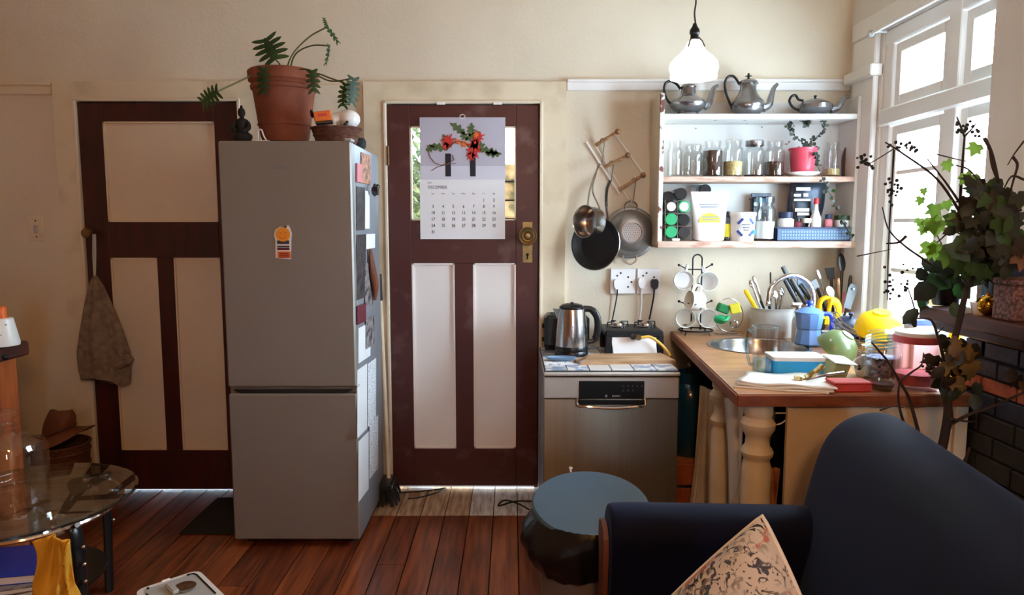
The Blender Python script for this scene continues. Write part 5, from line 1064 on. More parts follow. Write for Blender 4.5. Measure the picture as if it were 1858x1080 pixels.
build(MB().box((.96, 2.50, CZ - th - .05), (.98, 3.6, CZ - th), .003), 'apron', 'dark_wood', ctr)
for (x_, y_) in ((.862, 2.395), (.868, 2.80)):
    zt_ = CZ - th
    b_ = build(MB().lathe([(0, 0), (.055, 0), (.055, .06), (.048, .07), (.046, .10), (.050, .40), (.050, zt_ - .235), (.044, zt_ - .215), (.046, zt_ - .205), (.054, zt_ - .195), (.056, zt_ - .182), (.050, zt_ - .17), (.042, zt_ - .158), (.040, zt_ - .13), (.046, zt_ - .118), (.058, zt_ - .10), (.060, zt_ - .080), (.052, zt_ - .066), (.044, zt_ - .058), (.050, zt_ - .045), (.050, zt_), (0, zt_)], TR((x_, y_, 0)), 26), 'turned_leg', 'cream_paint', ctr)
# sink and tap
sk = T('round_sink', 'round blue grey steel sink set in the counter', 'sink', SK - V(0, 0, .16))
build(MB().lathe([(0, -.150), (.10, -.148), (.17, -.135), (.200, -.10), (.212, -.02), (.216, -.002), (.222, .003), (.236, .004), (.238, .0), (.2355, .0), (.219, -.004), (.2145, -.03), (.203, -.105), (.172, -.139), (.10, -.152), (0, -.154)], TR(SK), 56), 'basin', 'steel', sk)
build(MB().lathe([(.004, -.148), (.034, -.148), (.036, -.144), (.028, -.1425), (0, -.1455)], TR(SK), 20), 'drain', 'chrome', sk)
fb_ = V(PY(1474, 580, 3.40).x, 3.40, CZ)
tp = T('kitchen_tap', 'tall chrome gooseneck kitchen tap', 'tap', fb_)
zt_ = PY(1440, 500, 3.40).z - CZ; sx_ = PY(1396, 545, 3.38).x - fb_.x
arc = [V(0, 0, .05), V(0, 0, .10), V(0, 0, zt_ + sx_ / 2)] + [V(sx_ / 2 + sx_ / 2 * -math.cos(a), 0, zt_ + sx_ / 2 + abs(sx_ / 2) * math.sin(a)) for a in [pi * k_ / 14 for k_ in range(1, 15)]] + [V(sx_, 0, PY(1396, 556, 3.38).z - CZ)]
build(MB().tube(arc, .0125, 14), 'spout', 'chrome', tp, local=True); build(MB().lathe([(0, 0), (.032, 0), (.032, .008), (.024, .014), (.022, .055), (.014, .062), (0, .062)], n=24), 'base', 'chrome', tp, local=True); build(MB().lathe([(.0135, 0), (.0145, .002), (.0145, .02), (.0135, .022)], TR((sx_, 0, PY(1396, 556, 3.38).z - CZ)), 14), 'nozzle', 'chrome', tp, local=True); build(MB().tube([(.02, 0, .04), (.05, -.01, .05), (.08, -.015, .075)], [.007, .006, .005], 8), 'lever', 'chrome', tp, local=True)
# under the counter
cyl = V(PY(1256, 770, 3.25).x, 3.31, .36)
cr2 = T('wooden_crate', 'brown wooden crate under the counter behind the dishwasher edge', 'crate', (cyl.x, cyl.y, 0))
build(MB().box((cyl.x - .088, cyl.y - .14, 0), (cyl.x + .088, cyl.y + .14, .02)).box((cyl.x - .088, cyl.y - .14, 0), (cyl.x - .085, cyl.y + .14, .36)).box((cyl.x + .085, cyl.y - .14, 0), (cyl.x + .088, cyl.y + .14, .36)).box((cyl.x - .088, cyl.y - .14, .345), (cyl.x + .088, cyl.y + .14, .358)), 'frame', 'pine', cr2, smooth=0)
for k_ in range(3): build(MB().box((cyl.x - .09, cyl.y - .15, .02 + .115 * k_), (cyl.x + .09, cyl.y - .14, .12 + .115 * k_), .002), 'slat', 'pine', cr2)
gc = T('gas_cylinder', 'dark blue gas cylinder standing on the crate under the counter', 'gas cylinder', cyl)
build(MB().lathe([(0, 0), (.082, 0), (.084, .03), (.092, .05), (.095, .10), (.095, .28), (.085, .33), (.055, .36), (.03, .37), (0, .37)], n=30), 'tank', 'teal_bottle', gc, local=True); build(MB().lathe([(.066, .345), (.068, .40), (.064, .40), (.062, .348)], n=24), 'collar', 'teal_bottle', gc, local=True); build(MB().tube([(0, 0, .37), (0, 0, .42)], .012, 10).sphere((0, 0, .425), .018), 'valve', 'brass', gc, local=True)
def drape(name, m, pts_top, pts_bot, amp, nfold, label, y, cat='curtain', nv=14, nu=48):
    (ua, va), (ub, vb) = pts_top; (uc, vc), (ud, vd) = pts_bot
    def f_(a, t):
        u = (ua + (ub - ua) * a) * (1 - t) + (uc + (ud - uc) * a) * t; v = (va + (vb - va) * a) * (1 - t) + (vc + (vd - vc) * a) * t
        yy = y[0] + (y[1] - y[0]) * a; p = PY(u, v, yy); p.z = max(p.z, .02); return p + V(.008 * math.sin(a * 9 + 3 * t), amp * math.sin(2 * pi * nfold * a + .8 * t) * (.4 + .6 * t), 0)
    o = build(MB().grid(f_, nu, nv), name, m, label=label, cat=cat, smooth=180); md = o.modifiers.new('thickness', 'SOLIDIFY'); md.thickness = .003; return o
drape('curtain', 'curtain', [(1270, 700), (1306, 712)], [(1246, 960), (1312, 960)], .016, 4, 'cream curtain gathered behind the back turned leg', (3.12, 2.95))
drape('curtain', 'white_cloth', [(1313, 722), (1348, 728)], [(1326, 960), (1346, 960)], .016, 3, 'white curtain hanging between the two turned legs', (2.66, 2.52))
drape('curtain', 'curtain', [(1358, 752), (1394, 760)], [(1322, 960), (1402, 960)], .014, 4, 'cream curtain gathered behind the front turned leg', (2.50, 2.47))
drape('tea_towel', 'leaf_grey', [(1386, 738), (1404, 738)], [(1388, 810), (1400, 800)], .008, 2, 'pale green tea towel hanging under the counter front', (2.385, 2.385), 'towel')
drape('paper_bag', 'terracotta_pale', [(1388, 845), (1412, 850)], [(1386, 960), (1408, 960)], .014, 3, 'crumpled brown paper bag beside the front turned leg', (2.46, 2.46), 'bag')
drape('black_bag', 'black_matte', [(1400, 745), (1436, 745)], [(1402, 960), (1438, 960)], .02, 2, 'black bag hanging in the gap beside the end panel', (2.56, 2.56), 'bag')
hk_ = PY(1430, 752, 2.38); build(MB().tube(curve([PY(1407, 750, 2.38), PY(1425, 750, 2.37), PY(1432, 752, 2.37), PY(1428, 760, 2.37), PY(1418, 768, 2.37), PY(1409, 771, 2.37)], 6), .0025, 6), 'white_hook', 'plastic_white', label='thin white hook under the counter front edge', cat='hook')
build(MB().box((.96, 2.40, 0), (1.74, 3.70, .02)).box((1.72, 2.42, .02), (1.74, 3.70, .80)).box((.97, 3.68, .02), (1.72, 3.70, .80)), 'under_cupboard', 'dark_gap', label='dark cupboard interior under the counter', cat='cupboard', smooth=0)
# ================================================================ things on the counter
def at(u, v): return PZ(u, v, CZ)
CT = CZ + .0005
# mug tree
mp = at(1262, 604); mp.y = min(mp.y, 3.63); mp = V(PY(1262, 600, mp.y).x, mp.y, CT)
mt = T('mug_tree', 'black wire mug tree in the counter corner', 'mug tree', mp)
q = mp.y
build(MB().tube([mp + V(.088 * math.cos(a * pi / 16), .075 * math.sin(a * pi / 16), .022) for a in range(32)], .004, 6, closed=True), 'base_ring', 'black_iron', mt)
for a in range(4): d_ = V(math.cos(a * pi / 2 + .7), math.sin(a * pi / 2 + .7), 0); build(MB().tube([mp + d_ * .08 + V(0, 0, .022), mp + d_ * .092 + V(0, 0, .001)], .004, 6), 'foot', 'black_iron', mt)
p0 = PY(1253, 600, q); top = PY(1262, 462, q).z - CT
build(MB().tube([mp + V(-.024, 0, .022), mp + V(-.024, 0, top - .02)] + [mp + V(-.024 * math.cos(a * pi / 8), 0, top - .024 + .024 * math.sin(a * pi / 8)) for a in range(1, 8)] + [mp + V(.024, 0, top - .02), mp + V(.024, 0, .022)], .004, 7), 'double_stem', 'black_iron', mt)
mugs = []
for (ua, va), (ub, vb), Yt in (((1248, 489), (1232, 481), q - .05), ((1276, 489), (1292, 480), q - .05), ((1248, 553), (1232, 547), q - .05), ((1276, 553), (1291, 546), q - .05), ((1262, 528), (1268, 516), q - .09)):
    a_, b__ = PY(ua, va, q), PY(ub, vb, Yt); build(MB().tube([a_, b__], .003, 6).sphere(b__, .007, 8, 6), 'arm', 'black_iron', mt)
build(MB().tube([PY(1246, 489, q), PY(1280, 489, q)], .003, 6), 'cross_wire', 'black_iron', mt)
def mug(name, c, d, up, m, label, r=.050, h=.075, grp='white mugs on the mug tree', cat='mug'):
    M = axisM(c, d, up); t_ = T(name, label, cat, c, group=grp)
    build(MB().lathe([(0, -h), (r * .80, -h), (r * .9, -h + .004), (r * .98, -h * .6), (r, -.002), (r * .98, 0), (r * .93, -.002), (r * .91, -h * .6), (r * .8, -h + .008), (0, -h + .008)], M, 30), 'cup', m, t_)
    build(MB().tube(curve([M @ V(0, r * .93, -h * .78), M @ V(0, r * 1.5, -h * .72), M @ V(0, r * 1.62, -h * .45), M @ V(0, r * 1.4, -h * .2), M @ V(0, r * .95, -h * .18)], 5), .005, 7, flat=1.3), 'handle', m, t_)
    return t_
mug('mug', PY(1241, 509, q - .06), (-.12, -1, .06), (.25, 0, 1), 'ceramic_white', 'white mug at the upper left of the mug tree'); mug('mug', PY(1286, 511, q - .06), (-.02, -1, .06), (-.3, 0, 1), 'ceramic_white', 'white mug at the upper right of the mug tree')
mug('mug', PY(1244, 578, q - .06), (-.14, -1, .06), (.25, 0, 1), 'leopard_white', 'white mug with grey pattern at the lower left of the mug tree'); mug('mug', PY(1285, 578, q - .06), (-.02, -1, .06), (-.25, 0, 1), 'ceramic_white', 'white mug at the lower right of the mug tree')
mug('mug', PY(1250, 545, q - .12), (-.95, -.25, .15), (.1, 0, 1), 'leopard_white', 'white mug hanging sideways in the middle of the mug tree')
# sponge holder
sp3 = V(PY(1322, 580, 3.60).x, 3.60, CT); sh_ = T('sponge_rack', 'round wire rack with sponges behind the sink', 'rack', sp3)
build(MB().tube([PY(1322 + 26 * math.cos(a * pi / 18), 572 + 30 * math.sin(a * pi / 18), 3.62) for a in range(36)], .0025, 6, closed=True), 'wire_hoop', 'steel', sh_)
build(MB().tube([sp3 + V(-.06, -.02, .004), sp3 + V(.06, -.02, .004), sp3 + V(.06, .04, .004), sp3 + V(-.06, .04, .004)], .003, 6, closed=True).tube([sp3 + V(0, .02, .004), PY(1322, 602, 3.62)], .003, 6), 'stand', 'steel', sh_)
c_ = PY(1312, 560, 3.58); build(MB().box((-.032, -.016, -.022), (.032, .016, .022), .006, TR(c_, (0, .35, .2))), 'green_sponge', 'green_sponge', label='dark green scouring sponge in the wire rack', cat='sponge')
c_ = PY(1308, 580, 3.57); build(MB().sphere(c_, .034, 14, 10, (1.1, .7, .7)).tube(curve([c_ + V(-.03, 0, .01), c_ + V(.01, -.025, .0), c_ + V(.035, -.01, .015)], 4), .012, 7), 'green_scourer', 'green_plastic', label='bright green scrubbing brush head below the sponge', cat='scourer')
c_ = PY(1334, 560, 3.57); build(MB().box((-.026, -.014, -.026), (.026, .014, .026), .005, TR(c_, (0, -.25, -.2))), 'yellow_sponge', 'label_yellow', label='yellow sponge at the right of the wire rack', cat='sponge')
c_ = PY(1332, 588, 3.56); kn = MB()
for k_ in range(5): a = k_ * 1.3; kn.tube([c_ + V(.022 * math.cos(a + t * .5) * (1 - .05 * t), .012 * math.sin(t + a), .020 * math.sin(a + t * .5)) for t in range(12)], .004, 6)
build(kn, 'steel_wool', 'steel', label='shiny steel wool pad below the yellow sponge', cat='scourer')
# crock of cutlery
ck = V(PY(1401, 590, 3.58).x, 3.58, CT); kk = 3.58 / .99 / F
cro = T('cutlery_crock', 'pale grey ridged ceramic crock behind the sink', 'crock', ck)
build(MB().lathe([(0, .004), (.098, .004), (.102, 0), (.106, .02)] + [(.107 + .0025 * (k_ % 2), .03 + .012 * k_) for k_ in range(9)] + [(.109, .142), (.112, .147), (.104, .148), (.100, .14), (.098, .02), (0, .02)], n=40), 'body', 'ceramic_grey', cro, local=True)
def uten(name, base, tip, m, label, hr=.006, head=None, hm=None, grp='utensils in the grey crock', cat='utensil'):
    t_ = T(name, label, cat, base, group=grp); d_ = (tip - base); build(MB().tube([base, base + d_ * .5, tip - d_.normalized() * .012, tip], [hr * .8, hr, hr * 1.15, hr * .8], 8), 'handle', m, t_)
    if head:
        M = axisM(tip - d_.normalized() * .005, (.1, -1, .25), d_); 
        if head[0] == 'oval': build(MB().sphere((0, head[2] * .85, 0), 1, 14, 8, (head[1], head[2], .005), M), 'head', hm, t_)
        else: build(MB().prism([(-head[1] * .7, 0), (head[1] * .7, 0), (head[1], head[2]), (-head[1], head[2])], .004, M), 'head', hm, t_)
    return t_
cb_ = ck + V(0, 0, .06)
for (u, v, Y, m, hr, head, hm, lab, nm) in (
    (1352, 526, 3.56, 'yellow', .011, None, None, 'yellow handled tool leaning left in the grey crock', 'yellow_tool'),
    (1366, 520, 3.60, 'steel', .005, ('oval', .014, .022), 'steel', 'steel spoon leaning left in the grey crock', 'steel_spoon'),
    (1372, 514, 3.57, 'steel', .005, ('oval', .012, .024), 'steel', 'tall steel spoon in the grey crock', 'steel_spoon'),
    (1380, 545, 3.55, 'black_plastic', .006, None, None, 'short black handled knife in the grey crock', 'table_knife'),
    (1398, 494, 3.62, 'twig', .004, None, None, 'thin dark skewer standing in the grey crock', 'skewer'),
    (1408, 540, 3.53, 'steel', .005, ('oval', .018, .024), 'chrome', 'shiny steel ladle in the grey crock', 'ladle'),
    (1418, 535, 3.56, 'steel', .005, ('oval', .016, .024), 'chrome', 'shiny serving spoon on the right of the grey crock', 'serving_spoon'),
    (1392, 538, 3.54, 'black_plastic', .007, None, None, 'black handled peeler in the middle of the grey crock', 'peeler')):
    uten(nm, cb_ + V((u - 1395) * .0009, (Y - 3.57) * .6, 0), PY(u, v, Y), m, lab, hr, head, hm)
# knife block
kbp = V(PY(1468, 590, 3.60).x, 3.64, CT); kbk = T('knife_block', 'wooden knife block behind the tap', 'knife block', kbp)
build(MB().prism([(-.06, 0), (.06, 0), (.055, .10), (-.045, .165), (-.07, .13)], .09, Matrix.Translation(kbp + V(0, .05, 0)) @ FACE_CAM), 'block', 'mid_wood', kbk)
for k_, (ua, va, ub, vb, Y) in enumerate(((1448, 552, 1424, 508, 3.53), (1462, 552, 1436, 506, 3.56), (1443, 530, 1420, 484, 3.62), (1474, 550, 1452, 516, 3.58))):
    a_, b__ = PY(ua, va, Y), PY(ub, vb, Y); t_ = T('kitchen_knife', ('lowest black handled knife in the block', 'long black handled knife in the middle of the block', 'topmost black handled knife in the block', 'rightmost black handled knife in the block')[k_], 'knife', a_, group='knives in the wooden block')
    build(MB().tube([a_, (a_ + b__) / 2, b__], [.010, .012, .011], 8, flat=.6), 'handle', 'black_plastic', t_); build(MB().tube([a_, a_ + (a_ - b__) * .15], .008, 6, flat=.3), 'blade', 'steel', t_)
a_, b__ = PY(1458, 530, 3.63), PY(1446, 490, 3.66); bt = T('blue_spatula', 'blue rounded silicone spatula above the tap arc', 'spatula', a_); build(MB().tube([a_ + (a_ - b__), a_], .006, 8), 'handle', 'steel', bt); build(MB().prism([(-.020, -.02), (.016, -.02), (.022, .05), (.010, .085), (-.010, .09), (-.022, .06)], .010, axisM(a_, (0, -1, .1), b__ - a_)), 'blade', 'blue_soft', bt)
# soap bottle
so = V(PY(1449, 605, 3.42).x, 3.42, CT); sb_ = T('soap_bottle', 'white pump soap bottle left of the tap', 'bottle', so)
build(MB().lathe([(0, 0), (.030, 0), (.033, .006), (.034, .09), (.030, .11), (.016, .125), (.012, .135), (0, .135)], n=26), 'bottle_body', 'plastic_white', sb_, local=True); build(MB().lathe([(.014, .134), (.015, .15), (.006, .153), (.005, .18), (0, .18)], n=18).box((-.038, -.006, .176), (.010, .006, .188), .003), 'pump', 'plastic_white', sb_, local=True)
# blue enamel pot
ep = at(1474, 630); ep = V(ep.x, ep.y + .05, CT); en = T('blue_enamel_pot', 'pale blue faceted stovetop pot with a dark blue handle', 'coffee pot', ep)
build(MB().lathe([(0, .004), (.062, .004), (.066, .012), (.054, .07), (.052, .078)], n=10).lathe([(.052, .078), (.056, .082), (.066, .150), (.062, .156)], None, 10), 'body', 'blue_enamel', en, local=True, smooth=20)
build(MB().lathe([(.066, .154), (.066, .160), (.040, .176), (.014, .184), (0, .185)], n=20), 'lid', 'blue_enamel', en, local=True); build(MB().lathe([(0, .183), (.012, .184), (.010, .192), (.016, .202), (.014, .212), (0, .214)], n=14), 'knob', 'blue_royal', en, local=True)
build(MB().tube(curve([(.060, 0, .150), (.095, 0, .148), (.110, 0, .12), (.106, 0, .06), (.112, 0, .03)], 6), .011, 9, flat=.7), 'handle', 'blue_royal', en, local=True)
# glass jug
jg = at(1394, 684); jg = V(jg.x, jg.y + .045, CT); jt = T('glass_jug', 'tall clear glass jug with a little water on the counter', 'jug', jg); r = .047; H = .185
build(MB().lathe([(0, .006), (r * .9, .004), (r * .96, 0), (r, .01), (r * .97, H * .5), (r * 1.06, H), (r * 1.02, H + .002), (r * .91, H * .5), (r * .93, .014), (0, .012)], n=36), 'glass_body', 'glass_clear', jt, local=True)
build(MB().tube([V(r * 1.04 * math.cos(a * pi / 20), r * 1.04 * math.sin(a * pi / 20), H) for a in range(40)], .0022, 6, closed=True), 'rim', 'glass_blue', jt, local=True)
build(MB().tube(curve([(-r * .98, 0, H * .88), (-r * 1.45, -.004, H * .92), (-r * 1.55, -.004, H * .6), (-r * 1.25, 0, H * .25), (-r * .98, 0, H * .2)], 6), .006, 8), 'handle', 'glass_blue', jt, local=True)
build(MB().lathe([(0, .0135), (r * .90, .0145), (r * .90, .060), (0, .060)], n=30), 'water', 'water', jt, local=True)
# cyan tub
tb1 = at(1466, 692); tb1 = V(tb1.x - .004, tb1.y + .115, CT); tt = T('cyan_tub', 'bright cyan plastic tub with a white lid beside the jug', 'tub', tb1, rz=-.06)
build(MB().prism(rrect(-.095, -.06, .095, .06, .015), .062), 'body', 'cyan', tt, local=True); build(MB().prism(rrect(-.099, -.064, .099, .064, .017), .014, None, .0625), 'lid', 'plastic_white', tt, local=True)
# white folded cloth
a_, b__, c_, d_ = [at(*q_) for q_ in ((1330, 704), (1505, 716), (1478, 684), (1342, 686))]
wc = T('folded_cloth', 'folded white cloth on the front edge of the counter', 'cloth', (a_ + c_) / 2)
for k_ in range(3):
    def f_(s, t, k_=k_):
        p = (a_ * (1 - s) + b__ * s) * (1 - t) + (d_ * (1 - s) + c_ * s) * t; return V(p.x + .012 * k_ + .006 * math.sin(7 * t + k_), p.y + .006 * k_ + .006 * math.sin(9 * s + k_), CT + .004 + .007 * k_ + .003 * math.sin(11 * s + 5 * t + k_) * (k_ > 0))
    o = build(MB().grid(f_, 18, 8), 'cloth_layer', 'white_cloth', wc, smooth=180); md = o.modifiers.new('thickness', 'SOLIDIFY'); md.thickness = .005
# giraffe spoon rest, green cup, green bowl
gq = at(1468, 697); g0 = [gq + V(-.055, .0, .016), gq + V(-.035, -.006, .018), gq + V(-.005, .002, .024), gq + V(.022, .0, .045), gq + V(.048, .004, .066)]
build(MB().tube(curve(g0, 6), [.012] + [.016] * 6 + [.013] * 10 + [.011] * 8, 10), 'giraffe_ornament', 'giraffe', label='cream ornament with olive patches lying beside the cyan tub', cat='ornament')
gc_ = at(1524, 690); gcu = T('green_cup', 'pale green square cup with black spots lying tilted', 'cup', gc_ + V(0, .03, 0))
M = TR(gc_ + V(0, .045, .038), (.25, .15, .3)); build(MB().box((-.045, -.036, -.036), (.042, .036, .032), .010, M), 'cup_body', 'green_pale', gcu); build(MB().box((-.048, -.040, .030), (.060, .040, .036), .003, M), 'rim', 'ceramic_white', gcu)
ob = at(1535, 660); M = TR(ob + V(.0, .05, .078), (.45, .45, .1), .82); obt = T('green_bowl', 'olive green bowl upturned and leaning on the counter', 'bowl', ob + V(0, .04, 0))
build(MB().lathe([(.100, -.05), (.104, -.046), (.096, -.01), (.076, .025), (.044, .048), (.034, .050), (.032, .056), (.026, .054), (0, .050)], M, 36), 'bowl_body', 'green_olive', obt); build(MB().tube([M @ V(.101 * math.cos(a * pi / 18), .101 * math.sin(a * pi / 18), -.048) for a in range(36)], .004, 6, closed=True), 'rim', 'green_olive', obt)
# red tin
rt = at(1548, 712); rdt = T('red_tin', 'flat red box at the front edge of the counter', 'box', rt + V(0, .03, 0)); build(MB().box(rt + V(-.064, .0, 0), rt + V(.064, .075, .026), .003), 'base', 'red_tin', rdt); build(MB().box(rt + V(-.066, -.002, .0262), rt + V(.066, .077, .034), .003), 'lid', 'red_tin', rdt)
kn_ = [at(1462, 704) + V(0, 0, .026), at(1500, 697) + V(0, 0, .034), at(1530, 694) + V(0, 0, .036)]; tk = T('table_knife', 'thin steel knife resting on the cloth and the red box', 'knife', kn_[0]); build(MB().tube(kn_[:2], [.002, .006], 6, flat=.25), 'blade', 'steel', tk); build(MB().tube(kn_[1:], [.005, .006], 8), 'handle', 'steel', tk)
# small dish of seeds
gd = at(1612, 712); gdt = T('seed_dish', 'small glass dish of brown seeds at the counter front', 'dish', gd + V(0, .035, 0)); build(MB().lathe([(0, .002), (.038, .002), (.042, .008), (.044, .036), (.040, .036), (.038, .010), (0, .008)], TR(gd + V(0, .045, .0005)), 28), 'glass_body', 'glass_clear', gdt); build(MB().lathe([(0, .009), (.037, .010), (.038, .022), (0, .024)], TR(gd + V(0, .045, .0005)), 24), 'seeds', 'grain_brown', gdt)
wcp = at(1580, 690); mug('patterned_cup', wcp + V(0, .06, .052), (-.5, -.4, .75), (.3, 0, 1), 'leopard_white', 'white cup with dark marks tipped beside the green cup', .04, .06, None, 'cup')
# swing top jar
wj = at(1613, 694); wj = V(wj.x, wj.y + .05, CT); wjt = T('clip_jar', 'ridged glass jar with lavender grey contents behind the seed dish', 'jar', wj)
build(MB().lathe([(0, .003), (.058, .003), (.064, .01), (.064, .10), (.054, .118), (.054, .124), (.050, .124), (.050, .116), (.059, .098), (.059, .012), (0, .010)], n=34), 'glass_body', 'glass_clear', wjt, local=True); build(MB().lathe([(0, .011), (.058, .012), (.058, .085), (0, .09)], n=28), 'lavender', 'lavender', wjt, local=True)
for z_ in (.126, .138, .150, .162): build(MB().tube([V(.056 * math.cos(a * pi / 16) - .004, .056 * math.sin(a * pi / 16), z_ + .010 * math.cos(a * pi / 16)) for a in range(32)], .0035, 6, closed=True), 'ridged_collar', 'glass_blue', wjt, local=True)
build(MB().lathe([(.056, .172), (.056, .178), (.03, .186), (0, .188)], n=28), 'lid', 'glass_clear', wjt, local=True)
# large frosted tub with red lid
ft = at(1685, 712); ft = V(ft.x, ft.y + .085, CT); ftt = T('frosted_tub', 'large frosted plastic tub with a pink red lid band', 'tub', ft)
build(MB().lathe([(0, .002), (.066, .002), (.070, .01), (.074, .165), (.071, .166), (.067, .012), (0, .008)], n=32), 'tub_body', 'glass_pinkish', ftt, local=True); build(MB().lathe([(.076, .160), (.077, .162), (.077, .182), (.073, .184)], n=32), 'lid_band', 'pink_lid', ftt, local=True); build(MB().lathe([(.073, .184), (.070, .196), (.03, .204), (0, .205)], n=32), 'lid_top', 'plastic_white', ftt, local=True); build(MB().lathe([(0, .012), (.066, .013), (.068, .05), (0, .052)], n=26), 'contents', 'pink', ftt, local=True)
p = V(1.56, 2.78, CT); wg = T('white_canister', 'white round lidded canister beside the tub with the pink lid', 'canister', p); build(MB().lathe([(0, 0), (.040, 0), (.044, .005), (.044, .105), (0, .105)], n=26), 'body', 'plastic_white', wg, local=True); build(MB().lathe([(.046, .104), (.048, .112), (.046, .125), (.036, .15), (.016, .162), (0, .164)], n=26), 'domed_lid', 'ceramic_white', wg, local=True)
p = V(1.64, 2.72, CT); bb = T('blue_carton', 'blue and white box behind the frosted tub', 'box', V(p.x, p.y, CT)); build(MB().box(V(p.x - .06, p.y, CT), V(p.x + .06, p.y + .08, CT + .175), .003), 'carton', 'plastic_white', bb); build(MB().box(V(p.x - .062, p.y - .003, CT + .1755), V(p.x + .062, p.y + .082, CT + .20), .003), 'lid', 'blue_royal', bb)
p = V(1.572, 2.452, CT); yb = T('yellow_bottle', 'yellow washing up bottle near the chimney breast', 'bottle', V(p.x, p.y, CT)); build(MB().lathe([(0, 0), (.024, 0), (.028, .006), (.028, .15), (.020, .185), (.010, .20), (0, .20)], n=20), 'body', 'yellow', yb, local=True); build(MB().lathe([(.011, .199), (.012, .213), (.006, .223), (0, .225)], n=14), 'cap', 'black_plastic', yb, local=True); build(MB().box((-.010, -.0292, .10), (.012, -.0275, .125), 0), 'label_print', 'ink_dark', yb, local=True)
# yellow bowl
p = PX(1597, 588, 1.60); yl = T('yellow_bowl', 'bright yellow bowl upside down on the dish rack', 'bowl', V(p.x, p.y, CT + .06)); M = TR(p, (.25, -.05, 0))
build(MB().lathe([(.098, -.04), (.101, -.036), (.096, .0), (.080, .03), (.05, .048), (.036, .050), (.036, .058), (.030, .058), (0, .052)], M, 36), 'bowl_body', 'yellow', yl); build(MB().tube([M @ V(.099 * math.cos(a * pi / 18), .099 * math.sin(a * pi / 18), -.038) for a in range(36)], .004, 6, closed=True), 'rim', 'yellow', yl)
# dish rack
ra, rb_ = V(1.50, 2.96, CT), V(1.69, 3.36, CT); dr = T('dish_rack', 'wire dish drying rack under the window', 'dish rack', V((ra.x + rb_.x) / 2, (ra.y + rb_.y) / 2, CT)); wr_ = MB()
for z_ in (.012, .055): wr_.tube([V(ra.x, ra.y, CT + z_), V(rb_.x, ra.y, CT + z_), V(rb_.x, rb_.y, CT + z_), V(ra.x, rb_.y, CT + z_)], .003, 6, closed=True)
build(wr_, 'frame', 'steel', dr)
for k_ in range(9):
    x_ = ra.x + (rb_.x - ra.x) * k_ / 8; build(MB().tube([V(x_, ra.y, CT + .055), V(x_, ra.y, CT + .012), V(x_, rb_.y, CT + .012), V(x_, rb_.y, CT + .055)], .002, 5), 'wire', 'steel', dr)
for x_ in (ra.x + .01, rb_.x - .01):
    for y_ in (ra.y + .01, rb_.y - .01): build(MB().tube([V(x_, y_, CT), V(x_, y_, CT + .014)], .005, 6), 'foot', 'plastic_white', dr)
rz0 = CT + .0145
p = PY(1541, 585, 3.16); nl = T('navy_pan_lid', 'navy enamel pan lid leaning in the dish rack', 'lid', p + V(0, 0, -.05)); M = TR(p, (.35, .0, 0)); build(MB().lathe([(.062, -.012), (.064, -.008), (.045, .010), (.016, .020), (0, .021)], M, 30), 'lid_body', 'navy_blue', nl); build(MB().lathe([(0, .02), (.006, .021), (.005, .032), (.012, .040), (.010, .048), (0, .05)], M, 14), 'knob', 'navy_blue', nl)
for k_, (u, v, du, dv, lab) in enumerate(((1512, 572, 40, 30, 'uppermost steel whisk lying across the dish rack'), (1508, 584, 44, 22, 'steel tongs lying in the dish rack'), (1516, 592, 36, 12, 'steel fork lying at the front of the dish rack'))):
    a_, b__ = PY(u, v, 3.12 - .03 * k_), PY(u + du, v + dv, 3.0 - .02 * k_); t_ = T(('whisk', 'tongs', 'serving_fork')[k_], lab, 'utensil', a_, group='utensils drying in the rack'); d_ = b__ - a_
    build(MB().tube([a_ + d_ * .45, b__], .005, 8), 'handle', 'steel', t_)
    for j_ in range(4): o_ = V(0, 0, .012 * (j_ - 1.5)); build(MB().tube(curve([a_ + d_ * .46, a_ + d_ * .2 + o_ * 1.4, a_ + o_ * .4], 4), .002, 5), 'wire_loop' if k_ == 0 else 'prong', 'steel', t_)
p = V(1.575, 3.28, rz0); nb = T('navy_bowl', 'dark navy bowl in the dish rack behind the blue pot', 'bowl', p); build(MB().lathe([(0, .004), (.03, .004), (.034, 0), (.05, .03), (.06, .07), (.056, .07), (.046, .032), (0, .012)], TR(p), 28), 'bowl_body', 'navy_blue', nb)
p = V(1.60, 3.05, rz0); wp2 = T('yellow_lemon_dish', 'small yellow dish under the yellow bowl in the rack', 'dish', p); build(MB().lathe([(0, .003), (.04, .003), (.05, .012), (.055, .026), (.051, .026), (.04, .012), (0, .01)], TR(p), 26), 'dish_body', 'yellow', wp2)
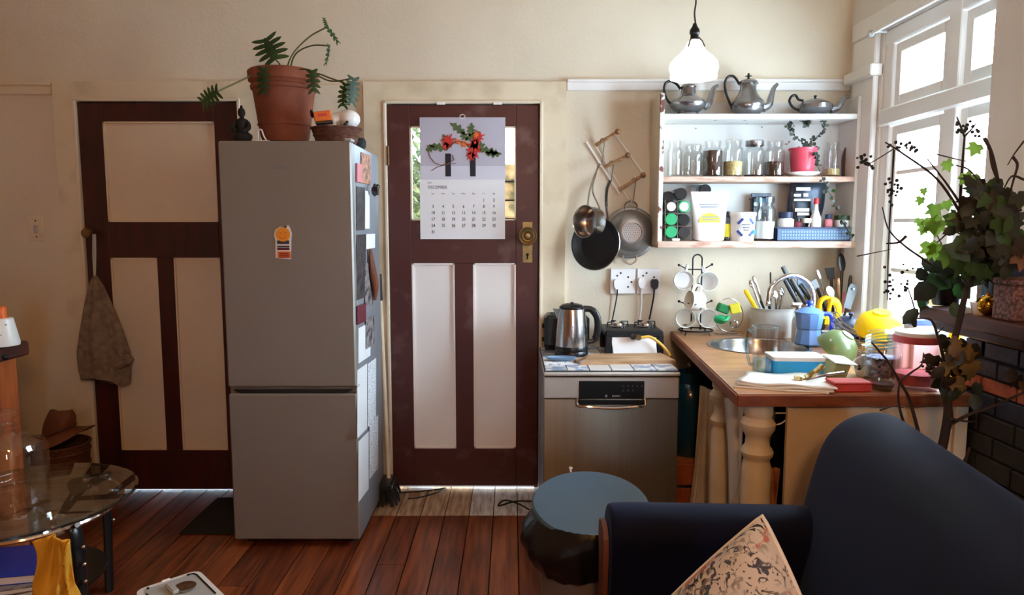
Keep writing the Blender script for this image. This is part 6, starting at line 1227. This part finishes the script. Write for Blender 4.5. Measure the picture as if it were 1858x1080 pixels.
# utensil pot by the window with gloves
up_ = V(PY(1522, 590, 3.56).x, 3.56, CT); ut = T('utensil_pot', 'white utensil pot in the corner by the window', 'pot', up_); build(MB().lathe([(0, .004), (.06, .004), (.064, .01), (.070, .13), (.066, .13), (.058, .014), (0, .012)], n=30), 'body', 'ceramic_white', ut, local=True)
ub_ = up_ + V(0, 0, .03)
for (u, v, Y, m, hr, head, hm, lab, nm) in (
    (1482, 522, 3.52, 'black_plastic', .007, ('flat', .020, .045), 'black_plastic', 'short black spatula leaning left by the tap', 'spatula'),
    (1489, 505, 3.55, 'steel', .005, ('oval', .014, .03), 'steel', 'narrow steel spoon beside the black spatula', 'spoon'),
    (1508, 505, 3.60, 'black_plastic', .007, ('flat', .026, .06), 'coffee', 'wide dark slotted turner in the utensil pot', 'turner'),
    (1528, 490, 3.58, 'black_plastic', .007, ('oval', .022, .05), 'black_plastic', 'tall black ladle standing highest in the utensil pot', 'ladle'),
    (1521, 505, 3.52, 'board_wood', .007, None, None, 'pale wooden spoon handle in the utensil pot', 'wooden_spoon'),
    (1510, 535, 3.48, 'ceramic_white', .006, ('oval', .020, .028), 'ceramic_white', 'white round spoon at the front of the utensil pot', 'white_spoon'),
    (1532, 530, 3.52, 'pink', .007, None, None, 'pinkish handle in the middle of the utensil pot', 'spatula'),
    (1544, 500, 3.56, 'black_plastic', .008, None, None, 'black handled knife leaning right in the utensil pot', 'bread_knife'),
    (1556, 515, 3.54, 'board_wood', .006, ('oval', .022, .030), 'board_wood', 'round wooden spoon leaning farthest right', 'wooden_spoon')):
    uten(nm, ub_ + V((u - 1520) * .0009, (Y - 3.55) * .6, 0), PY(u, v, Y), m, lab, hr, head, hm, 'utensils in the white pot')
a_, b__ = PY(1536, 560, 3.46), PY(1550, 518, 3.46); t_ = T('black_turner', 'flat black turner with a hole beside the window', 'turner', a_); build(MB().prism([(-.018, 0), (.018, 0), (.022, .10), (.016, .125), (-.016, .125), (-.022, .10)], .006, axisM(a_, (0, -1, .1), b__ - a_)), 'blade', 'black_plastic', t_); build(MB().tube([a_ + (a_ - b__) * .5, a_ + (b__ - a_) * .03], .006, 8), 'handle', 'black_plastic', t_); build(MB().lathe([(0, 0), (.005, 0), (.005, .0015), (0, .0015)], axisM(a_ + (b__ - a_) * .85 + V(0, -.0075, 0), (0, -1, .1), b__ - a_), 10), 'hang_hole', 'plastic_white', t_)
for k_, (px_, lab) in enumerate((([(1492, 578), (1486, 560), (1490, 545), (1502, 540), (1506, 552), (1502, 570)], 'yellow rubber glove draped left on the utensil pot'), ([(1506, 546), (1516, 548), (1522, 560), (1520, 578)], 'yellow rubber glove draped right on the utensil pot'))):
    pts = [PY(*q_, 3.44 - .01 * k_) for q_ in px_]; c__ = curve(pts, 6); t_ = T('rubber_glove', lab, 'glove', pts[0], group='yellow rubber gloves'); build(MB().tube(c__, [.022 - .010 * j_ / len(c__) for j_ in range(len(c__))], 10, flat=.6), 'cuff_and_palm', 'yellow', t_)
    for j_ in range(4): build(MB().tube(curve([c__[-1], c__[-1] + V(.008 * (j_ - 1.5), -.012, -.02), c__[-1] + V(.012 * (j_ - 1.5), -.014, -.05)], 4), .006, 7), 'finger', 'yellow', t_)
# knife lying over the edge
a_, b__ = at(1683, 716) + V(-.01, -.004, .008), at(1742, 706) + V(0, 0, .006); lk = T('carving_knife', 'steel knife blade poking over the counter front edge', 'knife', b__); build(MB().prism([(0, 0), (.13, .006), (.13, .022), (.02, .012)], .002, Matrix.Translation(a_) @ Matrix.Rotation(.12, 4, 'Z')), 'blade', 'chrome', lk); build(MB().tube([a_ + V(.13, .028, .002), a_ + V(.20, .042, .006)], .009, 8), 'handle', 'black_plastic', lk)
# ================================================================ bin
bc_ = PZ(1072, 913, .53); bn_ = T('waste_bin', 'grey round waste bin with a blue grey lid and black liner', 'bin', V(bc_.x, bc_.y, 0))
BR = .198
build(MB().lathe([(0, .0), (.148, .0), (.152, .01), (.185, .50), (.178, .50), (.146, .012), (0, .012)], n=44), 'body', 'bin_grey', bn_, local=True)
tl_ = Euler((.20, 0, 0)).to_matrix().to_4x4(); M = Matrix.Translation((0, 0, .53)) @ tl_
build(MB().lathe([(0, .006), (BR - .02, .006), (BR - .006, .004), (BR, -.004), (BR, -.022), (BR - .006, -.022), (BR - .010, -.006), (0, -.004)], M, 56), 'lid', 'blue_grey_lid', bn_, local=True)
build(MB().tube([M @ V(-.052, BR - .014, .006), M @ V(-.056, BR - .010, .022), M @ V(-.050, BR - .02, .026)], .004, 6), 'lid_tab', 'plastic_white', bn_, local=True)
def liner(a, t):
    an = 2 * pi * a; lo = .425 + .03 * math.sin(an * 2 + .6) - .11 * max(0, math.cos(an - 3.9)) ** 2
    z_ = .505 * (1 - t) + lo * t; bulge = 1 + .04 * math.sin(pi * min(1, t * 1.1)) + .20 * max(0, math.cos(an - 3.5)) ** 3 * math.sin(pi * t * .85)
    r_ = (.190 if t < .05 else .193) * bulge * (1 + .018 * math.sin(23 * an) * t + .012 * math.sin(41 * an + 5 * t)); return V(r_ * math.cos(an), r_ * math.sin(an), z_)
o = build(MB().grid(liner, 90, 14, True), 'bag_liner', 'bag_black', bn_, local=True, smooth=180)
# ================================================================ sofa
sf = T('navy_sofa', 'navy blue velvet sofa with a high rounded back', 'sofa', (.75, 1.4, 0))
prof = [(.80, .30), (.838, .55), (.862, .66), (.885, .76), (.905, .83), (.935, .878), (.975, .908), (1.02, .923), (1.07, .926), (1.11, .915), (1.145, .89), (1.17, .84), (1.18, .76), (1.185, .5), (1.17, .14), (.80, .14)]
YA, YE = 2.005, .35
def shift(y): return -(YA - y) * .14
def backf(i, y, k):      # k shrinks profile at the rounded far end
    x_, z_ = prof[i]; cx, cz = 1.0, .55
    return V(cx + (x_ - cx) * k + shift(y), y, cz + (z_ - cz) * k)
ys = [(YA, .90), (YA - .006, .955), (YA - .02, .985), (YA - .04, 1.0)] + [(YA - .04 - (YA - .04 - YE) * j_ / 10, 1.0) for j_ in range(1, 10)] + [(YE + .04, 1.0), (YE + .01, .97), (YE, .93)]
bk_ = MB(); n = len(prof)
for y_, k_ in ys: bk_.v += [tuple(backf(i_, y_, k_)) for i_ in range(n)]
for j_ in range(len(ys) - 1):
    for i_ in range(n): bk_.f.append((j_ * n + i_, j_ * n + (i_ + 1) % n, (j_ + 1) * n + (i_ + 1) % n, (j_ + 1) * n + i_))
bk_.f.append(tuple(range(n))); bk_.f.append(tuple((len(ys) - 1) * n + i_ for i_ in range(n)))
o = build(bk_, 'backrest', 'navy_velvet', sf, smooth=60); md = o.modifiers.new('soft', 'SUBSURF'); md.levels = 2; md.render_levels = 2
# rolled arm at the far end, running across
ap = [(1.985, .14), (2.000, .30), (2.005, .50), (2.014, .58), (2.008, .63), (1.978, .658), (1.930, .667), (1.882, .655), (1.852, .62), (1.844, .57), (1.860, .50), (1.868, .40), (1.868, .14)]
def arm(ap_, x0, x1, dip=0.0):
    mb = MB(); n = len(ap_); xs = [(x0, .93), (x0 + .008, .98), (x0 + .025, 1)] + [(x0 + .025 + (x1 - x0 - .025) * j_ / 6, 1) for j_ in range(1, 7)]
    cy = sum(p_[0] for p_ in ap_) / n
    for x_, k_ in xs: mb.v += [(x_, cy + (p_[0] - cy) * k_, (.4 + (p_[1] - .4) * k_) - dip * max(0, (x_ - x0) / (x1 - x0)) * (p_[1] > .45)) for p_ in ap_]
    for j_ in range(len(xs) - 1):
        for i_ in range(n): mb.f.append((j_ * n + i_, j_ * n + (i_ + 1) % n, (j_ + 1) * n + (i_ + 1) % n, (j_ + 1) * n + i_))
    mb.f.append(tuple(range(n))); mb.f.append(tuple((len(xs) - 1) * n + i_ for i_ in range(n))); return mb
o = build(arm(ap, .272, .93, .012), 'armrest', 'navy_velvet', sf, smooth=60); md = o.modifiers.new('soft', 'SUBSURF'); md.levels = 2; md.render_levels = 2
ap2 = [(p_[0] - 1.50, p_[1]) for p_ in ap]; o = build(arm(ap2, .03, .75, .012), 'armrest', 'navy_velvet', sf, smooth=60); md = o.modifiers.new('soft', 'SUBSURF'); md.levels = 2; md.render_levels = 2
for off, xx in ((0, .262), (-1.50, .02)):
    pl2 = [(1.950 + off, .10), (1.972 + off, .30), (1.978 + off, .50), (1.992 + off, .555), (1.985 + off, .592), (1.962 + off, .610), (1.93 + off, .615), (1.895 + off, .607), (1.872 + off, .585), (1.866 + off, .55), (1.878 + off, .49), (1.885 + off, .38), (1.885 + off, .10)]
    build(MB().prism([(p_[0], p_[1]) for p_ in pl2], .014, Matrix.Translation((xx - .006, 0, 0)) @ Matrix(((0, 0, 1, 0), (1, 0, 0, 0), (0, 1, 0, 0), (0, 0, 0, 1)))), 'wood_facing', 'leather_brown', sf)
build(MB().box((.27, .55, .14), (.95, 1.868, .28), .02), 'seat_base', 'navy_velvet', sf)
def seatc(a, t):
    x_ = .20 + .62 * a; y_ = .56 + 1.29 * t; e = (1 - abs(2 * a - 1) ** 6) * (1 - abs(2 * t - 1) ** 10); return V(x_ - (1.85 - y_) * .10, y_, .34 + .075 * e ** .5)
ct_ = MB().grid(seatc, 16, 24); build(ct_, 'seat_cushion', 'navy_velvet', sf, smooth=180); build(MB().box((.20, .60, .28), (.82, 1.85, .345), .03), 'seat_cushion_core', 'navy_velvet', sf)
for x_, y_ in ((.32, 1.92), (1.08, 1.92), (.30, .62), (.9, .62)): build(MB().lathe([(0, 0), (.02, 0), (.032, .13), (.034, .15), (0, .15)], TR((x_, y_, 0)), 14), 'leg', 'dark_wood', sf)
# cushion, standing on one corner
CK = PY(1386, 938, 1.40); e1 = V(-.235, .05, -.27) * .86; e2 = V(.075, -.22, -.26) * .86
cc_ = CK + (e1 + e2) / 2; ex = -e1.normalized(); nn = e1.cross(e2).normalized(); ey = -e2.normalized()
HS = (e1.length + e2.length) / 4
cu = T('scatter_cushion', 'cream cushion with dark botanical print on the sofa', 'cushion', V(cc_.x, cc_.y, .40))
def cush(sgn):
    def f_(a, t):
        x_, y_ = 2 * a - 1, 2 * t - 1; pin = 1 + .03 * (1 - x_ * x_) * abs(y_); pin2 = 1 + .05 * (1 - y_ * y_) * abs(x_)
        h__ = .085 * ((1 - x_ ** 4) * (1 - y_ ** 4)) ** .55; wr = .004 * math.sin(16 * (x_ + y_)) * (1 - max(abs(x_), abs(y_)))
        return cc_ + ex * (HS * x_ * pin2) + ey * (HS * y_ * pin) + nn * (sgn * (h__ + wr))
    return f_
mbc = MB().grid(cush(1), 28, 28); build(mbc, 'front_cover', 'cushion_cloth', cu, smooth=180, recalc=False); mbc = MB().grid(cush(-1), 28, 28); build(mbc, 'back_cover', 'white_cloth', cu, smooth=180, recalc=False)
f0 = cush(0); bd_ = [f0(k_ / 20, 0) for k_ in range(20)] + [f0(1, k_ / 20) for k_ in range(20)] + [f0(1 - k_ / 20, 1) for k_ in range(20)] + [f0(0, 1 - k_ / 20) for k_ in range(20)]
build(MB().tube(bd_, .005, 7, closed=True), 'piping', 'white_cloth', cu)
# ================================================================ mantel things
MZ = 1.1805
def onm(u, X): d = ray(u, 560); t = X / d.x; return V(X, d.y * t, MZ)
p = onm(1716, 1.525); bp2 = T('mantel_plant_pot', 'dark pot of drooping leaves at the end of the mantel', 'plant pot', p)
build(MB().lathe([(0, 0), (.042, 0), (.045, .01), (.058, .085), (.062, .087), (.062, .10), (.055, .10), (.05, .085), (0, .08)], n=28), 'body', 'black_plastic', bp2, local=True); build(MB().lathe([(0, .082), (.05, .084), (0, .088)], n=16), 'soil', 'soil', bp2, local=True)
p = onm(1792, 1.475); gb = T('gold_bauble', 'shiny gold bauble on the mantel', 'bauble', p); build(MB().sphere((0, 0, .032), .032, 22, 16), 'ball', 'gold', gb, local=True); build(MB().lathe([(0, .063), (.007, .063), (.007, .070), (0, .071)], n=12), 'cap', 'gold', gb, local=True)
p = onm(1753, 1.44); build(MB().box(p + V(-.014, -.022, 0), p + V(.014, .022, .020), .003), 'grey_block', 'plastic_grey', label='small grey block at the front edge of the mantel', cat='block')
p = onm(1776, 1.46); wc2 = T('small_white_cup', 'small bluish white cup beside the gold bauble', 'cup', p); build(MB().lathe([(0, .002), (.014, .002), (.016, 0), (.026, .040), (.023, .040), (.014, .006), (0, .006)], TR(p), 22), 'cup_body', 'ceramic_white', wc2)
p = onm(1800, 1.545); vb = T('grey_bottle', 'tall blue grey bottle behind the gold bauble', 'bottle', p); build(MB().lathe([(0, 0), (.03, 0), (.033, .008), (.033, .09), (.022, .115), (.014, .13), (.014, .165), (.017, .168), (.017, .178), (0, .178)], n=24), 'glass_body', 'blue_soft', vb, local=True); build(MB().lathe([(0, .178), (.013, .178), (.013, .19), (0, .192)], n=14), 'cork', 'mid_wood', vb, local=True)
p = onm(1846, 1.485); gx = T('glitter_box', 'brownish pink glittery box at the right edge of the mantel', 'box', p); build(MB().box(p + V(-.045, -.045, 0), p + V(.045, .045, .105), .004), 'box_body', 'glitter', gx); build(MB().box(p + V(-.048, -.048, .1055), p + V(.048, .048, .125), .004), 'lid', 'glitter', gx)
p = onm(1830, 1.548); dv = T('dark_vase', 'dark navy vase holding the trailing ivy', 'vase', p); build(MB().lathe([(0, 0), (.035, 0), (.038, .006), (.047, .07), (.044, .12), (.028, .155), (.030, .175), (.026, .175), (.024, .155), (0, .15)], n=28), 'body', 'navy_blue', dv, local=True)
# ---- leaves
def ivy(s=1.0):
    pts = [(0, 0), (.28, -.12), (.62, .10), (.44, .30), (.66, .62), (.30, .58), (.0, 1.0), (-.30, .58), (-.66, .62), (-.44, .30), (-.62, .10), (-.28, -.12)]
    vs = [(x_, y_, -.25 * x_ * x_ - .12 * y_ * y_) for x_, y_ in pts] + [(0, .34, .03)]
    return MB().add(vs, [(12, i_, (i_ + 1) % 12) for i_ in range(12)])
def oval():
    pts = [(0, 0), (.22, .15), (.36, .42), (.30, .72), (0, 1.05), (-.30, .72), (-.36, .42), (-.22, .15)]; return MB().add([(x_, y_, -.4 * x_ * x_ - .2 * y_ * y_) for x_, y_ in pts] + [(0, .45, .04)], [(8, i_, (i_ + 1) % 8) for i_ in range(8)])
IV, OV = ivy(), oval()
def leaf(par, u, v, Y, s, m, shape=IV, d=None, n_=None):
    d = d or V(random.uniform(-.8, .8), random.uniform(-.4, .2), random.uniform(-1, -.1)); n_ = n_ or V(random.uniform(-.5, .5), -1, random.uniform(-.2, .7))
    build(place_leaf(shape, PY(u, v, Y), d, n_, s), 'leaf', m, par, recalc=False, smooth=180)
# mantel pot plant
mpl = T('mantel_plant', 'dark leaved plant growing in the pot at the mantel end', 'plant', onm(1716, 1.525) + V(0, 0, .09))
base = onm(1716, 1.525) + V(0, 0, .085)
for (u, v, s) in ((1672, 470, .062), (1690, 462, .07), (1705, 480, .075), (1725, 468, .07), (1680, 500, .07), (1664, 488, .05), (1745, 490, .08), (1698, 512, .085), (1730, 508, .08), (1672, 520, .08), (1755, 470, .075), (1712, 495, .08), (1740, 455, .06)):
    Y = 2.38 + random.uniform(-.10, .03); q_ = PY(u, v, Y); build(MB().tube(curve([base + V(random.uniform(-.02, .02), random.uniform(-.02, .02), 0), (base + q_) / 2 + V(0, 0, .03), q_], 5), .0025, 5), 'stem', 'twig', mpl)
    leaf(mpl, u, v, Y, s * 1.15, random.choice(('leaf_dark', 'leaf_dark', 'leaf_green')), OV)
# trailing ivy in the vase
ivp = T('trailing_ivy', 'large spray of dark and green ivy leaves above the mantel', 'plant', onm(1830, 1.548) + V(0, 0, .16))
vb_ = onm(1830, 1.548) + V(0, 0, .155)
def vine(pxs, Y0, Y1, r=.003, par=ivp, start=None, m='twig'):
    pts = ([start] if start is not None else []) + [PY(u, v, Y0 + (Y1 - Y0) * k_ / max(1, len(pxs) - 1)) for k_, (u, v) in enumerate(pxs)]
    c_ = curve(pts, 6); n_ = len(c_); build(MB().tube(c_, [r * (1 - .6 * k_ / n_) for k_ in range(n_)], 6), 'stem', m, par); return c_
vine([(1810, 430), (1770, 440), (1730, 420), (1700, 440)], 2.1, 2.12, .004, start=vb_); vine([(1820, 400), (1790, 350), (1760, 310), (1735, 300)], 2.06, 2.1, .004, start=vb_); vine([(1838, 420), (1850, 380), (1858, 350)], 2.05, 2.0, .004, start=vb_); vine([(1800, 470), (1750, 470), (1712, 450)], 2.1, 2.15, .003, start=vb_)
for _ in range(165):
    u = random.triangular(1722, 1862, 1805); v = random.triangular(318, 535, 430 + (1790 - u) * .1)
    if u < 1745 and v < 385 or u > 1752 and v > 498: continue
    leaf(ivp, u, v, random.uniform(1.98, 2.16), random.uniform(.034, .066), random.choice(('leaf_dark', 'leaf_dark', 'leaf_brown', 'leaf_dark', 'leaf_green')), random.choice((IV, IV, OV)))
for u, v, s, m in ((1850, 455, .07, 'leaf_orange'), (1836, 400, .07, 'leaf_grey'), (1856, 385, .07, 'leaf_grey'), (1775, 480, .06, 'leaf_green'), (1740, 470, .07, 'leaf_green'), (1728, 440, .075, 'leaf_green'), (1720, 460, .05, 'leaf_ivy')): leaf(ivp, u, v, 2.02, s, m)
for u, v, s in ((1698, 372, .045), (1672, 358, .026), (1692, 396, .052), (1700, 402, .045), (1676, 342, .022), (1718, 292, .034), (1774, 262, .036), (1752, 315, .042), (1766, 318, .038), (1718, 365, .03), (1688, 440, .050), (1670, 398, .022), (1700, 445, .045), (1735, 390, .03), (1678, 410, .03)):
    leaf(ivp, u, v, 2.12, s * 1.12, 'leaf_ivy', IV, V(random.uniform(-.5, .5), 0, -1), V(random.uniform(-.3, .3), -1, .2))
vine([(1712, 450), (1698, 420), (1690, 380), (1674, 345)], 2.13, 2.13, .002)
# ---- bare branch arrangement behind the sofa
bz = PY(1712, 800, 2.12); brt = T('dry_branch', 'tall bare branch with berries and dry leaves behind the sofa', 'branch', V(bz.x - .03, 2.16, .3))
def tw(pxs, Y0, Y1, r, m='twig'): return vine(pxs, Y0, Y1, r, brt, None, m)
tw([(1690, 1010), (1694, 900), (1706, 830), (1716, 780), (1720, 740), (1714, 700), (1722, 655), (1736, 600), (1748, 550), (1762, 480), (1768, 420)], 2.16, 2.06, .016)
tw([(1706, 830), (1716, 790), (1726, 760), (1722, 720)], 2.15, 2.12, .010); tw([(1720, 772), (1760, 752), (1800, 738), (1858, 712), (1880, 700)], 2.13, 2.0, .006)
tw([(1670, 800), (1660, 760), (1648, 720), (1632, 692), (1610, 655), (1594, 636), (1582, 622)], 2.16, 2.1, .006); tw([(1652, 800), (1636, 755), (1630, 720), (1632, 692)], 2.17, 2.12, .005); tw([(1632, 692), (1655, 675), (1672, 662), (1676, 640)], 2.12, 2.1, .004); tw([(1722, 700), (1712, 650), (1700, 605), (1688, 580), (1664, 578)], 2.12, 2.12, .006); tw([(1700, 605), (1706, 600), (1712, 594)], 2.12, 2.1, .003)
tw([(1664, 578), (1655, 545), (1648, 525)], 2.12, 2.1, .003); tw([(1736, 860), (1750, 838), (1760, 812)], 2.1, 2.1, .008); tw([(1726, 760), (1755, 765), (1770, 764)], 2.1, 2.1, .004); tw([(1596, 745), (1620, 738), (1640, 740)], 2.15, 2.12, .003)
tw([(1762, 480), (1744, 415), (1742, 370), (1746, 300), (1750, 248)], 2.12, 2.16, .006); tw([(1750, 248), (1740, 222), (1736, 212)], 2.16, 2.16, .003); tw([(1750, 248), (1765, 232), (1772, 222)], 2.16, 2.16, .003)
tw([(1780, 450), (1745, 390), (1700, 325), (1640, 280), (1606, 258)], 2.10, 2.18, .005); tw([(1744, 372), (1715, 330), (1682, 288)], 2.12, 2.16, .004); tw([(1690, 480), (1640, 445), (1612, 415), (1601, 376)], 2.14, 2.18, .004); tw([(1645, 428), (1630, 440), (1608, 442)], 2.14, 2.16, .005); tw([(1622, 272), (1618, 340), (1612, 450), (1610, 545)], 2.18, 2.18, .003)
tw([(1786, 250), (1800, 280), (1812, 330), (1822, 380)], 2.06, 2.05, .006); tw([(1838, 285), (1846, 300), (1838, 330), (1825, 380)], 2.04, 2.04, .005); tw([(1858, 326), (1836, 320), (1820, 345)], 2.03, 2.03, .004); tw([(1858, 256), (1840, 280), (1828, 300)], 2.03, 2.03, .003); tw([(1812, 330), (1800, 300), (1795, 270)], 2.05, 2.05, .005); tw([(1622, 270), (1590, 290), (1572, 300)], 2.18, 2.2, .002); tw([(1700, 280), (1740, 290), (1780, 298)], 2.1, 2.08, .002); tw([(1555, 465), (1590, 458), (1620, 452)], 2.2, 2.18, .002)
def berries(u, v, su, sv, n_, Y):
    for _ in range(n_): c_ = PY(random.gauss(u, su), random.gauss(v, sv), Y + random.uniform(-.01, .01)); build(MB().sphere(c_, random.uniform(.0035, .006), 7, 5), 'berry', 'berry', brt)
berries(1686, 668, 6, 6, 16, 2.1); berries(1572, 296, 8, 8, 20, 2.2); berries(1630, 262, 9, 5, 10, 2.18); berries(1620, 345, 7, 12, 20, 2.18); berries(1656, 272, 6, 4, 8, 2.17); berries(1748, 232, 10, 8, 14, 2.16); berries(1772, 240, 5, 5, 6, 2.16); berries(1645, 510, 8, 14, 12, 2.14); berries(1612, 520, 6, 14, 14, 2.18); berries(1600, 660, 8, 10, 9, 2.12)
for _ in range(34):
    leaf(brt, random.gauss(1730, 17), random.gauss(650, 22), random.uniform(2.02, 2.16), random.uniform(.03, .06), random.choice(('leaf_dry', 'leaf_dry', 'leaf_brown')), random.choice((OV, IV)))
for _ in range(22): leaf(brt, random.gauss(1736, 15), random.choice((random.gauss(618, 8), random.gauss(690, 12))), random.uniform(2.10, 2.18), random.uniform(.04, .06), 'leaf_dark', OV)
for u, v, s, m in ((1666, 560, .06, 'leaf_dark'), (1655, 575, .045, 'leaf_dark'), (1842, 670, .05, 'leaf_brown'), (1854, 680, .05, 'leaf_brown'), (1848, 692, .04, 'leaf_dry'), (1470 + 260, 548, .05, 'leaf_green')): leaf(brt, u, v, 2.1, s, m, OV)
vz = V(PY(1690, 1010, 2.16).x, 2.16, 0); fv = T('floor_vase', 'dark floor vase behind the sofa holding the branch', 'vase', vz); build(MB().lathe([(0, 0), (.07, 0), (.075, .01), (.095, .14), (.085, .26), (.05, .34), (.055, .38), (.045, .38), (.04, .34), (0, .33)], n=30), 'body', 'black_iron', fv, local=True)
